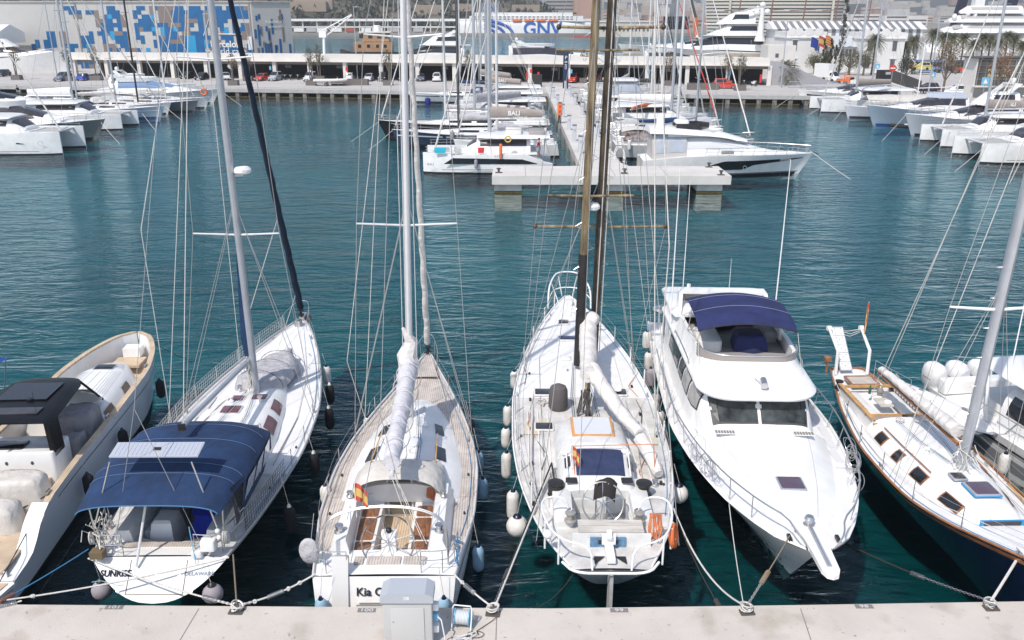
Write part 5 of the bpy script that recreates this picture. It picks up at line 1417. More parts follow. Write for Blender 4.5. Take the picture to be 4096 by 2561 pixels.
# WHITE CRUISER WITH THREE OUTBOARDS (right edge)
b=Berth('outboard_cruiser',Vector((17.75,30.9,0)),-82.5,'white cabin cruiser with three big white outboard engines at the right edge','motor boat')
t=b.t
h=Hull(11.5,[(0,1.62),(4,1.72),(8,1.5),(10.3,.8),(11.5,.05)],[(0,1.35),(6,1.5),(11.5,1.9)],rb=1.6,k0=.85,k1=0,p0=.6,p1=1.2)
h.mesh(24,7).build('hull',gel,t,True,50)
h.strip(1.12,1.2,0,1,.04).build('rub_strake',blk,t)
h.strip(.3,.8,.2,.9,.008,(-1,)).build('hull_shade_band',mat('hull_band_grey',(.30,.31,.33),.25),t)
h.deck(-.05,.02,11.4,None,16).build('deck',deckw,t)
for k,y in enumerate((-.95,0,.95)):
 e=MB().loft([[(-.75+x*s_,y+w_*s2,z)for x,w_ in((-.55,-.22),(-.35,-.34),(.3,-.34),(.5,-.24),(.5,.24),(.3,.34),(-.35,.34),(-.55,.22))]for z,s_,s2 in((.95,.7,.72),(1.15,.92,.9),(1.5,.98,.95),(1.8,.88,.86),(1.95,.62,.62),(2.0,.35,.35))],closed=True,cap=True).build('outboard_engine',gel,t,True,50)
 MB().box((-.8,y,.35),(.3,.14,1.3)).build('engine_leg',gel,e)
 MB().box((-.75,y-.315,1.4),(.5,.012,.05)).build('engine_stripe',greyd,e)
MB().rbox((.6,0,1.65),(.5,3.1,.5),.1).build('transom_seat',gel,t,True)
MB().rbox((2.2,.2,1.6),(1.6,2.2,.6),.1).build('cockpit_seat',cushw,t,True)
c=Cab([(3.6,1.4,1.25,1.4,2.9),(5.6,1.4,1.2,1.45,2.9),(7.2,1.25,1.0,1.5,2.2),(9.5,.8,.5,1.6,1.9)],5)
c.mesh(xs=[3.6,4.6,5.6,6.4,7.2,8.4,9.5]).build('cabin',gel,t,True,40)
c.win(3.9,6.6,.4,.85).build('cabin_window',glass,t)
rf=Cab([(2.2,1.35,1.3,3.35,3.45),(2.6,1.55,1.5,3.32,3.52),(6.6,1.55,1.5,3.3,3.55),(7.2,1.2,1.1,3.3,3.42)],4)
rf.mesh(xs=[2.2,2.6,4,5.5,6.6,7.2]).build('hardtop',gel,t,True,50)
for x,y in((2.7,-1.4),(2.7,1.4),(6.4,-1.3),(6.4,1.3)):MB().seg((x+.4,y,1.4),(x,y,3.35),.06,8).build('hardtop_leg',gel,t,True)
for x,y in((3.4,-1.1),(3.5,.0)):MB().seg((x,y,3.5),(x,y,7.0 if y<-1 else 5.4),.022,6).build('aerial',whitep,t,True)
flag(t,(3.5,.02,4.3),.25,.7,1.5,staff=1.0,d=(0,-1,0))
for sd_ in(-1,):
 MB().tube([(x,sd_*(h.b(x)-.1),h.zs(x)+.65)for x in frange(3,11,12)],.02,6).build('side_rail',steel,t,True)
 mb=MB()
 for x in(3.2,4.8,6.4,8,9.6):mb.seg((x-.5,sd_*(h.b(x)-.1),h.zs(x)),(x,sd_*(h.b(x)-.1),h.zs(x)+.65),.014,5)
 mb.build('rail_post',steel,t)
fender(b.W((5.0,-1.95,1.2)),.8,.18,fwht,'white fender on the cabin cruiser beside the classic sailboat',b.W((5,-1.6,2.1)),'fenders on the cabin cruiser')
fender(b.W((7.6,-1.85,1.3)),.8,.18,stripe,'navy fender with white top on the cabin cruiser beside the classic sailboat',b.W((7.6,-1.5,2.1)),'fenders on the cabin cruiser',capm=fwht)
tn=thing('tender',(15.55,28.3,.9),R(-64),'upturned white tender resting between the classic sailboat and the cabin cruiser','tender')
MB().loft([[(x,w_*math.cos(a),.55+.42*math.sin(a)*(w_/.55))for a in frange(0,PI,9)]for x,w_ in((-1.9,.5),(-1,.55),(0,.55),(1,.48),(1.7,.28),(2.0,.08))],cap=True).build('tender_hull',gel,tn,True,50)
MB().box((0,0,.5),(3.4,.9,.05)).build('tender_rim',greyp,tn)
for x in(-1,.8):MB().rbox((x,0,.99),(.22,.08,.06),.02).build('lifting_eye',steel,tn,True)
# JUDITH (open launch, left)
b=Berth('open_launch',Vector((-15.15,19.3,0)),92.9,'open white launch with wide teak rails and a black hard top, at the left','launch')
t=b.t;t.scale=(.93,.97,1.3)
h=Hull(16.4,[(0,1.95),(1.5,1.97),(5,1.86),(9,1.80),(12,1.76),(14.0,1.45),(15.2,1.05),(16.0,.62),(16.4,.06)],[(0,.55),(1.0,.62),(2.1,1.15),(3,1.32),(9,1.42),(16.4,1.72)],rs=-.3,rb=.3,k0=.85,k1=.6,p0=.6,p1=.9)
h.mesh(34,8).build('hull',mat('gelcoat_lilac',(.78,.78,.83),.3,coat=.2),t,True,50)
h.strip(1.12,1.145,.2,.99,.01).build('hull_line',stripe,t)
h.strip(.15,.2,.02,.7,.01).build('hull_line',whitep,t)
h.strip(-.5,.1,0,.98,.01).build('antifouling',boot,t)
for sd_ in(-1,1):
 xs=frange(2.6,16.3,34)
 MB().loft([[(x,sd_*(h.b(x)+.02),h.zs(x)+.015),(x,sd_*max(h.b(x)-.19,.02),h.zs(x)+.02),(x,sd_*max(h.b(x)-.19,.02),h.zs(x)-.05)]for x in xs]).build('teak_rail',teakn,t)
 MB().loft([[(x,sd_*max(h.b(x)-.19,.02),h.zs(x)-.04),(x,sd_*max(h.b(x)-.24,.02),.72)]for x in xs]).build('bulwark',gel,t)
 MB().loft([[(x,sd_*h.b(x),h.zs(x)+.01),(x,sd_*(h.b(x)-.5),h.zs(x)+.01),(x,sd_*(h.b(x)-.5),.5)]for x in frange(0,2.6,8)]).build('stern_wing',gel,t,True,40)
MB().slab([(x,h.b(x)-.35)for x in frange(.1,15.8,20)]+[(x,-h.b(x)+.35)for x in frange(15.8,.1,20)],.68,.72).build('cockpit_sole',teakn,t)
MB().slab([(-.9,-1.75),(.1,-1.95),(.1,1.95),(-.9,1.75)],.42,.50).build('swim_platform',gel,t)
MB().slab([(-.82,-1.6),(.08,-1.8),(.08,1.8),(-.82,1.6)],.505,.52).build('platform_teak',teakn,t)
text('Judith',.34,mat('letter_lilac',(.45,.47,.55),.4),t,Vector((.12,-.75,.605)),face_M((0,-1,0),(.5,0,1)),.003)
MB().box((.16,0,.61),(.04,3.4,.2)).build('transom_step',gel,t)
c=Cab([(8.4,1.42,1.3,.7,1.5),(10,1.42,1.28,.7,1.6),(12.3,1.28,1.05,.8,1.6),(13.4,.82,.6,.9,1.5),(13.7,.6,.4,1.0,1.4)],4)
c.mesh(xs=frange(8.4,13.7,12)).build('forward_cabin',gel,t,True,45)
mb=MB()
for k in range(-6,7):mb.tube([c.ev(x,k*.055,.004)for x in frange(9.0,13.2,8)],.006,3)
mb.build('cabin_seam',greyp,t)
hatch(None,12.5,.0,.7,.45,t,glass,steel,z=1.57)
for x0,x1 in((8.9,9.7),(11.0,11.7)):c.win(x0,x1,.35,.75).build('cabin_window',mat('window_brown',(.10,.055,.03),.2),t)
MB().box((14.9,0,1.05),(1.0,1.2,.08)).build('bow_seat',teakn,t);MB().box((15.6,0,1.25),(.6,.7,.3)).build('bow_step',gel,t)
MB().rbox((5.5,.1,1.18),(1.3,2.6,.98),.12).build('galley_console',gel,t,True)
o=MB().rbox((5.4,.6,1.69),(.6,1.5,.04),.08).build('worktop',glass,t,True)
for y in(-.5,.3,1.0):MB().lathe([(.001,0),(.05,0),(.05,.02),(.001,.02)],(4.84,y,1.4),10,face_M((0,1,0),(0,0,1))).build('console_fitting',castm,t)
MB().box((4.7,.2,.86),(.3,2.4,.3)).build('console_step',teakn,t)
tt=Cab([(4.4,1.35,1.25,2.58,2.62),(4.7,1.5,1.42,2.52,2.68),(7.6,1.2,1.08,2.54,2.72),(8.1,.95,.85,2.56,2.62)],3)
blkg=mat('black_gloss',(.008,.008,.010),.35,spec=.25)
tt.mesh(xs=[4.4,4.55,4.7,5.7,6.7,7.6,7.9,8.1]).build('hard_top',blkg,t,True,50)
MB().box((6.6,0,2.72),(1.4,1.6,.02)).build('roof_glass',glass,t);MB().box((5.1,0,2.69),(.5,1.9,.02)).build('roof_glass',glassm,t)
MB().seg((5.7,-.5,2.7),(5.7,-.5,3.0),.01,5).build('aerial',blk,t);MB().lathe([(.1,0),(.1,.03),(.02,.05)],(5.9,-.3,2.72),12).build('gps_puck',blk,t,True)
for sd_ in(-1,1):
 MB().loft([[(x,sd_*y,z)for x,y in((x0,1.05),(x0+.7,1.05),(x0+.7,1.2),(x0,1.2))]for x0,z in((5.0,1.5),(4.9,2.56))],closed=True,cap=True).build('roof_support',blkg,t)
 MB().seg((8.0,sd_*.95,2.56),(9.3,sd_*1.1,1.6),.04,8).build('windscreen_post',blkg,t,True)
MB().loft([[(8.5,y,2.15)for y in frange(-1.0,1.0,8)],[(9.1+.5*(1-(y/1.1)**2),y,1.75)for y in frange(-1.1,1.1,8)]]).build('windscreen',mat('windscreen_smoke',(.10,.10,.11),.1),t,True)
MB().loft([[(9.15+.5*(1-(y/1.15)**2)-.5*k,y*(1+.08*k),1.77-.2*k)for y in frange(-1.2,1.2,9)]for k in(0,1)]).build('screen_base',gel,t,True)
def cover(x0,x1,y0,y1,z0,z1,m_,seed):
 r_=random.Random(seed);mb=MB();secs=[]
 for z,s_ in((z0,1.06),(z0+(z1-z0)*.5,1.0),(z1-.12,.95),(z1-.02,.84),(z1,.6)):
  ring=[]
  for k in range(20):
   a=2*PI*k/20;cx_,cy_=math.cos(a),math.sin(a)
   sx2=abs(cx_)**.45*(1 if cx_>0 else-1);sy2=abs(cy_)**.45*(1 if cy_>0 else-1)
   ring.append(((x0+x1)/2+(x1-x0)/2*sx2*s_+r_.uniform(-.03,.03),(y0+y1)/2+(y1-y0)/2*sy2*s_+r_.uniform(-.03,.03),z+r_.uniform(-.03,.02)))
  secs.append(ring)
 return mb.loft(secs,closed=True,cap=True).build('seat_cover',m_,t,True,70)
cover(7.3,8.7,-1.35,-.1,.75,1.75,greyd,1);cover(6.4,7.2,-1.35,-.7,.75,1.45,greyd,2)
cover(3.3,4.3,-1.35,.3,.72,1.5,beige,3);cover(3.2,4.4,.5,1.6,.72,1.6,beige,4);cover(2.0,3.0,-1.1,.7,.72,1.3,beige,5);cover(1.9,3.2,.9,1.6,.72,1.3,beige,6)
flag(t,(4.6,.9,2.3),.5,.4,.9,staff=.7,d=(-.3,-1,0))
for x in(3.0,8.2,12.6):MB().box((x,-(h.b(x)-.17),h.zs(x)+.06),(.3,.06,.06)).build('deck_cleat',steel,t)
for x,lab in((13.0,'black fender farthest forward on the open launch'),(8.3,'black fender amidships on the open launch'),(5.0,'black fender near the stern of the open launch')):
 fender(b.W((x*.93,-(h.b(x)*.97+.2),1.35)),.8,.17,fblk,lab,b.W((x*.93+.1,-(h.b(x)*.97-.05),1.9)),'black fenders on the open launch')
jud=b
t=thing('awning',(-20.2,29.4,0),0,'corner of a blue awning at the left edge beyond the open launch','awning')
MB().loft([[(x,y,2.75-.35*(x/1.6)**2*(1 if x>0 else 0)+dz)for x in frange(-3,1.0,8)]for y,dz in((-1.4,-.15),(-.9,0),(.9,0),(1.4,-.15))]).build('canopy',mat('awning_blue',(.01,.05,.28),.8),t,True,60)
for y in(-1.2,1.2):MB().seg((.9,y,2.6),(.3,y,.0),.02,6).build('awning_pole',steel,t)
# MOORING LINES
ML='mooring lines to the near quay'
c0,c1,c2,c3=cleats
s=sun_b
pL=s.W((-.1,1.85,1.45));pR=s.W((-.1,-1.85,1.45))
left_off=P('A',0,1340,1.25)
mooring(pR,left_off+Vector((-.6,-.05,0)),.022,rope,'white line crossing the SUNRISE transom toward the lower left',.12,None,group=ML,knots=(.78,))
mooring(pL,c0,.022,rope,'line crossing the SUNRISE transom toward the mooring ring at its right',.10,.80,group=ML,chain=.14)
mooring(s.W((-.05,-1.95,1.5)),c0+Vector((0,0,.05)),.022,mat('rope_olive',(.18,.15,.11),.9),'dark straight line from the right quarter of SUNRISE down to the ring',.02,None,group=ML)
mooring(P('A',408,1092,1.2),P('A',0,1335,1.25),.016,ropeb,'thin blue line between the open launch and SUNRISE',.03,.86,mat('spring_rust',(.22,.10,.06),.6),group=ML)
mooring(P('A',100,1330,1.25),P('A',-40,1370,1.2),.02,rope,'rope tail with a steel spring in the lower left corner',.01,.2,group=ML,n=6)
kb=Vector((-3.29,18.75,0))
mooring((-5.05,18.75,1.42),c0,.024,rope,'white line from the left quarter of the Kia yacht to the mooring ring',.12,.45,group=ML,knots=(.25,.36,.75),chain=.15)
mooring((-1.5,18.75,1.42),c1,.024,rope,'white line from the right quarter of the Kia yacht to the mooring ring',.05,.35,group=ML,knots=(.25,.5,.9))
a_=amar.W((5.2,1.35,1.75))
mooring(a_,c1+Vector((0,.05,0)),.026,roped,'black doubled line over the weathered yacht\'s left rail to the ring',.02,.82,castm,group=ML,chain=.1)
mooring(a_+Vector((.06,0,0)),c1+Vector((.05,.05,.02)),.024,rope,'white doubled line beside the black one over the weathered yacht\'s left rail',.0,None,group=ML)
mooring(a_,amar.W((3.7,1.28,1.75)),.03,roped,'black line from the turning block to the deck winch of the weathered yacht',.0,None,group=ML,n=4)
mooring(amar.W((3.0,-2.1,1.5)),c2,.026,rope,'slack white line hanging from the weathered yacht to the ring by plate 98',.55,None,group=ML)
mooring(amar.W((3.1,-2.1,1.45)),c2+Vector((-.5,.1,-.3)),.018,roped,'dark line hanging beside the slack white line',.2,.9,castm,group=ML)
mooring(my.W((18.75,-.62,2.2)),c2,.018,mat('rope_olive',(.18,.15,.11),.9),'line from the motor yacht bow cleat ending in chain at the ring',.03,.52,mat('spring_rust2',(.35,.27,.18),.5),group=ML,chain=.38)
mooring(my.W((16.4,-1.75,2.0)),c2+Vector((-.06,.03,0)),.012,rope,'thin white line hanging from the side of the motor yacht to the ring',.12,None,group=ML)
mooring(P('E',1015,1115,1.9),c3,.035,rope,'thick pale line from the classic sailboat bow to the right mooring ring',.02,None,group=ML)
mooring(P('E',210,1065,.3),c3+Vector((0,.02,.02)),.022,roped,'dark line ending in a spring and white chain at the right mooring ring',.10,.52,group=ML,chain=.42)
mooring(P('C',460,1290,1.5),P('C',230,1495,1.2),.010,roped,'thin black line from the weathered yacht stern to the quay',.35,None,group=ML)
mooring(P('A',215,845,1.4),P('A',-10,950,.9),.02,roped,'black line lying across the stern of the open launch',.03,None,group=ML,n=6)
mooring(P('A',205,860,1.4),P('A',0,1240,1.0),.016,roped,'black line running down from the launch cleat past its name',.02,None,group=ML,n=6)
mooring(P('A',690,130,1.7),P('A',890,232,.05),.014,roped,'dark bow line running into the water from the open launch',.05,None,group='bow lines into the water',n=6)
mooring(P('A',1425,190,1.8),P('A',1482,243,.05),.014,roped,'dark bow line running into the water from SUNRISE',.03,None,group='bow lines into the water',n=6)
# BOATS FARTHER OUT: one builder per type
def local(o,deg,w):
 return Matrix.Rotation(R(-deg),3,'Z')@(Vector(w)-Vector(o))
def rig(t,ft,H,r,mm,spr,bowx,jib,jr=.09,beam=2.0,n=8):
 top,mo=mast_parts(t,ft,H,r,(0,0),mm,n=n,fore=1.25)
 for z,w in spr:spreader(t,ft,top,z,w,.1,.035,mm,.05)
 for s_ in(-1,1):
  wires(t,[[(ft[0]-.2,s_*beam*.92,1.4),(ft[0]-.1,s_*(spr[0][1]if spr else beam),spr[0][0]if spr else 6),top]],.02)
 fx=Vector((bowx,0,1.7));tp=along(ft,top,ft[2]+H*.96)
 if jib:twisted(fx.lerp(tp,.03),fx.lerp(tp,.93),jr,7,.12,30,6).build('furled_jib',jib,t,True,80)
 MB().seg(fx,tp,.015,4).build('forestay',wire,t)
 MB().seg((.2,0,1.5),top,.015,4).build('backstay',wire,t)
 return top
def gsail(o,deg,L,B,label,mast=None,hm=gel,cov=taupe,dod=None,H=17,mm=alu,jib=sailc,group=None,zf=1.35,boomz=1.35,band=None,deckm=None,btm=boot,boomL=.36,flagc=None):
 t=thing('sailboat',o,R(deg),label,'sailboat',group)
 h=Hull(L,[(0,B*.38),(L*.15,B*.45),(L*.4,B*.5),(L*.65,B*.42),(L*.85,B*.22),(L,.04)],[(0,zf),(L*.5,zf),(L,zf+.4)],rs=-.3,rb=L*.06,k0=.6,k1=.04,p0=.5,p1=.95)
 h.mesh(18,6).build('hull',hm,t,True,50)
 h.strip(-.3,.15,0,.98,.02,n=12).build('antifouling',btm,t)
 if band:h.strip(zf-.35,zf-.2,.02,.98,.02,n=12).build('hull_stripe',band,t)
 h.deck(-.02,.02,L-.1,None,14).build('deck',deckm or deckw,t)
 c=Cab([(L*.28,B*.3,B*.25,zf,zf+.55),(L*.5,B*.3,B*.24,zf,zf+.55),(L*.68,B*.16,B*.1,zf+.1,zf+.35),(L*.72,B*.1,B*.05,zf+.15,zf+.2)],3.5)
 c.mesh(xs=frange(L*.28,L*.72,8)).build('coachroof',gel,t,True,50)
 for a,b_ in((.32,.42),(.45,.58)):c.win(L*a,L*b_,.35,.8,n=4).build('cabin_window',glass,t)
 MB().box((L*.15,0,zf+.03),(L*.2,B*.4,.06)).build('cockpit',teak,t)
 for s_ in(-1,1):MB().rbox((L*.15,s_*B*.28,zf+.2),(L*.24,.3,.4),.1).build('coaming',gel,t,True)
 MB().torus((L*.08,0,zf+.8),.45,.03,16,5,Matrix.Rotation(R(80),3,'Y')).build('steering_wheel',steel,t,True)
 if dod:
  d=Cab([(L*.24,B*.32,B*.27,zf+.3,zf+1.2),(L*.3,B*.3,B*.24,zf+.4,zf+1.3),(L*.37,B*.26,B*.18,zf+.5,zf+.65)],3)
  d.mesh(xs=frange(L*.24,L*.37,5),cap=False).build('sprayhood',dod,t,True,70)
  d.win(L*.27,L*.32,.3,.8,n=3).build('sprayhood_window',vinyl,t)
 for s_ in(-1,1):
  mb=MB()
  for hh in(.6,.3):mb.tube([(x,s_*(h.b(x)-.08),h.zs(x)+hh)for x in frange(.1,L-.3,14)],.015,4)
  mb.build('lifeline',wire,t)
  mb=MB()
  for x in frange(.3,L-.8,8):mb.seg((x,s_*(h.b(x)-.08),h.zs(x)),(x,s_*(h.b(x)-.08),h.zs(x)+.62),.018,4)
  mb.build('stanchion_row',steel,t)
 ft=local(o,deg,mast)if mast is not None else Vector((L*.58,0,zf+.5))
 ft=(ft.x,ft.y,zf+.4)
 rig(t,ft,H,.12,mm,((zf+H*.33,B*.36),(zf+H*.62,B*.3)),L-.3,jib,.09,B*.46)
 bz=zf+boomz
 e=(ft[0]-L*boomL,ft[1]*.3,bz+.1)
 MB().seg((ft[0],ft[1],bz),e,.09,6).build('boom',mm if mm is not alu else alu,t,True)
 if cov:sailpack((ft[0]-.1,ft[1],bz+.1),(e[0]+.2,e[1],bz+.15),.75,.35,.24,.14,0,int(L*7),12,.08).build('sail_cover',cov,t,True,80)
 mb=MB().tube(smoothp([(L-1.2,h.b(L-1.2),zf+1.0),(L,.15,zf+1.1),(L,-.15,zf+1.1),(L-1.2,-h.b(L-1.2),zf+1.0)],1),.025,5)
 mb.tube(smoothp([(.9,B*.42,zf+.9),(0,B*.36,zf+.9),(0,-B*.36,zf+.9),(.9,-B*.42,zf+.9)],1),.025,5)
 mb.build('pulpit',steel,t,True)
 return t,h
def gcat(o,deg,L,B,label,mast=None,cov=taupe,word=None,H=17,group=None,zf=1.9,jib=sailc,fly=False,mm=alus,hm=gel,boomz=None,wside=1,power=False,jr=.1):
 t=thing('catamaran',o,R(deg),label,'catamaran',group)
 w=B*.13;yc=B/2-w
 for s_ in(-1,1):
  st=[(0,.35,.9),(L*.06,.8,1.0),(L*.12,1.0,zf-.4),(L*.2,1.0,zf),(L*.6,1.0,zf),(L*.9,.62,zf+.05),(L-.15,.16,zf+.1),(L,.08,zf+.1)]
  mb=MB().loft([[(x,s_*yc+y*w*f,z)for y,z in((-.72,-.4),(-.86,.1),(-1,zz*.6),(-1,zz),(1,zz),(1,zz*.6),(.86,.1),(.72,-.4))]for x,f,zz in st],closed=True,cap=True)
  hl=mb.build('hull',hm,t,True,40)
  mb=MB().loft([[(x,s_*yc+y*(w*f+.02),z)for y,z in((-.76,-.4),(-.88,.14))]for x,f,zz in st]).loft([[(x,s_*yc+y*(w*f+.02),z)for y,z in((.76,-.4),(.88,.14))]for x,f,zz in st])
  mb.build('antifouling',boot,t)
  mb=MB()
  mb.loft([[(x,s_*(yc+w*(1.0 if x<L*.62 else .88)+.015),z)for z in(zf*.52,zf*.52+k)]for x,k in((L*.25,.02),(L*.3,.32),(L*.62,.3),(L*.74,.02))]).build('hull_window',glass,t)
  MB().box((L*.5,s_*(yc+w+.01),.42),(L*.7,.02,.05)).build('hull_line',greyh,t)
 MB().box((L*.42,0,zf-.5),(L*.56,B-2*w,.9)).build('bridge_deck',hm,t)
 MB().box((L*.42,0,zf+.0),(L*.6,B*.96,.06)).build('main_deck',deckw,t)
 MB().seg((L*.93,-yc,zf-.1),(L*.93,yc,zf-.1),.13,8).build('crossbeam',alu,t,True)
 MB().loft([[(x,y,zf-.05)for y in(-yc+w*.9,yc-w*.9)]for x in(L*.71,L*.92)]).build('trampoline',mat('trampoline_net',(.40,.40,.39),.8),t)
 top_z=zf+1.45
 c=Cab([(L*.17,B*.34,B*.31,zf,top_z),(L*.5,B*.35,B*.3,zf,top_z),(L*.58,B*.32,B*.26,zf,top_z-.1),(L*.68,B*.24,B*.16,zf,zf+.35)],4)
 c.mesh(xs=frange(L*.17,L*.68,10)).build('cabin',gel,t,True,45)
 c.win(L*.2,L*.56,.45,.85,n=6).build('cabin_window',glassm,t)
 c.top(L*.59,L*.665,-.86,.86,.03,4,8).build('windscreen',glassm,t)
 rf=Cab([(L*.02,B*.36,B*.35,top_z+.02,top_z+.22),(L*.1,B*.40,B*.38,top_z,top_z+.28),(L*.5,B*.38,B*.35,top_z,top_z+.28),(L*.585,B*.28,B*.2,top_z,top_z+.14)],4)
 rf.mesh(xs=frange(L*.02,L*.585,9)).build('hard_top',gel,t,True,45)
 for x,y in((L*.05,-B*.33),(L*.05,B*.33)):MB().seg((x,y,zf),(x,y,top_z+.05),.06,6).build('roof_post',alu,t)
 if fly:
  MB().rbox((L*.3,B*.05,top_z+.5),(1.6,B*.4,.45),.15).build('helm_seat',cushw,t,True)
  MB().rbox((L*.12,0,top_z+.45),(1.6,B*.5,.35),.15).build('sun_lounge',cush,t,True)
  MB().tube([(L*.45,-B*.3,top_z+.8),(L*.1,-B*.36,top_z+.8),(L*.03,0,top_z+.8),(L*.1,B*.36,top_z+.8),(L*.45,B*.3,top_z+.8)],.025,5).build('fly_rail',steel,t,True)
 for s_ in(-1,1):
  mb=MB()
  for hh in(.35,.65):mb.tube([(x,s_*(B/2-.1-(0 if x<L*.7 else w*(x/L-.7)*3)),zf+hh)for x in frange(L*.2,L*.98,8)],.016,4)
  mb.build('lifeline',wire,t)
  mb=MB()
  for x in frange(L*.22,L*.97,7):mb.seg((x,s_*(B/2-.1-(0 if x<L*.7 else w*(x/L-.7)*3)),zf),(x,s_*(B/2-.1-(0 if x<L*.7 else w*(x/L-.7)*3)),zf+.66),.018,4)
  mb.build('stanchion_row',steel,t)
 if not power:
  ft=local(o,deg,mast)if mast is not None else Vector((L*.56,0,0))
  ft=(ft.x,ft.y,top_z+.1)
  rig(t,ft,H,.15,mm,((top_z+H*.36,B*.2),(top_z+H*.66,B*.16)),L*.93,jib,jr,B*.5)
  bz=boomz or top_z+.9
  e=(ft[0]-L*.43,ft[1]*.5,bz)
  MB().seg((ft[0],ft[1],bz),e,.11,6).build('boom',alu,t,True)
  sailpack((ft[0]-.1,ft[1],bz+.1),(e[0]+.2,e[1],bz+.12),1.15,.8,.26,.2,0,int(L*9),12,.05).build('sail_cover',cov,t,True,80)
  if word:
   text(word,.62,whitep,t,Vector(((ft[0]*.55+e[0]*.45),ft[1]*.7+wside*.34,bz+.52)),face_M((-wside,0,0),(0,0,1)),.004,name='sail_cover_lettering',bold=.012)
 return t,c
def gmy(o,deg,L,B,label,hm=gel,zf=1.7,levels=1,group=None,band=None,blunt=False,arch=True,winm=glassm,canvas=None,roofh=1.7,name='motor_yacht',dome=True,sleek=.12,btm=boot,sh=None):
 t=thing(name,o,R(deg),label,'motor yacht',group)
 h=Hull(L,[(0,B*.44),(L*.3,B*.5),(L*.6,B*.47),(L*.8,B*.33),(L*.93,B*.14),(L,.06)],sh or[(0,zf*.8),(L*.4,zf*.95),(L,zf*1.3)],rb=L*.09,k0=.85,k1=.0,p0=.6,p1=1.25,tp=1.6)
 h.mesh(20,7).build('hull',hm,t,True,50)
 h.strip(-.3,.18,0,.97,.03,n=12).build('antifouling',btm,t)
 if band:h.strip(lambda t_:.5+.12*t_,lambda t_:.72+.1*t_,.3,.93,.03,n=14,rel=True).build('hull_window',band,t)
 h.deck(-.02,.02,L-.1,None,16).build('deck',deckw,t)
 zt=zf+roofh*.92
 c=Cab([(L*.12,B*.4,B*.34,zf*.9,zt),(L*(.5-sleek),B*.4,B*.33,zf,zt),(L*(.62),B*.36,B*.26,zf,zf+roofh*.45),(L*.78,B*.2,B*.12,zf*1.1,zf*1.25),(L*.85,B*.1,B*.05,zf*1.15,zf*1.2)],3.6)
 c.mesh(xs=frange(L*.12,L*.85,14)).build('superstructure',gel,t,True,50)
 c.win(L*.15,L*.58,.42,.84,n=8,skew1=-L*.05).build('cabin_window',winm,t)
 c.top(L*(.51-sleek),L*.61,-.9,.9,.03,5,8).build('windscreen',winm,t)
 z=zt
 for lv in range(1,levels):
  k=1-.16*lv
  d=Cab([(L*(.1+.05*lv),B*.38*k,B*.33*k,z,z+roofh*.75),(L*(.4-.04*lv),B*.37*k,B*.3*k,z,z+roofh*.75),(L*(.52-.05*lv),B*.3*k,B*.18*k,z,z+.12)],4)
  d.mesh(xs=frange(L*(.1+.05*lv),L*(.52-.05*lv),7)).build('upper_deck',gel,t,True,50)
  d.win(L*(.14+.05*lv),L*(.44-.05*lv),.4,.8,n=5,skew1=-L*.02).build('cabin_window',winm,t)
  MB().loft([[(x,y,zz)for x,y in((L*(.02+.05*lv),-B*.42*k),(L*.42,-B*.4*k),(L*.5,0),(L*.42,B*.4*k),(L*(.02+.05*lv),B*.42*k))]for zz in(z-.12,z+.06)],closed=True,cap=True).build('deck_overhang',gel,t)
  z+=roofh*.75
 if levels==1 or canvas:
  MB().loft([[(x*L,y*B,z+zz)for x,y in((.14,-.34),(.40,-.31),(.47,0),(.40,.31),(.14,.34))]for zz in(-.15,.45)],closed=True).build('fly_screen',canvas or gel,t,True,60)
 if arch:
  for s_ in(-1,1):
   MB().loft([[(x0*L+x,s_*B*y0+y,zz)for x,y in((0,-.06),(L*.05,-.06),(L*.05,.06),(0,.06))]for x0,y0,zz in((.24,.33,z-.1),(.16,.3,z+1.0))],closed=True,cap=True).build('arch_leg',gel,t)
  MB().box((L*.185,0,z+1.02),(L*.06,B*.62,.12)).build('arch_bridge',gel,t)
  if dome:MB().ball((L*.18,0,z+1.4),.35,10,6).build('satellite_dome',gel,t,True)
  MB().seg((L*.18,B*.2,z+1),(L*.17,B*.2,z+2.6),.03,5).build('aerial',whitep,t)
 for s_ in(-1,1):
  MB().tube([(x,s_*max(.1,h.b(x)-.1),h.zs(x)+.7)for x in frange(L*.35,L*.985,12)],.03,5).build('bow_rail',steel,t,True)
  mb=MB()
  for x in frange(L*.36,L*.97,10):mb.seg((x-.2,s_*max(.1,h.b(x)-.1),h.zs(x)),(x,s_*max(.1,h.b(x)-.1),h.zs(x)+.7),.028,4)
  mb.build('rail_stanchions',steel,t)
 for s_ in(-1,1):MB().tube([(x,s_*max(.1,h.b(x)-.1),h.zs(x)+.36)for x in frange(L*.36,L*.97,12)],.02,4).build('bow_rail',steel,t,True)
 MB().box((-.5,0,.35),(1.0,B*.8,.1)).build('swim_platform',teakn,t)
 return t,h
def bowline(a,b,lab,group='mooring lines from bows into the water'):
 mb=MB().tube(wave_line(a,b,.05,3),.03,4)
 tag(mb.build('bow_line',rope),lab,'mooring rope',group)
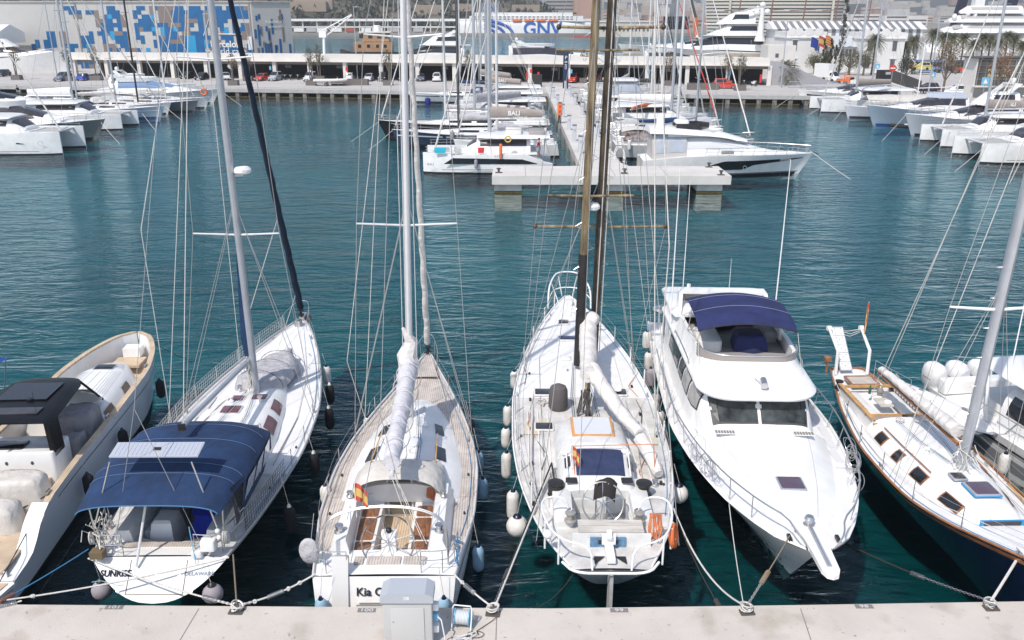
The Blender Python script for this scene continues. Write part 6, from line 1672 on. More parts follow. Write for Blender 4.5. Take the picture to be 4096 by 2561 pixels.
 # T-shaped pier
PZ=1.6
mb=MB().slab([(-1.75,75.1),(19.1,75.1),(19.1,80.3),(10.85,80.3),(10.3,82.2),(10.3,172),(6.3,172),(6.3,80.35),(-1.7,80.35)],PZ-.75,PZ)
tag(mb.build('pier',mat('pier_concrete',(.60,.575,.54),.8,var=.12,scale=.4,bump=.2,bscale=20,detail=12)),kind='structure')
mb=MB()
for x in(1.2,9.0,13.6):mb.poly([(x-.02,75.12,PZ+.004),(x+.02,75.12,PZ+.004),(x+.02,80.3,PZ+.004),(x-.02,80.3,PZ+.004)])
for y in frange(84,160,14):mb.poly([(6.35,y-.03,PZ+.004),(10.25,y-.03,PZ+.004),(10.25,y+.03,PZ+.004),(6.35,y+.03,PZ+.004)])
tag(mb.build('pier_joint',jm),kind='structure')
algae=mat('algae_band',(.10,.075,.02),.9,var=.5,scale=3)
for i,(x0,x1,y1,lab)in enumerate(((-1.55,.85,79.6,'concrete pier block under the left end of the pier head'),(7.9,9.8,79.6,'concrete pier block under the middle of the pier head'),(16.25,18.5,79.6,'concrete pier block under the right end of the pier head'))):
 t=thing('pier_block',((x0+x1)/2,77.6,0),0,lab,'pier block','blocks carrying the pier head')
 MB().box((0,0,-.6),(x1-x0,y1-75.6,2.9)).build('block',mat('block_concrete',(.52,.50,.47),.85,var=.25,scale=1.2,detail=12),t)
 MB().box((0,0,.05),(x1-x0+.06,y1-75.54,.3)).build('algae_band',algae,t)
for i,y in enumerate(frange(86,160,9)):
 t=thing('pier_block',(8.3,y,0),0,['nearest','second','third','fourth','fifth','sixth','seventh','eighth','ninth'][i]+' concrete block under the long walkway, counted from the pier head','pier block','blocks under the pier walkway')
 MB().box((0,0,-.6),(3.6,3.6,2.85)).build('block',concg,t)
for i,(k,u,v)in enumerate((('5',1285,630),('6',212,638),('6',1045,650),('6',940,582),('c',1000,1490))):
 p=P(k,u,v,PZ)
 t=thing('bollard',p,0,'small black bollard on the pier head, '+['at its left end','near its middle','at its right end','at its back right edge','beside the ladder'][i],'bollard','bollards on the pier head')
 MB().lathe([(.2,0),(.2,.05),(.1,.1),(.1,.28),(.2,.34),(.2,.42),(.001,.46)],(0,0,0),10).build('post',castm,t,True);MB().box((0,0,.03),(.6,.4,.05)).build('base',castm,t)
def pedestal(p,i,side):
 t=thing('service_post',p,0,'%s grey service post on the %s side of the walkway'%(['nearest','second','third','fourth','fifth','sixth','seventh'][i],side),'service post','service posts along the walkway')
 MB().rbox((0,0,.85),(.42,.42,1.7),.05).build('post_body',mat('post_grey',(.50,.52,.56),.5),t,True)
 MB().box((0,-.215,1.2),(.26,.01,.3)).build('socket_panel',greyp,t);MB().box((0,0,1.74),(.5,.5,.08)).build('cap',greyh,t)
for i,y in enumerate((88,97,106.5,120,134,148,160)):
 pedestal((6.9,y,PZ),i,'left');pedestal((9.75,y+3,PZ),i,'right')
p=P('3',515,1065,PZ)
t=thing('lifebuoy_post',p,0,'bright orange lifebuoy cabinet on a dark post, left side of the walkway','lifebuoy post')
MB().box((0,0,.55),(.4,.3,1.1)).build('post',mat('post_brown',(.06,.035,.03),.6),t);MB().rbox((0,0,1.75),(.62,.4,1.5),.1).build('cabinet',orange,t,True)
MB().box((0,0,2.55),(.45,.32,.14)).build('cap',blk,t)
for z in(1.5,2.1):MB().box((0,-.21,z),(.2,.02,.3)).build('window',red,t)
p=P('3',565,768,1.5)
t=thing('totem_sign',p,0,'tall dark navy totem sign at the landward end of the pier','sign')
MB().box((0,0,3.2),(1.0,.3,6.4)).build('panel',mat('totem_navy',(.012,.03,.085),.4),t)
text('P',.9,whitep,t,Vector((0,-.17,5.6)),face_M((1,0,0),(0,0,1)),.01);text('G28',.55,whitep,t,Vector((0,-.17,4.0)),face_M((0,0,1),(-1,0,0)),.01)
MB().box((0,-.16,4.85),(.5,.02,.3)).build('emblem',greyp,t)
p=P('3',320,748,1.5)
tag(MB().rbox((p.x,p.y,2.6),(1.9,.8,2.3),.05).build('bin_cabinet',mat('dark_bin',(.03,.03,.03),.5)),'dark rectangular cabinet at the left of the pier entrance','cabinet')
mb=MB().tube([(9.0,79.3,PZ-.9),(9.0,79.3,PZ+.9),(9.0,80.6,PZ+.9),(9.0,80.6,PZ-.9)],.05,6)
p=P('6',130,510,PZ)
t=thing('boarding_ladder',(p.x+.3,p.y-.9,PZ),0,'white tubular boarding ladder beside the motor yacht stern','ladder')
for y in(0,.8):MB().tube(smoothp([(-.4,y,-.6),(-.4,y,1.2),(.5,y,1.2),(.5,y,-.9)],1),.04,6).build('ladder_hoop',whitep,t,True)
for z in(-.6,-.2,.2):MB().box((.5,.4,z),(.2,.8,.04)).build('rung',whitep,t)
# boats on the left of the pier
t,c=gcat((4.0,88.5,0),180,12.8,6.6,'white flybridge catamaran moored nearest on the left of the pier with towels on its rail',P('5',1205,290,3.5),taupe,'BALI',17,fly=True,boomz=5.0,wside=1)
text('CATSPACE',.3,whitep,t,Vector((3.2,.42,5.1)),face_M((-1,0,0),(0,0,1)),.004,bold=.006)
text('BALI',.34,greyh,t,Vector((12.0,3.27,.95)),face_M((-1,0,0),(0,0,1)),.004);text('BALI',.34,greyp,t,Vector((5.4,3.3,1.72)),face_M((-1,0,0),(0,0,1)),.004)
MB().loft([[(x,3.318,z)for z in(.98,.98+k)]for x,k in((1.5,.04),(3.0,.46),(9.8,.58),(10.7,.02))]).build('long_hull_window',glass,t)
for px,m_,w_,lab in((780,mat('towel_cyan',(.03,.45,.58),.9),1.1,'bright cyan towel on the catamaran rail'),(1130,mat('towel_red',(.62,.05,.05),.9),.62,'red towel on the catamaran rail'),(935,mat('towel_grey',(.55,.53,.50),.9),.55,'pale grey towel on the catamaran rail'),(880,whitep,.5,'white towel on the catamaran rail')):
 q_=PY('5',px,395,85.25)
 mb=MB().loft([[(x+.04*math.sin(7*x+z*3),q_.y+dy,z)for x in frange(q_.x-w_/2,q_.x+w_/2,7)]for dy,z in((.12,2.25),(.05,2.58),(-.03,2.58),(-.06,2.35),(-.04,2.05))])
 tag(mb.build('towel',m_,None,True,80),lab,'towel','towels on the catamaran rail')
q_=PY('5',1302,440,85.1)
o=MB().rbox(tuple(q_),(.30,.25,1.35),.1).build('horseshoe_float',orange,None,True);tag(o,'tall orange float strapped to the catamaran rail','float')
q_=PY('5',1365,340,85.2);o=MB().torus(tuple(q_),.28,.08,16,6,Matrix.Rotation(R(90),3,'X')).build('life_ring',yellow,None,True);tag(o,'yellow life ring on the side of the catamaran roof','life ring')
fender(PY('5',1088,510,84.9),.95,.17,fgry,'dark fender on the side of the nearest catamaran',PY('5',1085,430,85.2))
def person(loc,rz,shirt,pants,skin,hair,label,pose='stand',s=1.0,facing=0):
 """figure grown from one skinned skeleton; clothing follows the body"""
 t=thing('person',loc,rz,label,'person')
 V=[(0,0,.92),(0,0,1.12),(0,0,1.36),(0,0,1.50),(0,.01,1.62),(0,-.17,1.40),(.04,-.25,1.14),(.22,-.23,1.02),(.29,-.2,1.0),(0,.17,1.40),(.04,.26,1.14),(.2,.22,1.0),(.27,.19,.98),(.0,-.09,.88),(.03,-.1,.48),(-.02,-.11,.08),(.14,-.12,.03),(0,.09,.88),(.05,.1,.48),(.02,.11,.08),(.17,.12,.03)]
 if pose=='sit':
  V[13:]=[(0,-.09,.88),(.42,-.12,.92),(.44,-.12,.48),(.56,-.12,.45),(0,.09,.88),(.42,.12,.92),(.44,.12,.48),(.56,.12,.45)]
 E_=[(0,1),(1,2),(2,3),(3,4),(2,5),(5,6),(6,7),(7,8),(2,9),(9,10),(10,11),(11,12),(0,13),(13,14),(14,15),(15,16),(0,17),(17,18),(18,19),(19,20)]
 rad=[.15,.14,.15,.06,.06,.07,.05,.04,.035,.07,.05,.04,.035,.10,.07,.045,.04,.10,.07,.045,.04]
 def skin_part(name,idx,m,grow=0.0):
  keep=[i for i in idx];mp={a:k for k,a in enumerate(keep)}
  me=bpy.data.meshes.new(name);me.from_pydata([V[i]for i in keep],[(mp[a],mp[b_])for a,b_ in E_ if a in mp and b_ in mp],[])
  o=bpy.data.objects.new(name,me);C.objects.link(o)
  sk=o.modifiers.new('skin','SKIN');sv=me.skin_vertices[0].data if me.skin_vertices else None
  if sv is None:
   bm=bmesh.new();bm.from_mesh(me);bm.verts.layers.skin.verify();bm.to_mesh(me);bm.free();sv=me.skin_vertices[0].data
  for k,a in enumerate(keep):sv[k].radius=(rad[a]+grow,rad[a]+grow);sv[k].use_root=(k==0)
  o.modifiers.new('sub','SUBSURF').levels=1;o.modifiers['sub'].render_levels=1
  me2=bpy.data.meshes.new_from_object(o.evaluated_get(bpy.context.evaluated_depsgraph_get()))
  bpy.data.objects.remove(o);me2.name=name;me2.materials.clear();me2.materials.append(m)
  me2.polygons.foreach_set('use_smooth',[True]*len(me2.polygons))
  o=bpy.data.objects.new(name,me2);C.objects.link(o);o.parent=t;return o
 bd=skin_part('body',list(range(21)),skin)
 skin_part('shirt',[0,1,2,5,6,9,10],shirt,.015);skin_part('trousers',[0,13,14,17,18]if pose!='sit' else[0,13,14,15,17,18,19],pants,.015)
 MB().ball((.01,0,1.68),.105,12,8,(1.0,.82,1.18)).build('head',skin,t,True)
 MB().ball((-.015,0,1.72),.112,12,8,(1.0,.9,1.05)).build('hair',hair,t,True)
 for y in(-.035,.035):MB().ball((.098,y,1.69),.012,6,4).build('eye',blk,t)
 MB().ball((.112,0,1.665),.016,6,4).build('nose',skin,t,True);MB().box((.098,0,1.625),(.01,.04,.01)).build('mouth',mat('lip',(.25,.07,.06),.6),t)
 for s_ in(-1,1):
  h0=Vector(V[8]if s_<0 else V[12])
  mb=MB()
  for k in range(4):mb.tube([h0+Vector((.03,(k-1.5)*.018,0)),h0+Vector((.07+.008*(1.5-abs(k-1.5)),(k-1.5)*.02,-.01)),h0+Vector((.095,(k-1.5)*.02,-.035))],.009,5)
  mb.tube([h0+Vector((.0,-s_*.03,0)),h0+Vector((.04,-s_*.05,.01))],.011,5)
  mb.build('fingers',skin,t,True)
 t.scale=(s,s,s)
 return t
skn=mat('skin',(.42,.24,.16),.6);hairb=mat('hair_dark',(.03,.02,.015),.8);denim=mat('denim',(.28,.36,.48),.9);shirtr=mat('shirt_red',(.50,.012,.025),.85)
p=P('5',1632,498,1.95)
person((p.x,p.y+.3,1.95),R(150),shirtr,denim,skn,hairb,'person in a red top and pale shorts standing in the cockpit of the nearest catamaran')
MB()
t,h=gsail((4.8,104.8,0),180,19.2,5.2,'long sloop with a blue-grey hull and cream deck on the left of the pier',P('5',940,250,1.9),navyg,greyc,greyc,22,blk,sailc,zf=1.5,band=whitep)
fender(PY('5',883,265,101.9),1.1,.28,fgry,'grey fender on the blue-grey sloop',PY('5',883,255,102.3))
t,h=gsail((4.8,112.6,0),180,22.0,5.4,'long sloop with a black hull and plumb bow on the left of the pier',P('2',1690,1030,1.9),blackh,greyc,None,24,alu,sailc,zf=1.7,deckm=cream)
t,c=gcat((5.0,126.0,0),180,14.0,7.2,'white catamaran with grey boom covers, behind the black-hulled sloop',P('2',1940,940,3.5),greyc,None,18)
t,c=gcat((5.0,138.0,0),180,13.5,7.0,'white catamaran whose brown sail cover reads BALI, fourth from the pier head',P('2',2040,760,3.5),taupe,'BALI',18)
t,c=gcat((5.0,149.0,0),180,13.0,6.8,'white catamaran with BALI 4.0 sail cover, farthest catamaran left of the pier',P('2',1995,690,3.5),taupe,'BALI 4.0',18)
t,h=gsail((-1.0,158.5,0),180,17.5,4.6,'white sloop with a navy stripe and a blue fender, bow toward the far quay',P('2',1815,760,2),gel,navy,navy,19,alu,sailc,band=stripe)
fender(PY('2',1535,845,156),1.6,.5,mat('fender_royal',(.01,.02,.2),.6),'royal blue fender on the navy-striped sloop')
# boats on the right of the pier
ty,h=gmy((12.6,85.7,0),0,17.0,4.7,'sleek white motor yacht with a black hull window, right of the pier head',gel,1.75,1,None,None,arch=False,winm=mat('grey_screen_cover',(.62,.63,.65),.6),roofh=2.35,dome=False,sh=[(0,1.55),(5,2.0),(10,2.08),(17,2.0)])
h.strip(lambda t_:lin([(.38,1.0),(.43,.62),(.60,.62),(.66,1.08),(.95,1.58)],t_),lambda t_:lin([(.38,1.02),(.47,1.50),(.95,1.64)],t_),.38,.95,.035,(-1,),30).build('black_hull_window',glass,ty)
h.strip(.2,.28,0,.98,.03).build('hull_line',greyh,ty)
MB().torus((9.8,-2.32,.95),.16,.04,14,5,Matrix.Rotation(R(90),3,'X')).build('porthole',steel,ty,True)
k=Cab([(.9,1.9,1.6,1.6,3.9),(1.6,1.95,1.55,1.6,4.15),(4.2,1.95,1.6,1.8,4.1)],6)
k.mesh(xs=[.9,1.6,2.9,4.2]).build('aft_enclosure',mat('canvas_pale_grey',(.48,.46,.45),.8),ty,True,40)
k.win(1.3,2.3,.25,.9,off=.03,n=4).build('cabin_window',vinyl,ty);k.win(2.5,4.1,.25,.9,off=.03,n=4).build('cabin_window',vinyl,ty)
rf=Cab([(.6,1.9,1.8,4.1,4.65),(3,2.0,1.9,4.05,4.6),(7,1.8,1.6,3.8,4.3),(10.2,1.1,.8,3.2,3.4)],3)
rf.mesh(xs=frange(.6,10.2,8)).build('roof_wing',gel,ty,True,50)
MB().loft([[(x,y,z)for x,y in((3.2,-1.2),(5.6,-1.25),(6.6,0),(5.6,1.25),(3.2,1.2))]for z in(4.4,4.95)],closed=True).build('fly_screen',glassm,ty,True)
MB().rbox((3.9,.2,4.85),(1.4,1.2,.7),.3).build('covered_seat',gel,ty,True);MB().rbox((1.8,0,4.95),(.7,.8,.8),.2).build('covered_helm',gel,ty,True)
MB().box((8.1,-2.08,2.35),(1.2,.03,.3)).build('side_vent',greyd,ty)
text('PRESTIGE 520',.26,greyp,ty,Vector((3.4,-2.2,1.62)),face_M((1,0,0),(0,0,1)),.004)
text('DRUGON',.26,greyp,ty,Vector((13.8,-1.75,1.62)),face_M((1,.28,0),(0,0,1)),.004)
MB().seg((16.9,0,2.2),(17.6,0,1.9),.1,6).build('anchor',steel,ty,True)
t,h=gsail((11.2,96.5,0),0,15.5,4.9,'pale grey-hulled sloop with a beige canopy and red-edged windows behind the sleek motor yacht',P('3',1690,1085,1.9),lgrey,None,beige,18,alus,sailc,zf=1.5)
MB().loft([[(x,y,3.0+.25*math.sin(PI*(x-.6)/3.4)-.05*y*y)for y in frange(-1.7,1.7,7)]for x in frange(.6,5.6,8)]).build('bimini',beige,t,True,80)
for s_ in(-1,1):
 MB().loft([[(x,s_*1.72,1.9),(x,s_*1.68,2.9)]for x in(.8,2.0,3.8)]).build('red_edged_screen',mat('screen_red',(.55,.14,.08),.5,var=.9,scale=2.2,col2=(.55,.5,.48)),t)
MB().box((4.2,-2.28,1.05),(.9,.05,.28)).build('hull_window',glassm,t)
fender(PY('3',1120,1205,94.1),1.15,.2,fwht,'white fender on the pale grey sloop behind the sleek motor yacht')
t,h=gsail((11.6,109.5,0),0,14.5,4.3,'white sailboat with a bright orange sail cover on its boom',P('3',1392,985,2),gel,orange,None,19,alu,mat('jib_red',(.55,.06,.04),.8),boomz=1.9)
t,c=gcat((12.0,119.0,0),0,15.0,7.2,'white catamaran with a boxy bow beside the orange-covered sailboat',P('3',1480,985,3),gel,None,17,jib=sailc,wside=-1)
t,c=gcat((12.0,132.5,0),0,15.0,7.4,'white power catamaran with a tall clear-windowed flybridge enclosure',None,power=True,fly=True)
k=Cab([(2.2,2.3,1.9,3.5,5.6),(6.2,2.3,1.9,3.5,5.6),(7.4,2.1,1.5,3.5,3.9)],6);k.mesh(xs=[2.2,4.2,6.2,6.8,7.4]).build('flybridge_enclosure',vinyl,t,True,40)
for a,b_ in((2.2,2.3),(3.9,4.0),(6.1,6.2)):k.win(a,b_,0,.95,off=.03,n=3).build('window_frame',greyd,t)
MB().rbox((4.0,0,5.7),(5.0,4.4,.25),.5).build('enclosure_roof',gel,t,True)
t,h=gsail((11.8,143.5,0),0,16,4.6,'white sloop with a dark grey sail cover near the landward end of the pier',P('3',1318,850,2),gel,mat('dark_grey_cover',(.055,.055,.05),.85),None,21,alu,blkc,boomz=3.0,boomL=.62)
t,h=gsail((11.8,151.0,0),0,14,4.2,'white sloop, next to last on the right of the pier',P('3',1268,760,2),gel,navy,navy,21,alu,sailc,flagc=1)
t,h=gsail((11.8,158.5,0),0,13,4.0,'white sloop, last on the right of the pier against the quay',P('3',1112,700,2),gel,beige,beige,20,alu,sailc)
t,h=gsail((5.0,97.2,0),180,11.5,3.7,'white sailboat with a bare boom between the nearest catamaran and the blue-grey sloop',None,gel,greyc,beige,15,alu,sailc)
t,h=gsail((5.0,119.2,0),180,13.5,4.1,'white sailboat with a wooden-toned deck between the black sloop and the grey-covered catamaran',None,gel,sailc,greyc,17,alu,sailc,deckm=cream)
t,h=gsail((11.8,103.2,0),0,13.0,4.0,'white sailboat with a blue sprayhood next to the orange-covered sailboat',None,gel,navy,navy,17,alu,sailc)
t,h=gsail((11.8,125.6,0),0,13.5,4.0,'white sailboat squeezed between the two right-hand catamarans',None,gel,taupe,beige,18,alu,sailc)
def rib(o,deg,L,label,m=None,group=None,seat=True):
 t=thing('inflatable_boat',o,R(deg),label,'inflatable boat',group)
 mb=MB().tube(smoothp([(0,.62,.35),(L*.7,.62,.38),(L,.2,.5),(L,-.2,.5),(L*.7,-.62,.38),(0,-.62,.35)],2),.22,8)
 mb.build('inflatable_tube',m or lgrey,t,True);MB().slab([(0,-.5),(L*.75,-.5),(L*.95,0),(L*.75,.5),(0,.5)],.1,.3).build('floor',greyp,t)
 if seat:MB().rbox((L*.4,0,.5),(.35,.9,.3),.08).build('seat',gelw,t,True);MB().rbox((-.2,0,.6),(.3,.35,.7),.1).build('outboard',blk,t,True)
 return t
rib((4.4,84.9,.1),10,2.8,'pale inflatable tender between the nearest catamaran and the pier',fwht)
rib((12.0,101.8,.1),80,3.0,'grey inflatable tender tied to the right of the walkway, nearer one',lgrey,'inflatables by the walkway')
rib((12.2,115.0,.1),95,3.0,'grey inflatable tender tied to the right of the walkway, farther one',lgrey,'inflatables by the walkway')
# rows along the left and right quays
t,c=gcat((-64.5,100.8,0),0,14.0,7.6,'white catamaran with tall flat-sided bows at the left edge, nearest of the left row',(-61.5,100.8,3),beige,None,18,zf=2.35,jib=sailc)
MB().tube([(12.2+.28*math.cos(a),-3.83,1.3+.28*math.sin(a))for a in frange(0,5.5,16)],.025,5).build('spiral_emblem',greyp,t)
t,h=gmy((-69,110.6,0),0,18,5.4,'motor yacht with a dark flared grey-green bow in the left row',mat('hull_grey_green',(.20,.22,.21),.15,coat=.5),1.9,1,None,None,arch=False,winm=glassm,roofh=2.6,dome=False)
t,c=gcat((-67.5,122.5,0),0,14.5,7.4,'white square-bowed catamaran, third in the left row',(-60.5,122.5,3),gel,None,18)
t,h=gsail((-69.5,134.0,0),0,17,4.8,'pale hulled sloop with light blue stripe and purple sprayhood in the left row',P('1',680,930,2.2),sbl,gel,navy2,20,alus,sailc,band=whitep,btm=bootb)
t,h=gsail((-69.5,139.4,0),0,16,4.6,'white sloop with a full cream sail bag on its boom in the left row',P('1',1000,850,2.2),gel,sailc,beige,21,alus,sailc)
t,h=gsail((-67.5,143.0,0),0,17,4.6,'grey-hulled sloop with a black mast in the left row',P('1',1190,860,2.2),greyh,None,None,22,blk,sailc)
t,h=gsail((-66.5,148.5,0),0,16,5.0,'white square-bowed sloop with a light mast, near the far end of the left row',P('1',1432,835,2.2),gel,sailc,beige,20,alu,sailc)
t,h=gmy((-71,156.0,0),0,20,5.2,'sleek white motor yacht with blue-tinted windows, last in the left row',gel,1.9,1,None,None,arch=False,winm=mat('blue_tint',(.16,.26,.42),.1,spec=.8),roofh=2.3)
t,h=gmy((-84,128,0),8,20,5.6,'large white motor yacht with dark wraparound windows behind the left row',gel,2.4,2,None,None,roofh=2.4,winm=glass)
t,h=gmy((-78,170.0,0),0,18,5.0,'white motor yacht alongside the far quay at the left',gel,1.8,1,None,None,roofh=2.0)
q_=P('1',1763,800,2.5);tag(MB().torus((q_.x,q_.y,2.6),.5,.13,18,6,Matrix.Rotation(R(80),3,'X')).build('life_ring',orange,None,True),'orange life ring on the last sleek yacht of the left row','life ring')
t,h=gmy((66,153.8,0),180,16.8,4.6,'white motor yacht with a broad black hull band, farthest of the right row',gel,1.9,1,None,blackh,arch=False,roofh=1.9,dome=False)
t,c=gcat((64.5,144.2,0),180,15.2,7.6,'white catamaran with a curved roof arch, second from the far end of the right row',P('4',925,790,3.5),taupe,'BALI',19)
t,h=gsail((66,134.6,0),180,15.6,4.4,'white-hulled ketch under a full beige awning in the right row',P('4',1045,850,2),mat('hull_lavender',(.62,.62,.68),.2),None,None,19,alus,None)
MB().loft([[(x,y,3.3-.5*abs(y))for y in(-1.9,-1,0,1,1.9)]for x in frange(2,12.5,6)]).build('boom_awning',beige,t,True,80)
t,h=gmy((65.5,125.2,0),180,15.4,4.6,'trawler yacht with a pale blue hull and bright blue waterline in the right row',mat('hull_trawler',(.30,.37,.45),.15,coat=.5),2.1,1,None,None,arch=False,roofh=2.0,canvas=mat('canvas_pale_blue',(.55,.60,.70),.8),btm=bootb)
MB().seg((8.5,0,4),(8.5,0,11),.09,8).build('mast',whitep,t,True);MB().seg((8.5,0,5),(3,0,5.2),.07,6).build('boom',whitep,t,True)
rib((55.0,119.5,.1),178,3.6,'small dark inflatable with a black outboard between the trawler and the flybridge yacht',blkc)
t,h=gmy((67,114.4,0),180,16.2,4.9,'white flybridge motor yacht with smoked oval windows and a raked arch in the right row',mat('hull_pale_grey',(.46,.49,.53),.12,coat=.5),2.1,2,None,None,roofh=2.0)
t,c=gcat((65.5,106.2,0),180,14.8,7.4,'white catamaran with a brown BALI sail cover high on its boom in the right row',P('4',2040,1000,3.5),taupe,'BALI',19,jr=.11)
t,c=gcat((64.5,95.0,0),180,15.0,8.2,'large white catamaran with dark slanted windscreen, second nearest of the right row',(57.5,95,3),taupe,None,19)
t,h=gmy((65.5,85.5,0),180,15.5,5.6,'white motor yacht with a pointed foredeck, nearest of the right row',gel,2.5,1,None,None,arch=False,roofh=2.0)
t,c=gcat((78,132,0),262,12.5,6.5,'white catamaran moored behind the right row, partly hidden',None,taupe,'BALI',17)
bn='bow line running into the water from the %s'
for(x,y,z,dx,dy,nm)in((-52.0,111,2.3,4.5,-5,'grey-green yacht'),(-51,122,1.9,3.5,-4.5,'square-bowed catamaran in the left row'),(-52.5,134,1.7,4,-4,'pale sloop in the left row'),(-51.3,156,2.4,5,-4,'last yacht of the left row'),(49.6,153.8,2.3,-5,-4,'yacht with black band'),(50.5,138.6+2,1.9,-5,-4,'catamaran with roof arch'),(50.6,134.6,1.6,-3,-4,'ketch'),(51,114.4,2.6,-5,-5.5,'flybridge yacht in the right row'),(51.5,103.2,1.9,-5,-5,'BALI catamaran in the right row'),(50.0,92,1.9,-5.5,-5,'large catamaran in the right row'),(50.5,85.5,2.8,-4,-5,'nearest yacht of the right row'),(29.3,85.7,2.2,3.2,-3,'sleek motor yacht at the pier head'),(-17,112.6,1.9,-3,-4,'black sloop'),(-14.2,104.8,1.8,-2.5,-4,'blue-grey sloop')):
 bowline((x,y,z),(x+dx,y+dy,-.1),bn%nm)
 # FAR QUAY, HALL, TOWN
GZ=1.5
def fq(x):return 159.8-.147*x
pave=mat('pavement_grey',(.50,.475,.45),.85,var=.12,scale=.12,detail=9)
asph=mat('asphalt',(.17,.165,.16),.9,var=.15,scale=.2)
tag(MB().poly([(x,y,GZ)for x,y in((-160,fq(-160)),(64,fq(64)),(65,30),(500,30),(500,900),(230,900),(150,450),(92,330),(64,262),(46,215),(46,197),(-70,210),(-70,262),(-160,262))]).build('ground',pave),kind='structure')
tag(MB().slab([(-160,fq(-160)+.02),(-160,fq(-160)+3.2),(64.9,fq(64)+3.2),(64.9,fq(64)+.02)][::-1],GZ+.004,GZ+.02).build('quay_edge_paving',conc),kind='structure')
qf=thing('far_quay_front',(0,fq(0),0),R(-8.36),'','');tag(qf,kind='structure')
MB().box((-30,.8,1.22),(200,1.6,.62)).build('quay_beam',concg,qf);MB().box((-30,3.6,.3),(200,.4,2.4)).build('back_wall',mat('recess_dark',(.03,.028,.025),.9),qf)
mb=MB()
for k in range(60):mb.box((-92+2.65*k,.75,.1),(.72,1.2,1.6))
mb.build('pile',mat('pile_dirty',(.24,.20,.16),.9,var=.5,scale=2),qf);MB().box((-30,.5,.05),(160,.35,.16)).build('quay_waler',algae,qf)
tag(MB().slab([(65,30),(65.4,30),(65.4,150),(65,150)],-2,GZ+.02).build('right_quay_wall',concg),kind='structure')
# parking hall under a terrace
hx0,hx1=-62.0,50.5
def hy(x):return 184.2-.17*x
hall=thing('parking_hall',(0,hy(0),GZ),R(-9.65),'long low concrete parking hall with dark open bays behind the far quay','building')
offw=mat('terrace_white',(.70,.67,.63),.7,var=.08,scale=.3)
MB().box((-25,1.3,4.45),(152,2.8,1.3)).build('parapet',offw,hall);MB().box((-25,9.0,4.4),(152,12.6,.5)).build('roof_deck',offw,hall)
MB().box((-25,-.35,3.72),(152,.9,.14)).build('cornice',offw,hall)
MB().box((-25,.9,3.35),(151.5,.5,.62)).build('shutter_box',plank('shutter_taupe',(.27,.23,.20),(.14,.12,.10),.16,2),hall)
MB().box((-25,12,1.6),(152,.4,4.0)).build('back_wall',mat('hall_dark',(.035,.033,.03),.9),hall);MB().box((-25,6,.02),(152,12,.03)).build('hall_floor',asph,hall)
mb=MB()
for k in range(20):mb.box((-99+7.9*k,.15,1.85),(.8,.8,3.7))
mb.build('column',offw,hall)
MB().loft([[(51.0,-.1,0),(51.0,-.1,4.6),(51.0,3,4.6),(51.0,3,0)],[(53,.6,0),(53,.6,4.3),(53,3.6,4.3),(53,3.6,0)],[(63,5.5,0),(63,5.5,.7),(63,8,.7),(63,8,0)]],closed=True,cap=True).build('end_ramp_wall',mat('ramp_grey',(.40,.39,.40),.8),hall)
for k,s in enumerate(('R12','R11','R10','R08','R06','R05','R04','R03','R02')):
 MB().box((-49.5+11.6*k,2.3,2.5),(1.5,.05,.6)).build('bay_sign',castm,hall);text(s,.7,mat('sign_grey',(.40,.39,.37),.6),hall,Vector((-49.5+11.6*k,2.26,2.5)),face_M((1,0,0),(0,0,1)),.01)
for x,m_ in((-35.4,red),(-52.5,bluep),(4,red),(12.2,bluep),(27.7,bluep),(43.5,bluep)):MB().box((x,-.27,2.3),(.45,.04,.8)).build('column_notice',m_,hall)
for x in(3.2,5.5,49.5):MB().box((x,-.1,1.3),(.4,.3,1.6)).build('fire_cabinet',red,hall)
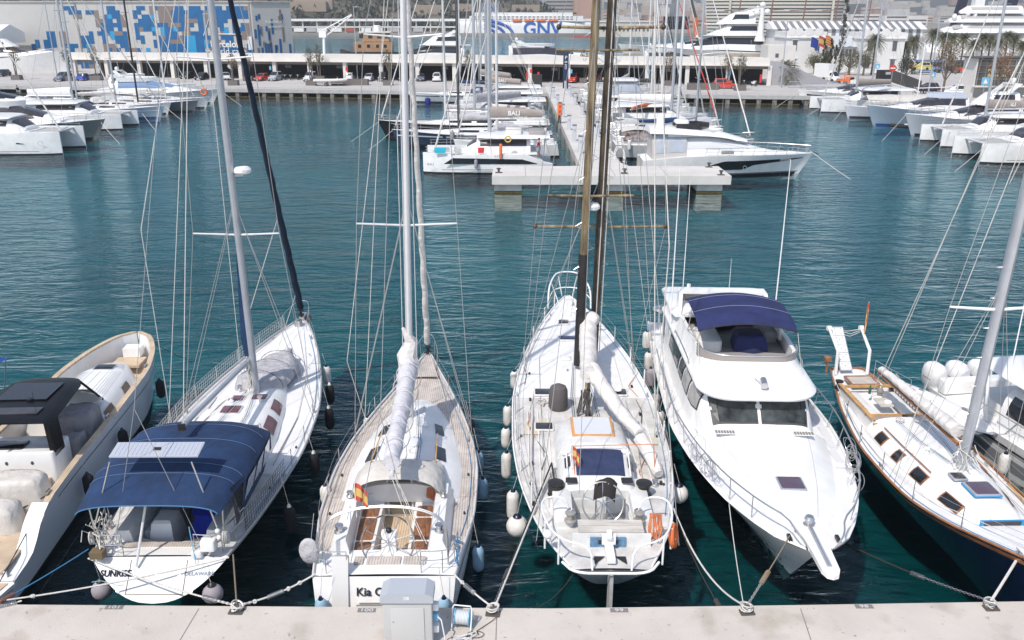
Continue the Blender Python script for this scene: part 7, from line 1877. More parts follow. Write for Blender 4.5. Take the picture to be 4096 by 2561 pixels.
# vehicles
vg=mat('car_glass',(.02,.025,.03),.08,spec=.8)
PAINT={}
def paint(n,c):return mat('paint_'+n,c,.25,coat=.6)
lampm=mat('headlamp',(.60,.60,.58),.15);lampr=mat('tail_lamp',(.4,.02,.02),.3);platew2=mat('number_plate_white',(.7,.7,.66),.5)
def car(p,deg,m,label,kind='hatch',group=None,L=4.3,W=1.8,H=1.52):
 if kind=='van':L,W,H=4.6,1.85,1.85
 t=thing('parked_'+('van' if kind=='van' else 'car'),(p[0],p[1],p[2]if len(p)>2 else GZ),R(deg),label,'van' if kind=='van' else 'car',group)
 hb=.78 if kind!='van' else .95
 b_=Cab([(-L/2,W*.42,W*.40,.3,hb),(-L/2+.12,W*.49,W*.46,.22,hb+.12),(L*.12,W*.5,W*.47,.2,hb+.1),(L*.42,W*.48,W*.43,.22,hb-.06),(L/2-.03,W*.40,W*.36,.3,hb-.25)],4)
 b_.mesh(xs=[-L/2,-L/2+.12,-.8,L*.12,L*.3,L*.42,L/2-.03]).build('body',m,t,True,50)
 r0=-L/2+(.35 if kind=='hatch' else .12)
 g=Cab([(r0-.1,W*.44,W*.42,hb,hb+.12),(r0+.25,W*.46,W*.39,hb,H-.02),(L*.02,W*.46,W*.38,hb,H),(L*.24,W*.44,W*.40,hb,hb+.14)],5)
 xs_=[r0-.1,r0+.25,-.3,L*.02,L*.24]
 g.mesh(xs=xs_).build('cabin',m,t,True,40)
 g.win(r0+.35,L*.02,.22,.84,n=4).build('side_window',vg,t)
 g.top(L*.035,L*.225,-.86,.86,.012,3,6).build('windscreen',vg,t);g.top(r0-.06,r0+.2,-.84,.84,.012,3,6).build('rear_window',vg,t)
 for x in(-L*.3,L*.31):
  for y in(-1,1):
   w_=MB().lathe([(.18,-.11),(.33,-.11),(.34,0),(.33,.11),(.18,.11)],(x,y*(W/2-.1),.34),12,Matrix.Rotation(R(90),3,'X')).build('wheel',rub,t,True)
   MB().lathe([(.02,-.1),(.2,-.1),(.2,.115),(.02,.115)],(x,y*(W/2-.1),.34),10,Matrix.Rotation(R(90),3,'X')).build('hubcap',greyp,w_,True)
 for y in(-1,1):
  MB().ball((L/2-.14,y*W*.34,hb-.16),.16,8,5,(.6,1,.5)).build('headlight',lampm,t,True);MB().box((-L/2+.03,y*W*.38,hb-.05),(.08,.18,.26)).build('tail_light',lampr,t)
 MB().box((L/2-.02,0,.42),(.04,.9,.18)).build('grille',blk,t);MB().box((L/2+.005,0,.36),(.02,.5,.1)).build('number_plate',platew2,t)
 return t
CG='cars parked along the hall'
pw,pr,pg,pb,pk=paint('white',(.72,.72,.72)),paint('red',(.62,.045,.02)),paint('silver',(.45,.46,.48)),paint('blue',(.02,.07,.38)),paint('black',(.02,.02,.022))
for k,u,v,dg,m,kind,lab in(('1',548,700,-100,paint('grey',(.18,.2,.25)),'van','dark grey van facing the water at the left of the hall'),('1',738,695,85,pb,'hatch','bright blue car with its tail to the water, left part of the hall'),('1',1620,680,-95,pk,'hatch','black car parked left of the white hatchback with open boot'),('1',1745,690,-95,pk,'hatch','black car next to the white hatchback with open boot'),('1',1958,690,-70,pw,'hatch','white hatchback with its boot open by a round sign'),('2',100,698,-100,pr,'hatch','red car parked beside the silver people carrier'),('2',220,697,-98,pg,'van','silver people carrier parked beside the red car'),('2',520,700,-97,pw,'van','white van parked right of the motorcycles'),('2',870,690,88,pw,'hatch','white hatchback showing its tail, under bay R10'),('2',1028,700,-92,pw,'hatch','white car facing the water beside the small tree'),('2',1150,700,-90,pk,'van','black off-road car behind the small tree'),('2',1325,700,-88,pk,'hatch','small black car half hidden by a white mast'),('2',1480,700,-90,paint('slate',(.12,.14,.2)),'hatch','slate grey car between the masts near bay R06'),('2',1620,702,90,pw,'van','small white van showing its rear doors'),('3',632,714,-105,pr,'van','red van parked right of the navy totem sign'),('3',868,706,-60,pr,'hatch','red car mostly hidden by the wooden mast, right of the totem'),('3',1942,765,-5,paint('red_van',(.55,.06,.03)),'van','red people carrier parked side-on in front of the hall near its right end')):
 p=P(k,u,v,GZ);car(p,dg,m,lab,kind,CG)
p=P('1',30,660,GZ);car(p,-90,pk,'dark car at the far left end of the hall','hatch',CG)
p=P('4',1800,830,GZ);car((p.x,p.y+1,GZ),160,pw,'white van parked by the glass building','van')
p=P('4',1860,830,GZ);car((p.x+1,p.y+2,GZ),165,pk,'black car behind the white van by the glass building')
p=P('4',1600,800,GZ);car((p.x,p.y+3,GZ),170,paint('plum',(.06,.04,.06)),'dark car behind the motorcycles near the glass building')
p=P('4',1500,650,GZ);car((p.x,p.y+2,GZ+1.0),175,paint('yellow',(.55,.46,.14)),'pale yellow van on the raised road below the buses','van')
def moto(p,deg,label,m=blk):
 t=thing('motorcycle',(p.x,p.y,p.z),R(deg),label,'motorcycle','motorcycles parked on the far quay')
 for x in(-.65,.68):MB().torus((x,0,.32),.27,.07,14,6,Matrix.Rotation(R(90),3,'X')).build('wheel',rub,t,True)
 MB().loft([[(x,y,z)for y,z in((-w,a),(-w,b_),(w,b_),(w,a))]for x,w,a,b_ in((-.85,.08,.65,.8),(-.3,.14,.45,.8),(.15,.18,.4,.98),(.5,.1,.6,.95))],closed=True,cap=True).build('body',m,t,True)
 MB().box((-.4,0,.84),(.7,.24,.1)).build('seat',blkc,t);MB().tube([(.45,-.36,1.08),(.52,0,1.0),(.45,.36,1.08)],.03,5).build('handlebar',steel,t,True)
 MB().seg((.68,0,.35),(.5,0,1.0),.04,5).build('fork',steel,t);MB().ball((.62,0,.92),.11,8,5).build('headlight',lampm,t,True)
for i,(k,u,v,dg,lab)in enumerate((('2',305,690,-80,'motorcycle beside the silver people carrier, leftmost of three'),('2',352,692,-75,'motorcycle in the middle of the three by the hall column'),('2',412,690,-70,'motorcycle rightmost of the three by the hall column'),('3',125,690,-110,'motorcycle seen above the BALI 4.0 sail cover'),('3',262,690,-110,'motorcycle left of the dark cabinet at the pier entrance'),('3',1775,720,-80,'motorcycle behind the long planter'),('3',2095,740,-80,'dark motorcycle behind the small tree by the red people carrier'),('3',2190,745,-70,'white scooter at the right end of the hall'),('4',1480,808,150,'motorcycle, left one by the lamp post near the glass building'),('4',1530,812,150,'motorcycle, right one by the lamp post near the glass building'))):
 moto(P(k,u,v,GZ),dg,lab,whitep if 'scooter' in lab else blk)
 # planting
leafm=mat('leaf_olive',(.10,.105,.055),.75,var=.5,scale=1.2,col2=(.19,.18,.11));leafd=mat('leaf_dark',(.035,.05,.025),.75,var=.5,scale=.9,col2=(.075,.085,.04))
leafb=mat('leaf_dry',(.22,.17,.11),.8,var=.4,scale=1.5);trunkm=mat('trunk',(.16,.13,.10),.9,var=.3)
def leaves(mb,c,r,n,s,seed,sz=(1,1,1)):
 r_=random.Random(seed);c=Vector(c)
 for _ in range(n):
  d=Vector((r_.gauss(0,1),r_.gauss(0,1),r_.gauss(0,1))).normalized()*(r*r_.random()**.45)
  q=c+Vector((d.x*sz[0],d.y*sz[1],d.z*sz[2]));M_=Euler((r_.uniform(0,6),r_.uniform(0,6),r_.uniform(0,6))).to_matrix();k=s*r_.uniform(.6,1.3)
  mb.add([q+M_@Vector(v)*k for v in((-.5,0,0),(0,-.28,0),(.6,0,0),(0,.28,0))],[(0,1,2,3)])
def tree(p,H,W,label,m=leafm,seed=1,n=700,ls=.28,planter=None,group=None,trunks=1,cols=7,name='tree'):
 r_=random.Random(seed);t=thing(name,tuple(p),0,label,'tree',group)
 mb=MB();lf=MB();th=H*.42
 for k in range(trunks):
  bx,by=(r_.uniform(-.3,.3),r_.uniform(-.3,.3))if trunks>1 else(0,0)
  mb.tube([(bx,by,0),(bx*1.5,by,th*.6),(bx*2,by*2,H*.6),(bx*2,by,H*.85)],[W*.05,W*.04,W*.03,.02],6)
 for k in range(cols):
  a=2.4*k;f=(k+.5)/cols;c=Vector((W*.30*math.cos(a)*(1.1-f*.6),W*.30*math.sin(a)*(1.1-f*.6),th+(H-th)*(.15+.72*f)))
  mb.tube([(0,0,th*(.7+.3*f)),c*.6+Vector((0,0,th*.35)),c],[W*.025,W*.018,.01],4)
  leaves(lf,c,W*.24*r_.uniform(.7,1.2),n//cols,ls,seed*31+k,(1,1,1.15))
 mb.build('trunk',trunkm,t,True);lf.build('crown',m,t)
 return t
def planter(p,w,d,hh,label):
 o=MB().box((p.x,p.y,p.z+hh/2),(w,d,hh)).build('planter',mat('planter_brown',(.17,.15,.14),.8,var=.1));tag(o,label,'planter','planters on the quays')
 MB().box((p.x,p.y,p.z+hh+.01),(w*.85,d*.8,.03)).build('soil',castm,o)
for i,(k,u,v,w,th,ms,lab)in enumerate((('1',2020,738,1.9,5.2,leafb,'small dry tree in a planter beside the white hatchback'),('1',2147,700,1.9,4.6,leafb,'twin-stemmed dry tree left of the red car'),('1',835,695,2.4,6.5,leafb,'tall brown tree in a planter right of the blue car'),('2',530,738,1.9,6.4,leafm,'slender olive tree in the planter by the white van'),('2',605,698,1.9,6.6,leafm,'bushy olive tree right of the white van'),('2',1195,738,1.9,6.0,leafm,'olive tree in front of the black off-road car'),('2',1890,738,1.9,6.0,leafm,'olive tree among the masts left of the pier entrance'),('3',725,716,1.9,5.6,leafb,'brown tree right of the red van'),('3',2070,783,2.0,5.6,leafm,'olive tree in the planter by the red people carrier'),('3',1960,740,1.6,5.0,leafb,'dry narrow tree behind the red people carrier'),('1',600,700,1.9,6.0,leafm,'sparse tree behind the dark grey van'),('1',150,690,1.9,6.2,leafb,'dry tree near the far left end of the hall'),('3',1455,740,1.9,5.4,leafb,'leafless-looking tree among the masts right of the pier'))):
 p=P(k,u,v,GZ);planter(p,w,1.5,.95,'brown planter of the '+lab)
 tree((p.x,p.y,GZ+.9),th,2.6,lab,ms,10+i,420,.24,group='small trees in planters',trunks=2)
for k,u,v,w,lab in(('2',865,736,7.2,'long brown planter between the grey inflatable and the white car'),('3',1750,775,5.6,'long brown planter left of the red people carrier'),('4',1655,930,3.2,'brown planter on the right quay under the brown tree'),('4',2250,970,3.6,'brown planter at the right edge of the quay'),('4',1720,870,3.2,'brown planter beside the white van')):
 planter(P(k,u,v,GZ),w,1.6,1.15,lab)
p=P('4',1655,920,GZ);tree((p.x,p.y,GZ+1.1),8.5,4.2,'tall brown-green tree on the right quay in front of the white van',leafb,71,900,.3)
p=P('4',2130,860,GZ);tree((p.x,p.y,GZ),8.0,4.0,'reddish dry tree in front of the glass building',mat('leaf_rust',(.26,.15,.09),.8,var=.4),72,900,.28)
p=P('4',1345,730,GZ);tree((p.x,p.y,GZ),5.5,4.0,'dark bushy tree beside the white sail-shaped sign',leafd,73,900,.3)
for i,(u,v,w)in enumerate(((560,640,8),(640,625,6),(860,650,11),(985,655,9))):
 p=P('4',u,v,GZ);tree((p.x,p.y,GZ),4.3+i*.35,w*.58,('round olive tree below the European flag','round olive tree below the Catalan flag','widest olive tree, behind the white box truck','olive tree right of the white box truck')[i],leafm,80+i,1500,.26,cols=11)
for i,(u,v,hh)in enumerate(((790,510,20),(645,490,8.5),(705,500,8.5),(745,560,7))):
 p=PY('4',u,v,208);t=thing('cypress',(p.x,p.y,GZ),0,('tall dark cypress in front of the white building','left small cypress by the white building','second small cypress by the white building','short cypress at the foot of the tall one')[i],'tree','cypresses')
 lf=MB();n_=10
 for k in range(n_):leaves(lf,(.25*math.sin(k*2),0,hh*(.08+.9*k/n_)),hh*.05*(1-.6*abs(k/n_-.25)),130,.34,90+i*20+k,(.8,.8,1.3))
 lf.build('crown',leafd,t);MB().seg((0,0,0),(0,0,hh*.8),.2,6,.05).build('trunk',trunkm,t)
palmm=mat('palm_green',(.085,.10,.04),.7,var=.5,scale=.5,col2=(.17,.16,.08))
def palm(p,H,label,n=26,fl=2.6,seed=1,droop=1.0,tr=.28):
 r_=random.Random(seed);t=thing('palm_tree',tuple(p),0,label,'palm','palms by the buildings')
 MB().tube([(0,0,0),(.1,0,H*.5),(0,0,H)],[tr*1.2,tr,tr*.9],8).build('trunk',trunkm,t,True)
 mb=MB()
 for k in range(n):
  a=2.4*k;el=R(80-135*k/n);pts=[]
  for j in range(7):
   f=j/6;pts.append(Vector((math.cos(a)*fl*(f*math.cos(el)+.05),math.sin(a)*fl*(f*math.cos(el)+.05),H+fl*(f*math.sin(el)-droop*.55*f*f))))
  s_=Vector((-math.sin(a),math.cos(a),0))
  for j in range(6):
   for sg in(-1,1):
    w_=fl*.19*math.sin(PI*(.18+.75*j/6));q=pts[j]
    for z in(0,.5):
     b0=pts[j].lerp(pts[j+1],z);b1=pts[j].lerp(pts[j+1],z+.3)
     mb.add([b0,b1,b1+s_*sg*w_+(pts[j+1]-pts[j])*.5-Vector((0,0,w_*.5))],[(0,1,2)])
  mb.seg(pts[0],pts[3],.05,3)
 mb.build('crown',palmm,t)
for i,(u,v,vt,Y,lab)in enumerate(((1430,560,350,215,'palm behind the blue bus'),(1345,500,400,218,'shorter palm left of the blue bus'),(1690,540,320,222,'palm between the two buses'),(1760,520,330,226,'palm above the dark bus'),(1600,520,290,230,'palm in front of the giant yacht, leftmost'),(1860,500,330,232,'palm left of the twin palms by the glass building roof'),(1950,480,380,226,'low palm above the glass building roof'),(2030,480,330,230,'first of the twin palms above the glass building'),(2090,480,340,232,'second of the twin palms above the glass building'),(2160,480,370,228,'palm above the middle of the glass building'),(2240,490,310,232,'palm right of the middle of the glass building'),(2300,490,340,232,'palm near the right edge above the glass building'),(2370,490,390,228,'palm cut by the right edge of the photo'),(1095,600,340,206,'lone palm in front of the white building wing'))):
 p=PY('4',u,vt,Y);palm((p.x,p.y,GZ),p.z-GZ,lab,56,2.7,i,.85,.2)
p=PY('4',320,560,178);palm((p.x,p.y,GZ),p.z-GZ-.6,'broad date palm with long arching fronds at the end of the hall',60,3.4,99,.9,.3)
# race building with blue mosaic
bw=thing('race_building',(-65.2,230,GZ),0,'big pale building covered in blue and brown squares with the words barcelona world race','building')
cr=mat('facade_cream',(.50,.49,.47),.7,var=.05,scale=.2)
MB().slab([(-66,0),(0,0),(8.3,6),(-3,40),(-66,40)],0,15.9).build('walls',cr,bw);MB().slab([(-66.3,-.3),(.2,-.3),(8.6,5.8),(-2.8,40.3),(-66.3,40.3)],15.9,16.25).build('roof_edge',concg,bw)
fb=mat('facade_blue',(.006,.115,.30),.35,var=.15,scale=.4);fb2=mat('facade_light_blue',(.02,.30,.55),.25);fbr=mat('facade_brown',(.22,.17,.15),.5)
r_=random.Random(12);cells={}
def blob(x,y,w,hh,c):
 for i in range(w):
  for j in range(hh):cells[(x+i,y+j)]=c
for k in range(250):
 x=int(60*r_.random()**.55);w,hh=r_.choice(((1,1),(1,1),(1,1),(2,1),(1,2),(1,3),(2,2),(3,1),(1,4),(2,4)));y=r_.randint(0,14)
 if x<18 and y>5:continue
 blob(x,y,w,hh,'b' if r_.random()<.74 else 'n')
 if r_.random()<.5:blob(x+r_.choice((-1,1)),y+r_.choice((-1,1)),1,2,r_.choice('bbc'))
for x in range(20,60):
 if r_.random()<.75:blob(x,0,1,r_.randint(1,3),r_.choice('bbn'))
blob(45,3,2,5,'c')
for c_,m_,nm in(('b',fb,'blue_panel'),('n',fbr,'brown_panel'),('c',fb2,'light_blue_panel')):
 mb=MB()
 for(i,j),cc in cells.items():
  if cc==c_ and 0<=i<60 and 0<=j<15:mb.box((-64.6+i*1.07,-.04,.55+j*1.0),(1.07,.1,1.0))
 o=mb.build(nm+'s',m_,bw)
 mb=MB()
 for k in range(26):
  x=r_.uniform(.3,7.7);z=r_.uniform(1,12.5);hh=r_.choice((1.2,2.2,3.6,5));w=.55
  if(k%3==0)==(c_=='n')and c_!='c':mb.box((x,x*.7229-.04,z+hh/2*.5),(w,.1,min(hh,14.8-z)),R(35.86))
 if mb.v:mb.build(nm+'s',m_,bw)
for x in(-44,-24.5,-9.5,-.6):MB().box((x,-.08,7.9),(.35,.14,15.8)).build('facade_mullion',greyd,bw)
text('barcelona',2.15,whitep,bw,Vector((-6.9,-.16,5.9)),face_M((1,0,0),(0,0,1)),.02,bold=.06);text('world race',2.15,whitep,bw,Vector((-6.9,-.16,4.2)),face_M((1,0,0),(0,0,1)),.02)
MB().tube([(-12.6,-.15,8.0),(-9.8,-.15,14.6),(-8.9,-.15,8.4),(-3.0,-.15,8.3)],.14,4).build('sail_emblem',whitep,bw)
text('FUNDACIÓ',.95,whitep,bw,Vector((4.7,3.2,11.2)),face_M((1,.7229,0),(0,0,1)),.02);text('NAVEGACIÓ',.6,whitep,bw,Vector((4.7,3.2,10.1)),face_M((1,.7229,0),(0,0,1)),.02)
MB().box((-1.0,-.3,6.2),(1.0,.5,3.2)).build('wall_box',whitep,bw)
tt_=thing('storage_tent',(-129,222,GZ),0,'white peaked tent beside the race building at the far left','tent')
MB().loft([[(x,-6,6.5),(x,-6,8.9),(x,0,10.8),(x,6,8.9),(x,6,6.5)]for x in(-12,7)],cap=True).build('tent_roof',whitep,tt_)
# boats behind the terrace
def bgy(k,u,v,Y,deg,L,B,lab,lv=2,hm=gel,zf=2.2,rh=2.4,**kw):
 p=PY(k,u,v,Y);return gmy((p.x,Y,0),deg,L,B,lab,hm,zf,lv,roofh=rh,**kw)
bgy('1',-260,440,216,0,24,6,'white yacht moored behind the terrace at the left, before the tent',2,zf=5.2)
bgy('2',1980,430,226,180,30,7,'big white yacht behind the terrace with dark oval windows, left of the long yacht',2,zf=4.5,rh=3.2,winm=glass)
bgy('3',-60,480,214,0,31,6.6,'long low white yacht with a black hull line behind the terrace',1,zf=4.6,rh=3.4,band=blackh)
bgy('3',1150,490,216,0,22,5.5,'white motor boat with a rounded bow behind the terrace at centre right',1,zf=4.2)
bgy('3',1560,430,262,5,26,6,'white boat beyond the stone wall left of the large modern yacht',1,zf=5)
bgy('4',300,440,262,180,48,11,'large modern yacht with a tall domed mast, beside the white building',3,zf=5,rh=4.2,winm=glass)
p=PY('4',100,260,256);ym=thing('radar_mast',(p.x,256,p.z-3),0,'tall white radar mast with round domes above the large modern yacht','mast')
MB().lathe([(1.6,0),(.9,2.5),(.7,5.5),(.5,9)],(0,0,0),10).build('tower',gel,ym,True)
for x,z in((-1.4,7.5),(1.4,7.8),(0,9.6),(2.6,3.6)):MB().ball((x,0,z),.85,10,7).build('dome',gel,ym,True)
t=thing('wooden_tug',(PY('2',1000,460,214).x,214,0),0,'old wooden workboat with an orange-brown wheelhouse behind the terrace','boat')
wb_=mat('wheelhouse_tan',(.42,.25,.14),.6,var=.2,scale=1)
MB().loft([[(x,-w,z0+2.0),(x,-w*.8,z0),(x,w*.8,z0),(x,w,z0+2.0)]for x,w,z0 in((-6,.3,4.9),(-4,1.8,4.2),(8,2.2,4.2),(12,1.5,4.4))],cap=True).build('hull',castm,t)
MB().box((2,0,7.4),(9,3.2,2.2)).build('lower_house',wb_,t);MB().box((2.6,0,9.6),(6.4,2.8,2.0)).build('wheelhouse',wb_,t);MB().box((2.6,0,10.7),(7.4,3.6,.25)).build('roof',cream,t);MB().lathe([(.8,0),(.8,1.3),(.7,1.4)],(3,0,10.8),12).build('funnel',whitep,t,True)
for x in(-.6,1.5,3.6,5.4):MB().box((x,-1.42,9.8),(1.0,.1,.9)).build('window',glass,t);MB().box((x-.5,-1.62,7.6),(.7,.1,.7)).build('window',glass,t)
p=PY('2',640,465,206);t=thing('davit_crane',(p.x,206,4),0,'white lattice davit crane on the terrace','crane')
MB().seg((0,0,1.5),(.2,0,6),.3,8).build('post',whitep,t,True);MB().box((0,0,6.4),(1.6,1,1.4)).build('winch_house',whitep,t)
mb=MB().seg((0,0,7.2),(6.8,0,10.6),.12,5);mb.seg((.4,0,5.8),(6.8,0,10.4),.12,5)
for k in range(6):mb.seg((.2+1.1*k,0,7.2+.56*k),(.9+1.1*k,0,6.2+.78*k),.07,4)
mb.build('jib',whitep,t)
# ferry
fe=thing('ferry',(-36,622,0),R(-4),'large white ferry with blue stripes and the letters GNV across the basin','ferry')
fs=Cab([(0,9,9,-1,10),(70,9,9,-1,9.5),(84,6.5,7,-1,9),(92,1,3.5,-1,8.5)],8);fs.mesh(xs=[0,30,70,78,84,89,92]).build('hull',gel,fe,True,40)
MB().box((46,0,11.2),(76,16,3.4)).build('passenger_deck',gel,fe);MB().box((40,0,13.8),(60,14,2.6)).build('upper_deck',gel,fe);MB().box((70,0,13.6),(14,15,3.0)).build('bridge',gel,fe)
MB().box((78.5,0,14.6),(2.2,14.4,1.0)).build('bridge_window',glassm,fe)
for z in(10.9,12.3):
 for k in range(24):MB().box((12+2.8*k,-8.06,z),(1.6,.2,.5)).build('window',glassm,fe)
blf=mat('ferry_blue',(.015,.11,.42),.4);MB().loft([[(x,-4,10),(x,4,10),(x,3.4,21.5),(x,-3.4,21.5)]for x in(15,27)],cap=True).build('funnel',gel,fe)
for k in range(3):MB().tube([(19+(13-3.8*k)*math.sin(a)*1.5-1,-9.12,.5+(15-3.9*k)*math.cos(a)*.62)for a in frange(0,PI/2,10)],.95,4).build('blue_swoosh',blf,fe)
for k in range(3):MB().tube([(18+(6-1.7*k)*math.sin(a),-4.1,15+(6-1.9*k)*math.cos(a))for a in frange(0,PI/2,8)],.5,4).build('blue_swoosh',blf,fe)
text('GNV',11.5,blf,fe,Vector((57,-9.15,4.4)),face_M((1,0,0),(0,0,1)),.05,sx=1.05,bold=.25)
for k in range(4):MB().rbox((40+8*k,-8.6,10.2),(6,1.6,1.3),.6).build('lifeboat',orange,fe,True)
MB().box((44,-9.05,.25),(90,.1,.6)).build('boot_stripe',red,fe)
# far shore, hill, town
tag(MB().slab([(-900,615),(20,605),(300,640),(2600,900),(2600,5200),(-2600,5200),(-2600,900)][::1],-2,2.0).build('far_shore',mat('shore_ground',(.30,.28,.25),.9,var=.3,scale=.02)),kind='structure')
t=thing('conveyor_gallery',(-110,632,2),0,'long white elevated gallery along the far shore','building')
MB().box((0,0,8.2),(330,4,1.6)).build('gallery',whitep,t);MB().box((0,2,3.6),(330,5,.8)).build('lower_gallery',whitep,t)
mb=MB()
for k in range(34):mb.box((-162+9.8*k,0,3.6),(.8,1.2,7.6))
mb.build('column',offw,t)
for k in range(22):
 o=thing('trailer',(-258+9.3*k+rnd.uniform(-2,2),620,2),0,'small pale trailer in the row parked on the far shore','trailer','trailers on the far shore')
 MB().box((0,0,1.9),(6.5,2.4,2.4)).build('box_body',rnd.choice((whitep,whitep,greyp,mat('trailer_red',(.35,.08,.05),.6))),o);MB().box((0,0,.5),(5.5,2,.5)).build('chassis',blk,o)
def hillm(name,a,b_,sc):return mat(name,a,.95,var=.5,scale=sc,col2=b_,detail=12)
def terrain(name,x0,x1,y0,y1,f,m,nx=70,ny=24):
 mb=MB().loft([[(x0+(x1-x0)*i/nx,y0+(y1-y0)*j/ny,f((x0+(x1-x0)*i/nx),j/ny))for i in range(nx+1)]for j in range(ny+1)]);return tag(mb.build(name,m,None,True,180),kind='structure')
def bump(x,s=1):return math.sin(x*.011*s)+.6*math.sin(x*.027*s+1)+.3*math.sin(x*.061*s+2)
def hill_f(x,f):return 2.2+(150+14*bump(x))*(f**.8)*max(0,min(1,(60-x)/330))**.7
terrain('hill',-900,60,665,1150,hill_f,hillm('hill_scrub',(.075,.075,.045),(.20,.165,.12),.035))
lf=MB();r_=random.Random(77)
for k in range(900):
 f=r_.random()**1.6*.5;x=r_.uniform(-420,40);y=665+485*f;leaves(lf,(x,y,hill_f(x,f)+2.5),r_.uniform(3,6),11,3.6,k,(1,1,.8))
tag(lf.build('hillside_trees',leafd),kind='stuff',label='dense scrub and trees covering the hillside',cat='trees')
for k in range(16):
 f=r_.uniform(.02,.3);x=r_.uniform(-330,20);y=665+485*f
 o=MB().box((x,y,hill_f(x,f)+3),(r_.uniform(8,30),8,r_.uniform(5,8))).build('hillside_house',mat('house_stone',(.36,.29,.23),.9,var=.15),None);tag(o,'low stone-coloured house half hidden in the trees of the hillside','house','houses on the hillside')
def mt_f(x,f):return 3+(430+60*bump(x,.35)+(60 if 800<x<1500 else 0))*f**1.25+26*f*bump(x+900*f,1.0)
terrain('mountain',-1500,4200,1900,4900,mt_f,hillm('mountain_green',(.06,.08,.07),(.15,.16,.13),.004),90,30)
CB=[mat('block_%s'%n,c,.9,var=.1,scale=.05)for n,c in(('cream',(.64,.59,.52)),('white',(.72,.70,.67)),('ochre',(.58,.46,.35)),('brick',(.48,.31,.24)),('grey',(.55,.54,.53)))]
wdk=mat('far_window',(.10,.10,.11),.4)
def block(x,y,z,w,d,hh,m,lab,floors=True,grp='apartment blocks of the far town'):
 o=MB().box((x,y,z+hh/2-4),(w,d,hh+8)).build('apartment_block',m);tag(o,lab,'building',grp)
 if floors:
  mb=MB()
  for k in range(int(hh/3.4)):mb.box((x,y-d/2-.05,z+2.4+3.4*k),(w*.86,.2,1.3))
  if mb.v:mb.build('window_bands',wdk,o)
for k in range(170):
 f=r_.random()**1.3*.26;y=760+1400*r_.random()if k%2 else 1900+3000*f
 x=r_.uniform(-.05,.66)*y;z=2 if y<1900 else mt_f(x,(y-1900)/3000)
 if y<900 and x<120:continue
 s_=y/1000;block(x,y,z,r_.uniform(12,34)*(.6+.4*s_),14,(r_.uniform(5,12)*(.5+.55*s_)if y<1900 else r_.uniform(8,22)),r_.choice(CB),'small apartment block in the hazy town below the mountain',y<1700)
mb=MB()
for k in range(1500):
 y=1950+2300*r_.random()**1.5;x=r_.uniform(-.1,.68)*y;f=(y-1900)/3000
 if bump(x*1.3+y*.5,.8)>.1:mb.box((x,y,mt_f(x,f)+4),(r_.uniform(10,34),12,r_.uniform(8,20)))
tag(mb.build('distant_town',CB[0]),kind='stuff',label='far-off pale houses scattered over the mountain slope',cat='houses')
p=PY('3',620,100,900);block(p.x,900,2,60,30,30,mat('block_lattice',(.38,.38,.38),.8),'grey gridded office block behind the ferry',grp=None)
p=PY('3',715,100,880);block(p.x,880,2,18,18,45,CB[3],'tall brown tower beside the gridded office block',False,None)
for u,w,m_,lab in((1440,34,CB[3],'brick-coloured housing block left of the curved building'),(1530,26,CB[3],'second brick-coloured housing block beside the curved building'),(1060,24,CB[4],'grey block seen between the masts')):
 p=PY('3',u,150,760);block(p.x,760,2,w,20,10,m_,lab,grp=None)
t=thing('customs_house',(PY('3',1080,200,520).x,520,2),0,'low cream building with an arcade, behind the masts across the basin','building');t.scale=(.42,1,1)
MB().box((0,0,4),(70,12,8)).build('walls',CB[0],t);MB().box((0,0,8.3),(72,13,.7)).build('cornice',offw,t)
for k in range(12):MB().lathe([(.001,-.1),(1.6,-.1),(1.6,.1),(.001,.1)],(-30+5.4*k,-6.05,4.5),12,Matrix.Rotation(R(90),3,'X')).build('arched_window',wdk,t)
wt=thing('curved_office_building',(161,560,2),0,'large curved beige office building with dark window bands','building')
bei=mat('stone_beige',(.62,.57,.50),.8)
def arc(r0,r1,z0,z1,m_,nm,a0=-60,a1=60):
 pts=[(r0*math.sin(R(a)),22-r0*.8*math.cos(R(a)))for a in frange(a0,a1,22)]+[(r1*math.sin(R(a)),22-r1*.8*math.cos(R(a)))for a in frange(a1,a0,22)]
 MB().slab(pts,z0,z1).build(nm,m_,wt)
for k in range(12):
 r0=47+.3*k;arc(r0,r0-8,1.95*k,1.95*k+1.2,bei,'stone_band');arc(r0-.6,r0-8,1.95*k+1.2,1.95*k+1.95,mat('band_glass',(.07,.11,.11),.2),'window_band')
MB().box((12,5,25),(36,20,4)).build('roof_block',bei,wt)
for a in(-38,38):MB().box((50*math.sin(R(a)),22-41*math.cos(R(a)),12),(1.2,1.0,25)).build('fin',bei,wt)
for k in range(5):
 x=118+17*k;t=thing('tall_ship_mast',(x,480,2),0,'brown sailing ship mast in front of the curved office building, '+('leftmost','second from left','middle','second from right','rightmost')[k],'mast','brown masts before the curved building')
 MB().seg((0,0,0),(1.5,0,26+k%2*6),.45,6,.25).build('pole',mat('mast_rust',(.24,.11,.07),.7),t);MB().seg((-7,0,14),(7,0,14.6),.25,5).build('yard',MATS['mast_rust'],t);MB().seg((-5.5,0,20),(5.5,0,20.5),.2,5).build('yard',MATS['mast_rust'],t)
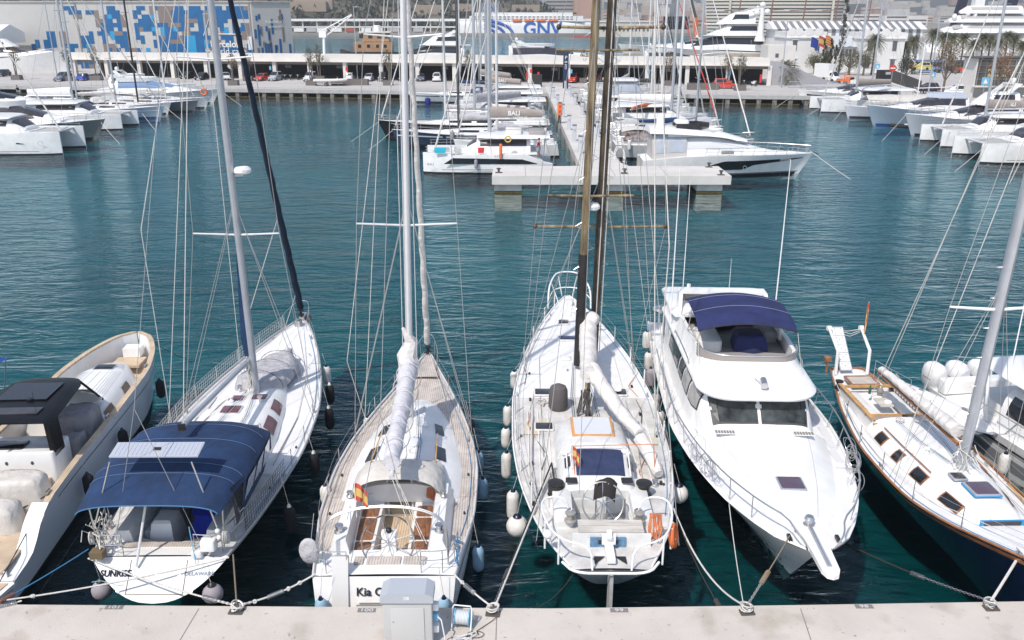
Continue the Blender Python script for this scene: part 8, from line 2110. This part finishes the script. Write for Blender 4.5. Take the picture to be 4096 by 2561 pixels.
 # white customs-style building and striped shed
sh_=thing('striped_shed',(PY('e',900,400,248).x,248,GZ),0,'long shed with grey and white vertical stripes behind the white building','building')
g1=mat('stripe_grey',(.22,.22,.23),.7);zt=PY('e',1040,300,248).z-GZ;wdt=40
MB().box((wdt/2,6,(zt-2)/2),(wdt,10,zt-2)).build('walls',whitep,sh_);MB().loft([[(x,0.4,zt-2),(x,6,zt),(x,11.6,zt-2)]for x in(-1,wdt+1)],cap=True).build('roof',whitep,sh_)
mb=MB();m2=MB()
for k in range(19):mb.box((1+2.1*k,.95,(zt-2)/2),(1.05,.12,zt-2.1));m2.loft([[(x,.3,zt-1.98),(x,6,zt+.04)]for x in(.2+2.1*k,1.25+2.1*k)])
mb.build('wall_stripes',g1,sh_);m2.build('roof_stripes',g1,sh_)
def villa(k,u0,u1,vt,Y,lab):
 a,b_=PY(k,u0,vt,Y),PY(k,u1,vt,Y);w=b_.x-a.x;hh=a.z-GZ;t=thing('white_building',(a.x,Y,GZ),0,lab,'building')
 wl=mat('wall_white',(.74,.73,.71),.7,var=.05,scale=.3)
 MB().box((w/2,5,hh/2),(w,10,hh)).build('walls',wl,t);MB().box((w/2,4.9,hh-1.3),(w+.6,10.6,.3)).build('cornice',wl,t)
 mb=MB()
 for f in(.12,.3,.55,.8):mb.lathe([(.9,-.2),(.9,.2)],(w*f,.1,hh),12,Matrix.Rotation(R(90),3,'X'))
 mb.build('parapet_ornament',wl,t)
 for f in(.22,.78):
  for z,h_ in((hh*.55,hh*.25),(hh*.12,hh*.22)):
   o=MB().box((w*f,-.06,z+h_/2),(1.0,.14,h_)).build('window',wdk,t);MB().box((w*f,-.1,z+h_+.15),(1.7,.25,.25)).build('lintel',wl,o)
villa('e',1035,1590,440,214,'white ornate building block with tall narrow windows, left of the long wing');villa('e',2060,2680,450,214,'white ornate building block at the right end of the long wing')
a,b_=PY('e',1590,650,216),PY('e',2400,650,216);t=thing('glazed_wing',(a.x,216,GZ),0,'low white wing with dark window band and ribbed roof between the ornate blocks','building')
w=b_.x-a.x;hh=a.z-GZ;MB().box((w/2,4,hh/2),(w,8,hh)).build('walls',MATS['wall_white'],t);MB().loft([[(x,-.4,hh),(x,4,hh+2.4),(x,8.4,hh)]for x in(-.3,w+.3)],cap=True).build('roof',mat('ribbed_roof',(.50,.53,.55),.5),t)
for k in range(14):MB().box((1+(w-2)*k/13,-.05,hh-1.3),(w/20,.12,1.5)).build('window',wdk,t)
p=PY('e',780,700,200);o=tag(MB().box((p.x+2,200,4.6),(6,6,7.4)).build('gatehouse',offw),'small white blank building left of the date palm','building');MB().box((p.x+1,196.96,6.2),(.7,.1,.8)).build('window',wdk,o)
a=PY('4',0,470,235);tag(MB().box((a.x-14,235,3.0),(44,2,4.0)).build('stone_wall',mat('wall_sand',(.42,.37,.30),.9,var=.2,scale=.4)),'sand-coloured stone wall along the basin right of the hall','wall')
# giant yacht at the right
gy=thing('superyacht',(156,330,GZ),0,'giant white superyacht with black mast towers rising behind the palms','superyacht');gy.scale=(.42,.5,.6)
for i,(x0,x1,z0,z1,w)in enumerate(((-14,140,0,11,10),(-4,130,11,17,9),(2,90,17,22,8),(10,62,22,26.5,7))):
 c=Cab([(x0,w*.6,w*.5,z0,z0+(z1-z0)*.3),(x0+10-i,w,w*.9,z0,z1),(x1,w,w*.9,z0,z1)],2.3);c.mesh(xs=frange(x0,x1,9)).build('deck_tier',gel,gy,True,50)
 if i:c.win(x0+8,x1-4,.45,.8,(-1,)).build('deck_window',greyp,gy)
MB().box((26,0,27),(8,6,9)).build('shrouded_mast',gel,gy)
for x,s_ in((9,1.7),(50,2.4)):MB().loft([[(x-3*s_+dx,-1.2,z),(x+1.5*s_+dx,-1.2,z),(x+1.5*s_+dx,1.2,z),(x-3*s_+dx,1.2,z)]for dx,z in((0,12),(1.5*s_,18),(3*s_,22*s_**.6))],closed=True,cap=True).build('black_tower',navyh,gy)
for x,z in((5,20),(16,22),(22,21),(12,14.5)):MB().ball((x,-5,z),2.0,12,8).build('dome',gel,gy,True)
# glass building, vehicles on the right, signs
gp=P('4',1890,850,GZ)
t=thing('glass_building',(gp.x+1.2,gp.y,GZ),0,'glass-fronted building lettered Marina Vela Barcelona at the right edge','building');t.scale=(.62,.62,.56)
MB().box((16.2,5.4,5.6),(32,7,11.2)).build('walls',mat('building_shell',(.30,.30,.29),.6),t);MB().box((.05,5.4,5.6),(.3,7.2,11.4)).build('white_wall',offw,t);MB().box((16,1.9,7.2),(31.5,.3,7.4)).build('glass_front',mat('smoked_front',(.10,.095,.09),.15,spec=.7,var=.4,scale=.3),t)
mb=MB()
for k in range(17):mb.box((.6+1.95*k,1.7,7.2),(.12,.15,7.4))
for z in(3.5,5.4,7.3,9.2,10.9):mb.box((16,1.68,z),(31.5,.12,.1))
mb.build('mullions',steel,t);MB().box((15.5,.9,3.35),(32.5,2.2,.35)).build('canopy',offw,t);MB().box((15.6,5.4,11.5),(34,8.5,.3)).build('roof',castm,t)
goldm=mat('sign_gold',(.62,.52,.24),.5);text('Marina Vela',1.25,goldm,t,Vector((6.0,1.55,7.9)),face_M((1,0,0),(0,0,1)),.03,bold=.03);text('Barcelona',1.25,goldm,t,Vector((5.6,1.55,6.5)),face_M((1,0,0),(0,0,1)),.03,bold=.03)
def bus(p,deg,m,low,lab,word):
 t=thing('bus',p,R(deg),lab,'bus','coaches behind the white sail sign');t.scale=(.78,.78,.85);MB().rbox((0,0,1.95),(12,2.5,3.0),.3).build('body',m,t,True);MB().box((0,-1.27,2.35),(11,.04,1.1)).build('windows',glass,t);MB().box((0,-1.27,1.1),(11.4,.04,.9)).build('lower_panel',low,t);MB().box((-6.02,0,2.2),(.05,2.2,1.6)).build('windscreen',glass,t)
 text(word,.9,whitep,t,Vector((1,-1.31,1.15)),face_M((1,0,0),(0,0,1)),.01)
 for x in(-3.8,3.2,4.4):MB().lathe([(.1,-.1),(.5,-.1),(.5,.1),(.1,.1)],(x,-1.22,.5),12,Matrix.Rotation(R(90),3,'X')).build('wheel',rub,t,True)
p=P('4',1400,620,GZ);bus((p.x+1,214,GZ),0,paint('bus_blue',(.10,.16,.28)),paint('bus_light',(.20,.28,.42)),'blue-grey coach behind the white sail-shaped sign','Canals');bus((p.x+11.5,213,GZ),0,paint('bus_dark',(.05,.04,.05)),pr,'dark coach with a red panel right of the blue-grey coach','SAGALES')
p=P('4',770,715,GZ);t=thing('box_truck',(p.x-1,p.y+2,GZ),R(-62),'white box truck facing the water on the right','truck');t.scale=(.85,.85,.9);MB().box((-2,0,2.5),(4.6,2.3,2.9)).build('cargo_box',whitep,t)
c=Cab([(.3,1.0,.95,.5,2.4),(1.2,1.0,.9,.5,2.4),(2.1,.98,.9,.5,1.3),(2.5,.9,.8,.5,1.0)],5);c.mesh(xs=[.3,1.2,1.7,2.1,2.5]).build('cab',whitep,t,True,40);c.top(1.25,2.05,-.85,.85,.02,3,5).build('windscreen',vg,t);c.win(.5,1.5,.5,.85,n=3).build('side_window',vg,t)
for x in(-3,1.5):
 for y in(-.95,.95):MB().lathe([(.1,-.12),(.4,-.12),(.4,.12),(.1,.12)],(x,y,.42),12,Matrix.Rotation(R(90),3,'X')).build('wheel',rub,t,True)
p=P('4',870,735,GZ);t=thing('orange_truck',(p.x,p.y+2,GZ),R(-70),'small orange works truck right of the white box truck','truck');t.scale=(.7,.7,.7);MB().rbox((1.3,0,1.3),(1.7,1.9,1.7),.2).build('cab',orange,t,True);MB().box((-1.3,0,1.0),(3.4,1.9,.7)).build('load_bed',orange,t);MB().box((2.16,0,1.6),(.03,1.5,.7)).build('windscreen',vg,t);MB().tube([(-1,0,1.2),(-1,0,2.4),(.2,0,2.9)],.14,6).build('loader_arm',orange,t)
for x in(-1.8,1.2):
 for y in(-.85,.85):MB().lathe([(.1,-.12),(.4,-.12),(.4,.12),(.1,.12)],(x,y,.42),12,Matrix.Rotation(R(90),3,'X')).build('wheel',rub,t,True)
for u,m_,lab,bands in((505,'b','blue flag with a ring of stars on a pole by the white building',((1,'b'),)),(570,'r','Spanish flag on a pole by the white building',((.27,'r'),(.46,'y'),(.27,'r'))),(625,'y','red and yellow striped Catalan flag on a pole by the white building',tuple((1/9,'yr'[k%2])for k in range(9)))):
 p=P('4',u,640,GZ);t=thing('flagpole',(p.x,p.y,GZ),0,lab,'flagpole','flagpoles by the white building');flag(t,(0,0,0),2.8,2.2,.5,bands,8.2+(u-505)*.004,d=(1,.2,0))
p=P('4',1395,640,GZ);t=thing('sail_sign',(p.x,p.y,GZ),0,'white triangular sail-shaped sign with an orange square','sign');t.scale=(.65,.65,.65);MB().loft([[(-2.0,y,0),(3.2,y,.2),(-.6,y,7.4)]for y in(-.1,.1)],closed=True,cap=True).build('sail_panel',whitep,t);MB().box((-.1,-.14,3.4),(1.5,.04,1.5)).build('orange_square',orange,t)
def lamp(k,u,v,vt,lab,Y=None):
 p=P(k,u,v,GZ);H_=PY(k,u,vt,p.y).z-GZ;t=thing('lamp_post',(p.x,p.y,GZ),0,lab,'lamp post','lamp posts on the quays');MB().seg((0,0,0),(0,0,H_),.13,6,.08).build('pole',alus,t,True);MB().box((.5,0,H_),(1.3,.3,.12)).build('lamp_head',alus,t);MB().seg((0,0,0),(0,0,.5),.2,6).build('foot',alus,t)
for a in(('1',500,695,10,'lamp post left of the dark grey van'),('1',1820,695,120,'lamp post left of the white hatchback'),('2',930,690,60,'lamp post beside bay R10'),('4',275,755,190,'lamp post at the right end of the hall'),('3',510,690,565,'short lamp post left of the totem sign'),('4',1545,830,120,'leaning-looking lamp post by the motorcycles at the right'),('4',1660,640,250,'lamp post in front of the dark coach'),('4',1165,620,540,'short post sign before the white building')):lamp(*a)
def sign(k,u,v,hh,m_,lab,shape='sq',wd=1.0):
 p=P(k,u,v,GZ);t=thing('road_sign',(p.x,p.y,GZ),0,lab,'sign','signs on the quays');MB().seg((0,0,0),(0,0,hh),.05,5).build('pole',alus,t)
 if shape=='sq':MB().box((0,-.06,hh),(wd,.05,wd)).build('plate',m_,t);MB().loft([[(-wd*.3,-.095,hh-wd*.3),(wd*.3,-.095,hh-wd*.3),(0,-.095,hh+wd*.32)]]*2,closed=True,cap=True).build('symbol',whitep,t)
 else:MB().lathe([(.001,-.03),(wd/2,-.03),(wd/2,.03),(.001,.03)],(0,-.06,hh),16,Matrix.Rotation(R(90),3,'X')).build('plate',m_,t);MB().box((0,-.11,hh),(wd*.7,.03,wd*.18)).build('bar',whitep,t)
sign('4',1095,680,2.6,bluep,'blue pedestrian crossing sign by the olive tree');sign('4',2010,880,3.2,bluep,'blue pedestrian crossing sign in front of the glass building',wd=1.2);sign('4',1218,760,3.6,red,'red no-entry sign beside the dark kiosk','ro',1.3)
sign('4',92,570,2.4,mat('sign_blue_red',(.05,.08,.35),.5),'round blue no-parking sign above the hall','ro');sign('4',1570,770,2.6,bluep,'blue parking sign by the dark fence');sign('1',850,690,4.2,bluep,'blue parking sign behind the tall brown tree');sign('1',2005,700,3.0,greyp,'round grey sign beside the white hatchback','ro',1.2)
p=P('4',1190,755,GZ);t=thing('kiosk',(p.x,p.y+2,GZ),0,'black cubic kiosk behind the no-entry sign','kiosk');t.scale=(.62,.62,.6);MB().box((0,0,2.6),(3.8,3,5)).build('walls',blkc,t);MB().box((.6,-1.53,4.2),(1.6,.05,.8)).build('sign_board',greyp,t)
a,b_=P('4',1230,720,GZ),P('4',1480,800,GZ);t=thing('dark_fence',a,0,'dark grey fence running down toward the motorcycles on the right','fence');MB().loft([[Vector((0,0,0)),Vector((0,0,2.6))],[b_-a,b_-a+Vector((0,0,2.0))]]).loft([[Vector((0,.15,0)),Vector((0,.15,2.6))],[b_-a+Vector((0,.15,0)),b_-a+Vector((0,.15,2.0))]]).build('fence_panel',mat('fence_dark',(.07,.065,.06),.7),t);MB().seg((0,0,0),b_-a,.2,4).build('kerb',offw,t)
for i,(x0,v)in enumerate(((340,760),(500,775))):
 p=P('4',x0,v,GZ);t=thing('barrier',p,0,('steel crowd barrier at the foot of the hall ramp, left one','steel crowd barrier at the foot of the hall ramp, right one')[i],'barrier','crowd barriers')
 mb=MB().tube([(0,0,.1),(0,0,1.15),(9,0,1.15),(9,0,.1),(0,0,.1)],.06,4)
 for k in range(24):mb.seg((.3+.36*k,0,.15),(.3+.36*k,0,1.15),.035,3)
 mb.build('rails',alus,t)
p=P('2',690,742,GZ);rib((p.x-3,p.y-.3,GZ+.7),0,6.4,'white inflatable boat on a trailer on the far quay',fwht);t=thing('boat_trailer',(p.x,p.y-.3,GZ),0,'trailer under the white inflatable boat','trailer');MB().box((0,0,.55),(5.5,1.2,.12)).build('frame',steel,t)
for y in(-.7,.7):MB().torus((-.5,y,.35),.28,.09,14,6,Matrix.Rotation(R(90),3,'X')).build('wheel',rub,t,True)
t=thing('mobile_crane',(PY('3',1700,400,300).x,300,GZ),0,'orange lattice mobile crane with a black boom right of the masts','crane');MB().rbox((0,0,3),(5,4,4),.5).build('cab',orange,t,True);MB().seg((0,0,4),(-1,0,12),.8,6,.6).build('orange_boom',orange,t,True);MB().seg((-1,0,12),(-9,0,36),.5,6,.3).build('black_boom',castm,t,True)
shn=mat('shirt_navy',(.02,.02,.06),.9)
for k,u,v,z,dg,m_,lab,ps in(('4',955,790,GZ,-60,shn,'person in dark clothes standing on the right quay near the masts','stand'),('2',760,742,GZ,180,whitep,'person in white bending over the inflatable boat trailer','stand'),('3',755,735,GZ,0,whitep,'person in a pale shirt beside the pier entrance','stand')):
 p=P(k,u,v,z);person((p.x,p.y,z),R(dg),m_,shn,skn,hairb,lab,ps)
p=P('1',155,800,3.3);person((p.x,p.y,2.6),R(-20),blkc,denim,skn,hairb,'person in black sitting on the deck of a yacht at the far left','sit')
# air
hz=bpy.data.materials.new('haze_air');hz.use_nodes=True;nt=hz.node_tree;nt.nodes.clear();out=nt.nodes.new('ShaderNodeOutputMaterial');pv=nt.nodes.new('ShaderNodeVolumePrincipled')
pv.inputs['Color'].default_value=(.86,.89,.95,1);pv.inputs['Density'].default_value=.00032;pv.inputs['Anisotropy'].default_value=.2;nt.links.new(pv.outputs[0],out.inputs['Volume'])
tag(MB().box((600,2450,300),(5600,5300,640)).build('haze',hz),kind='stuff')
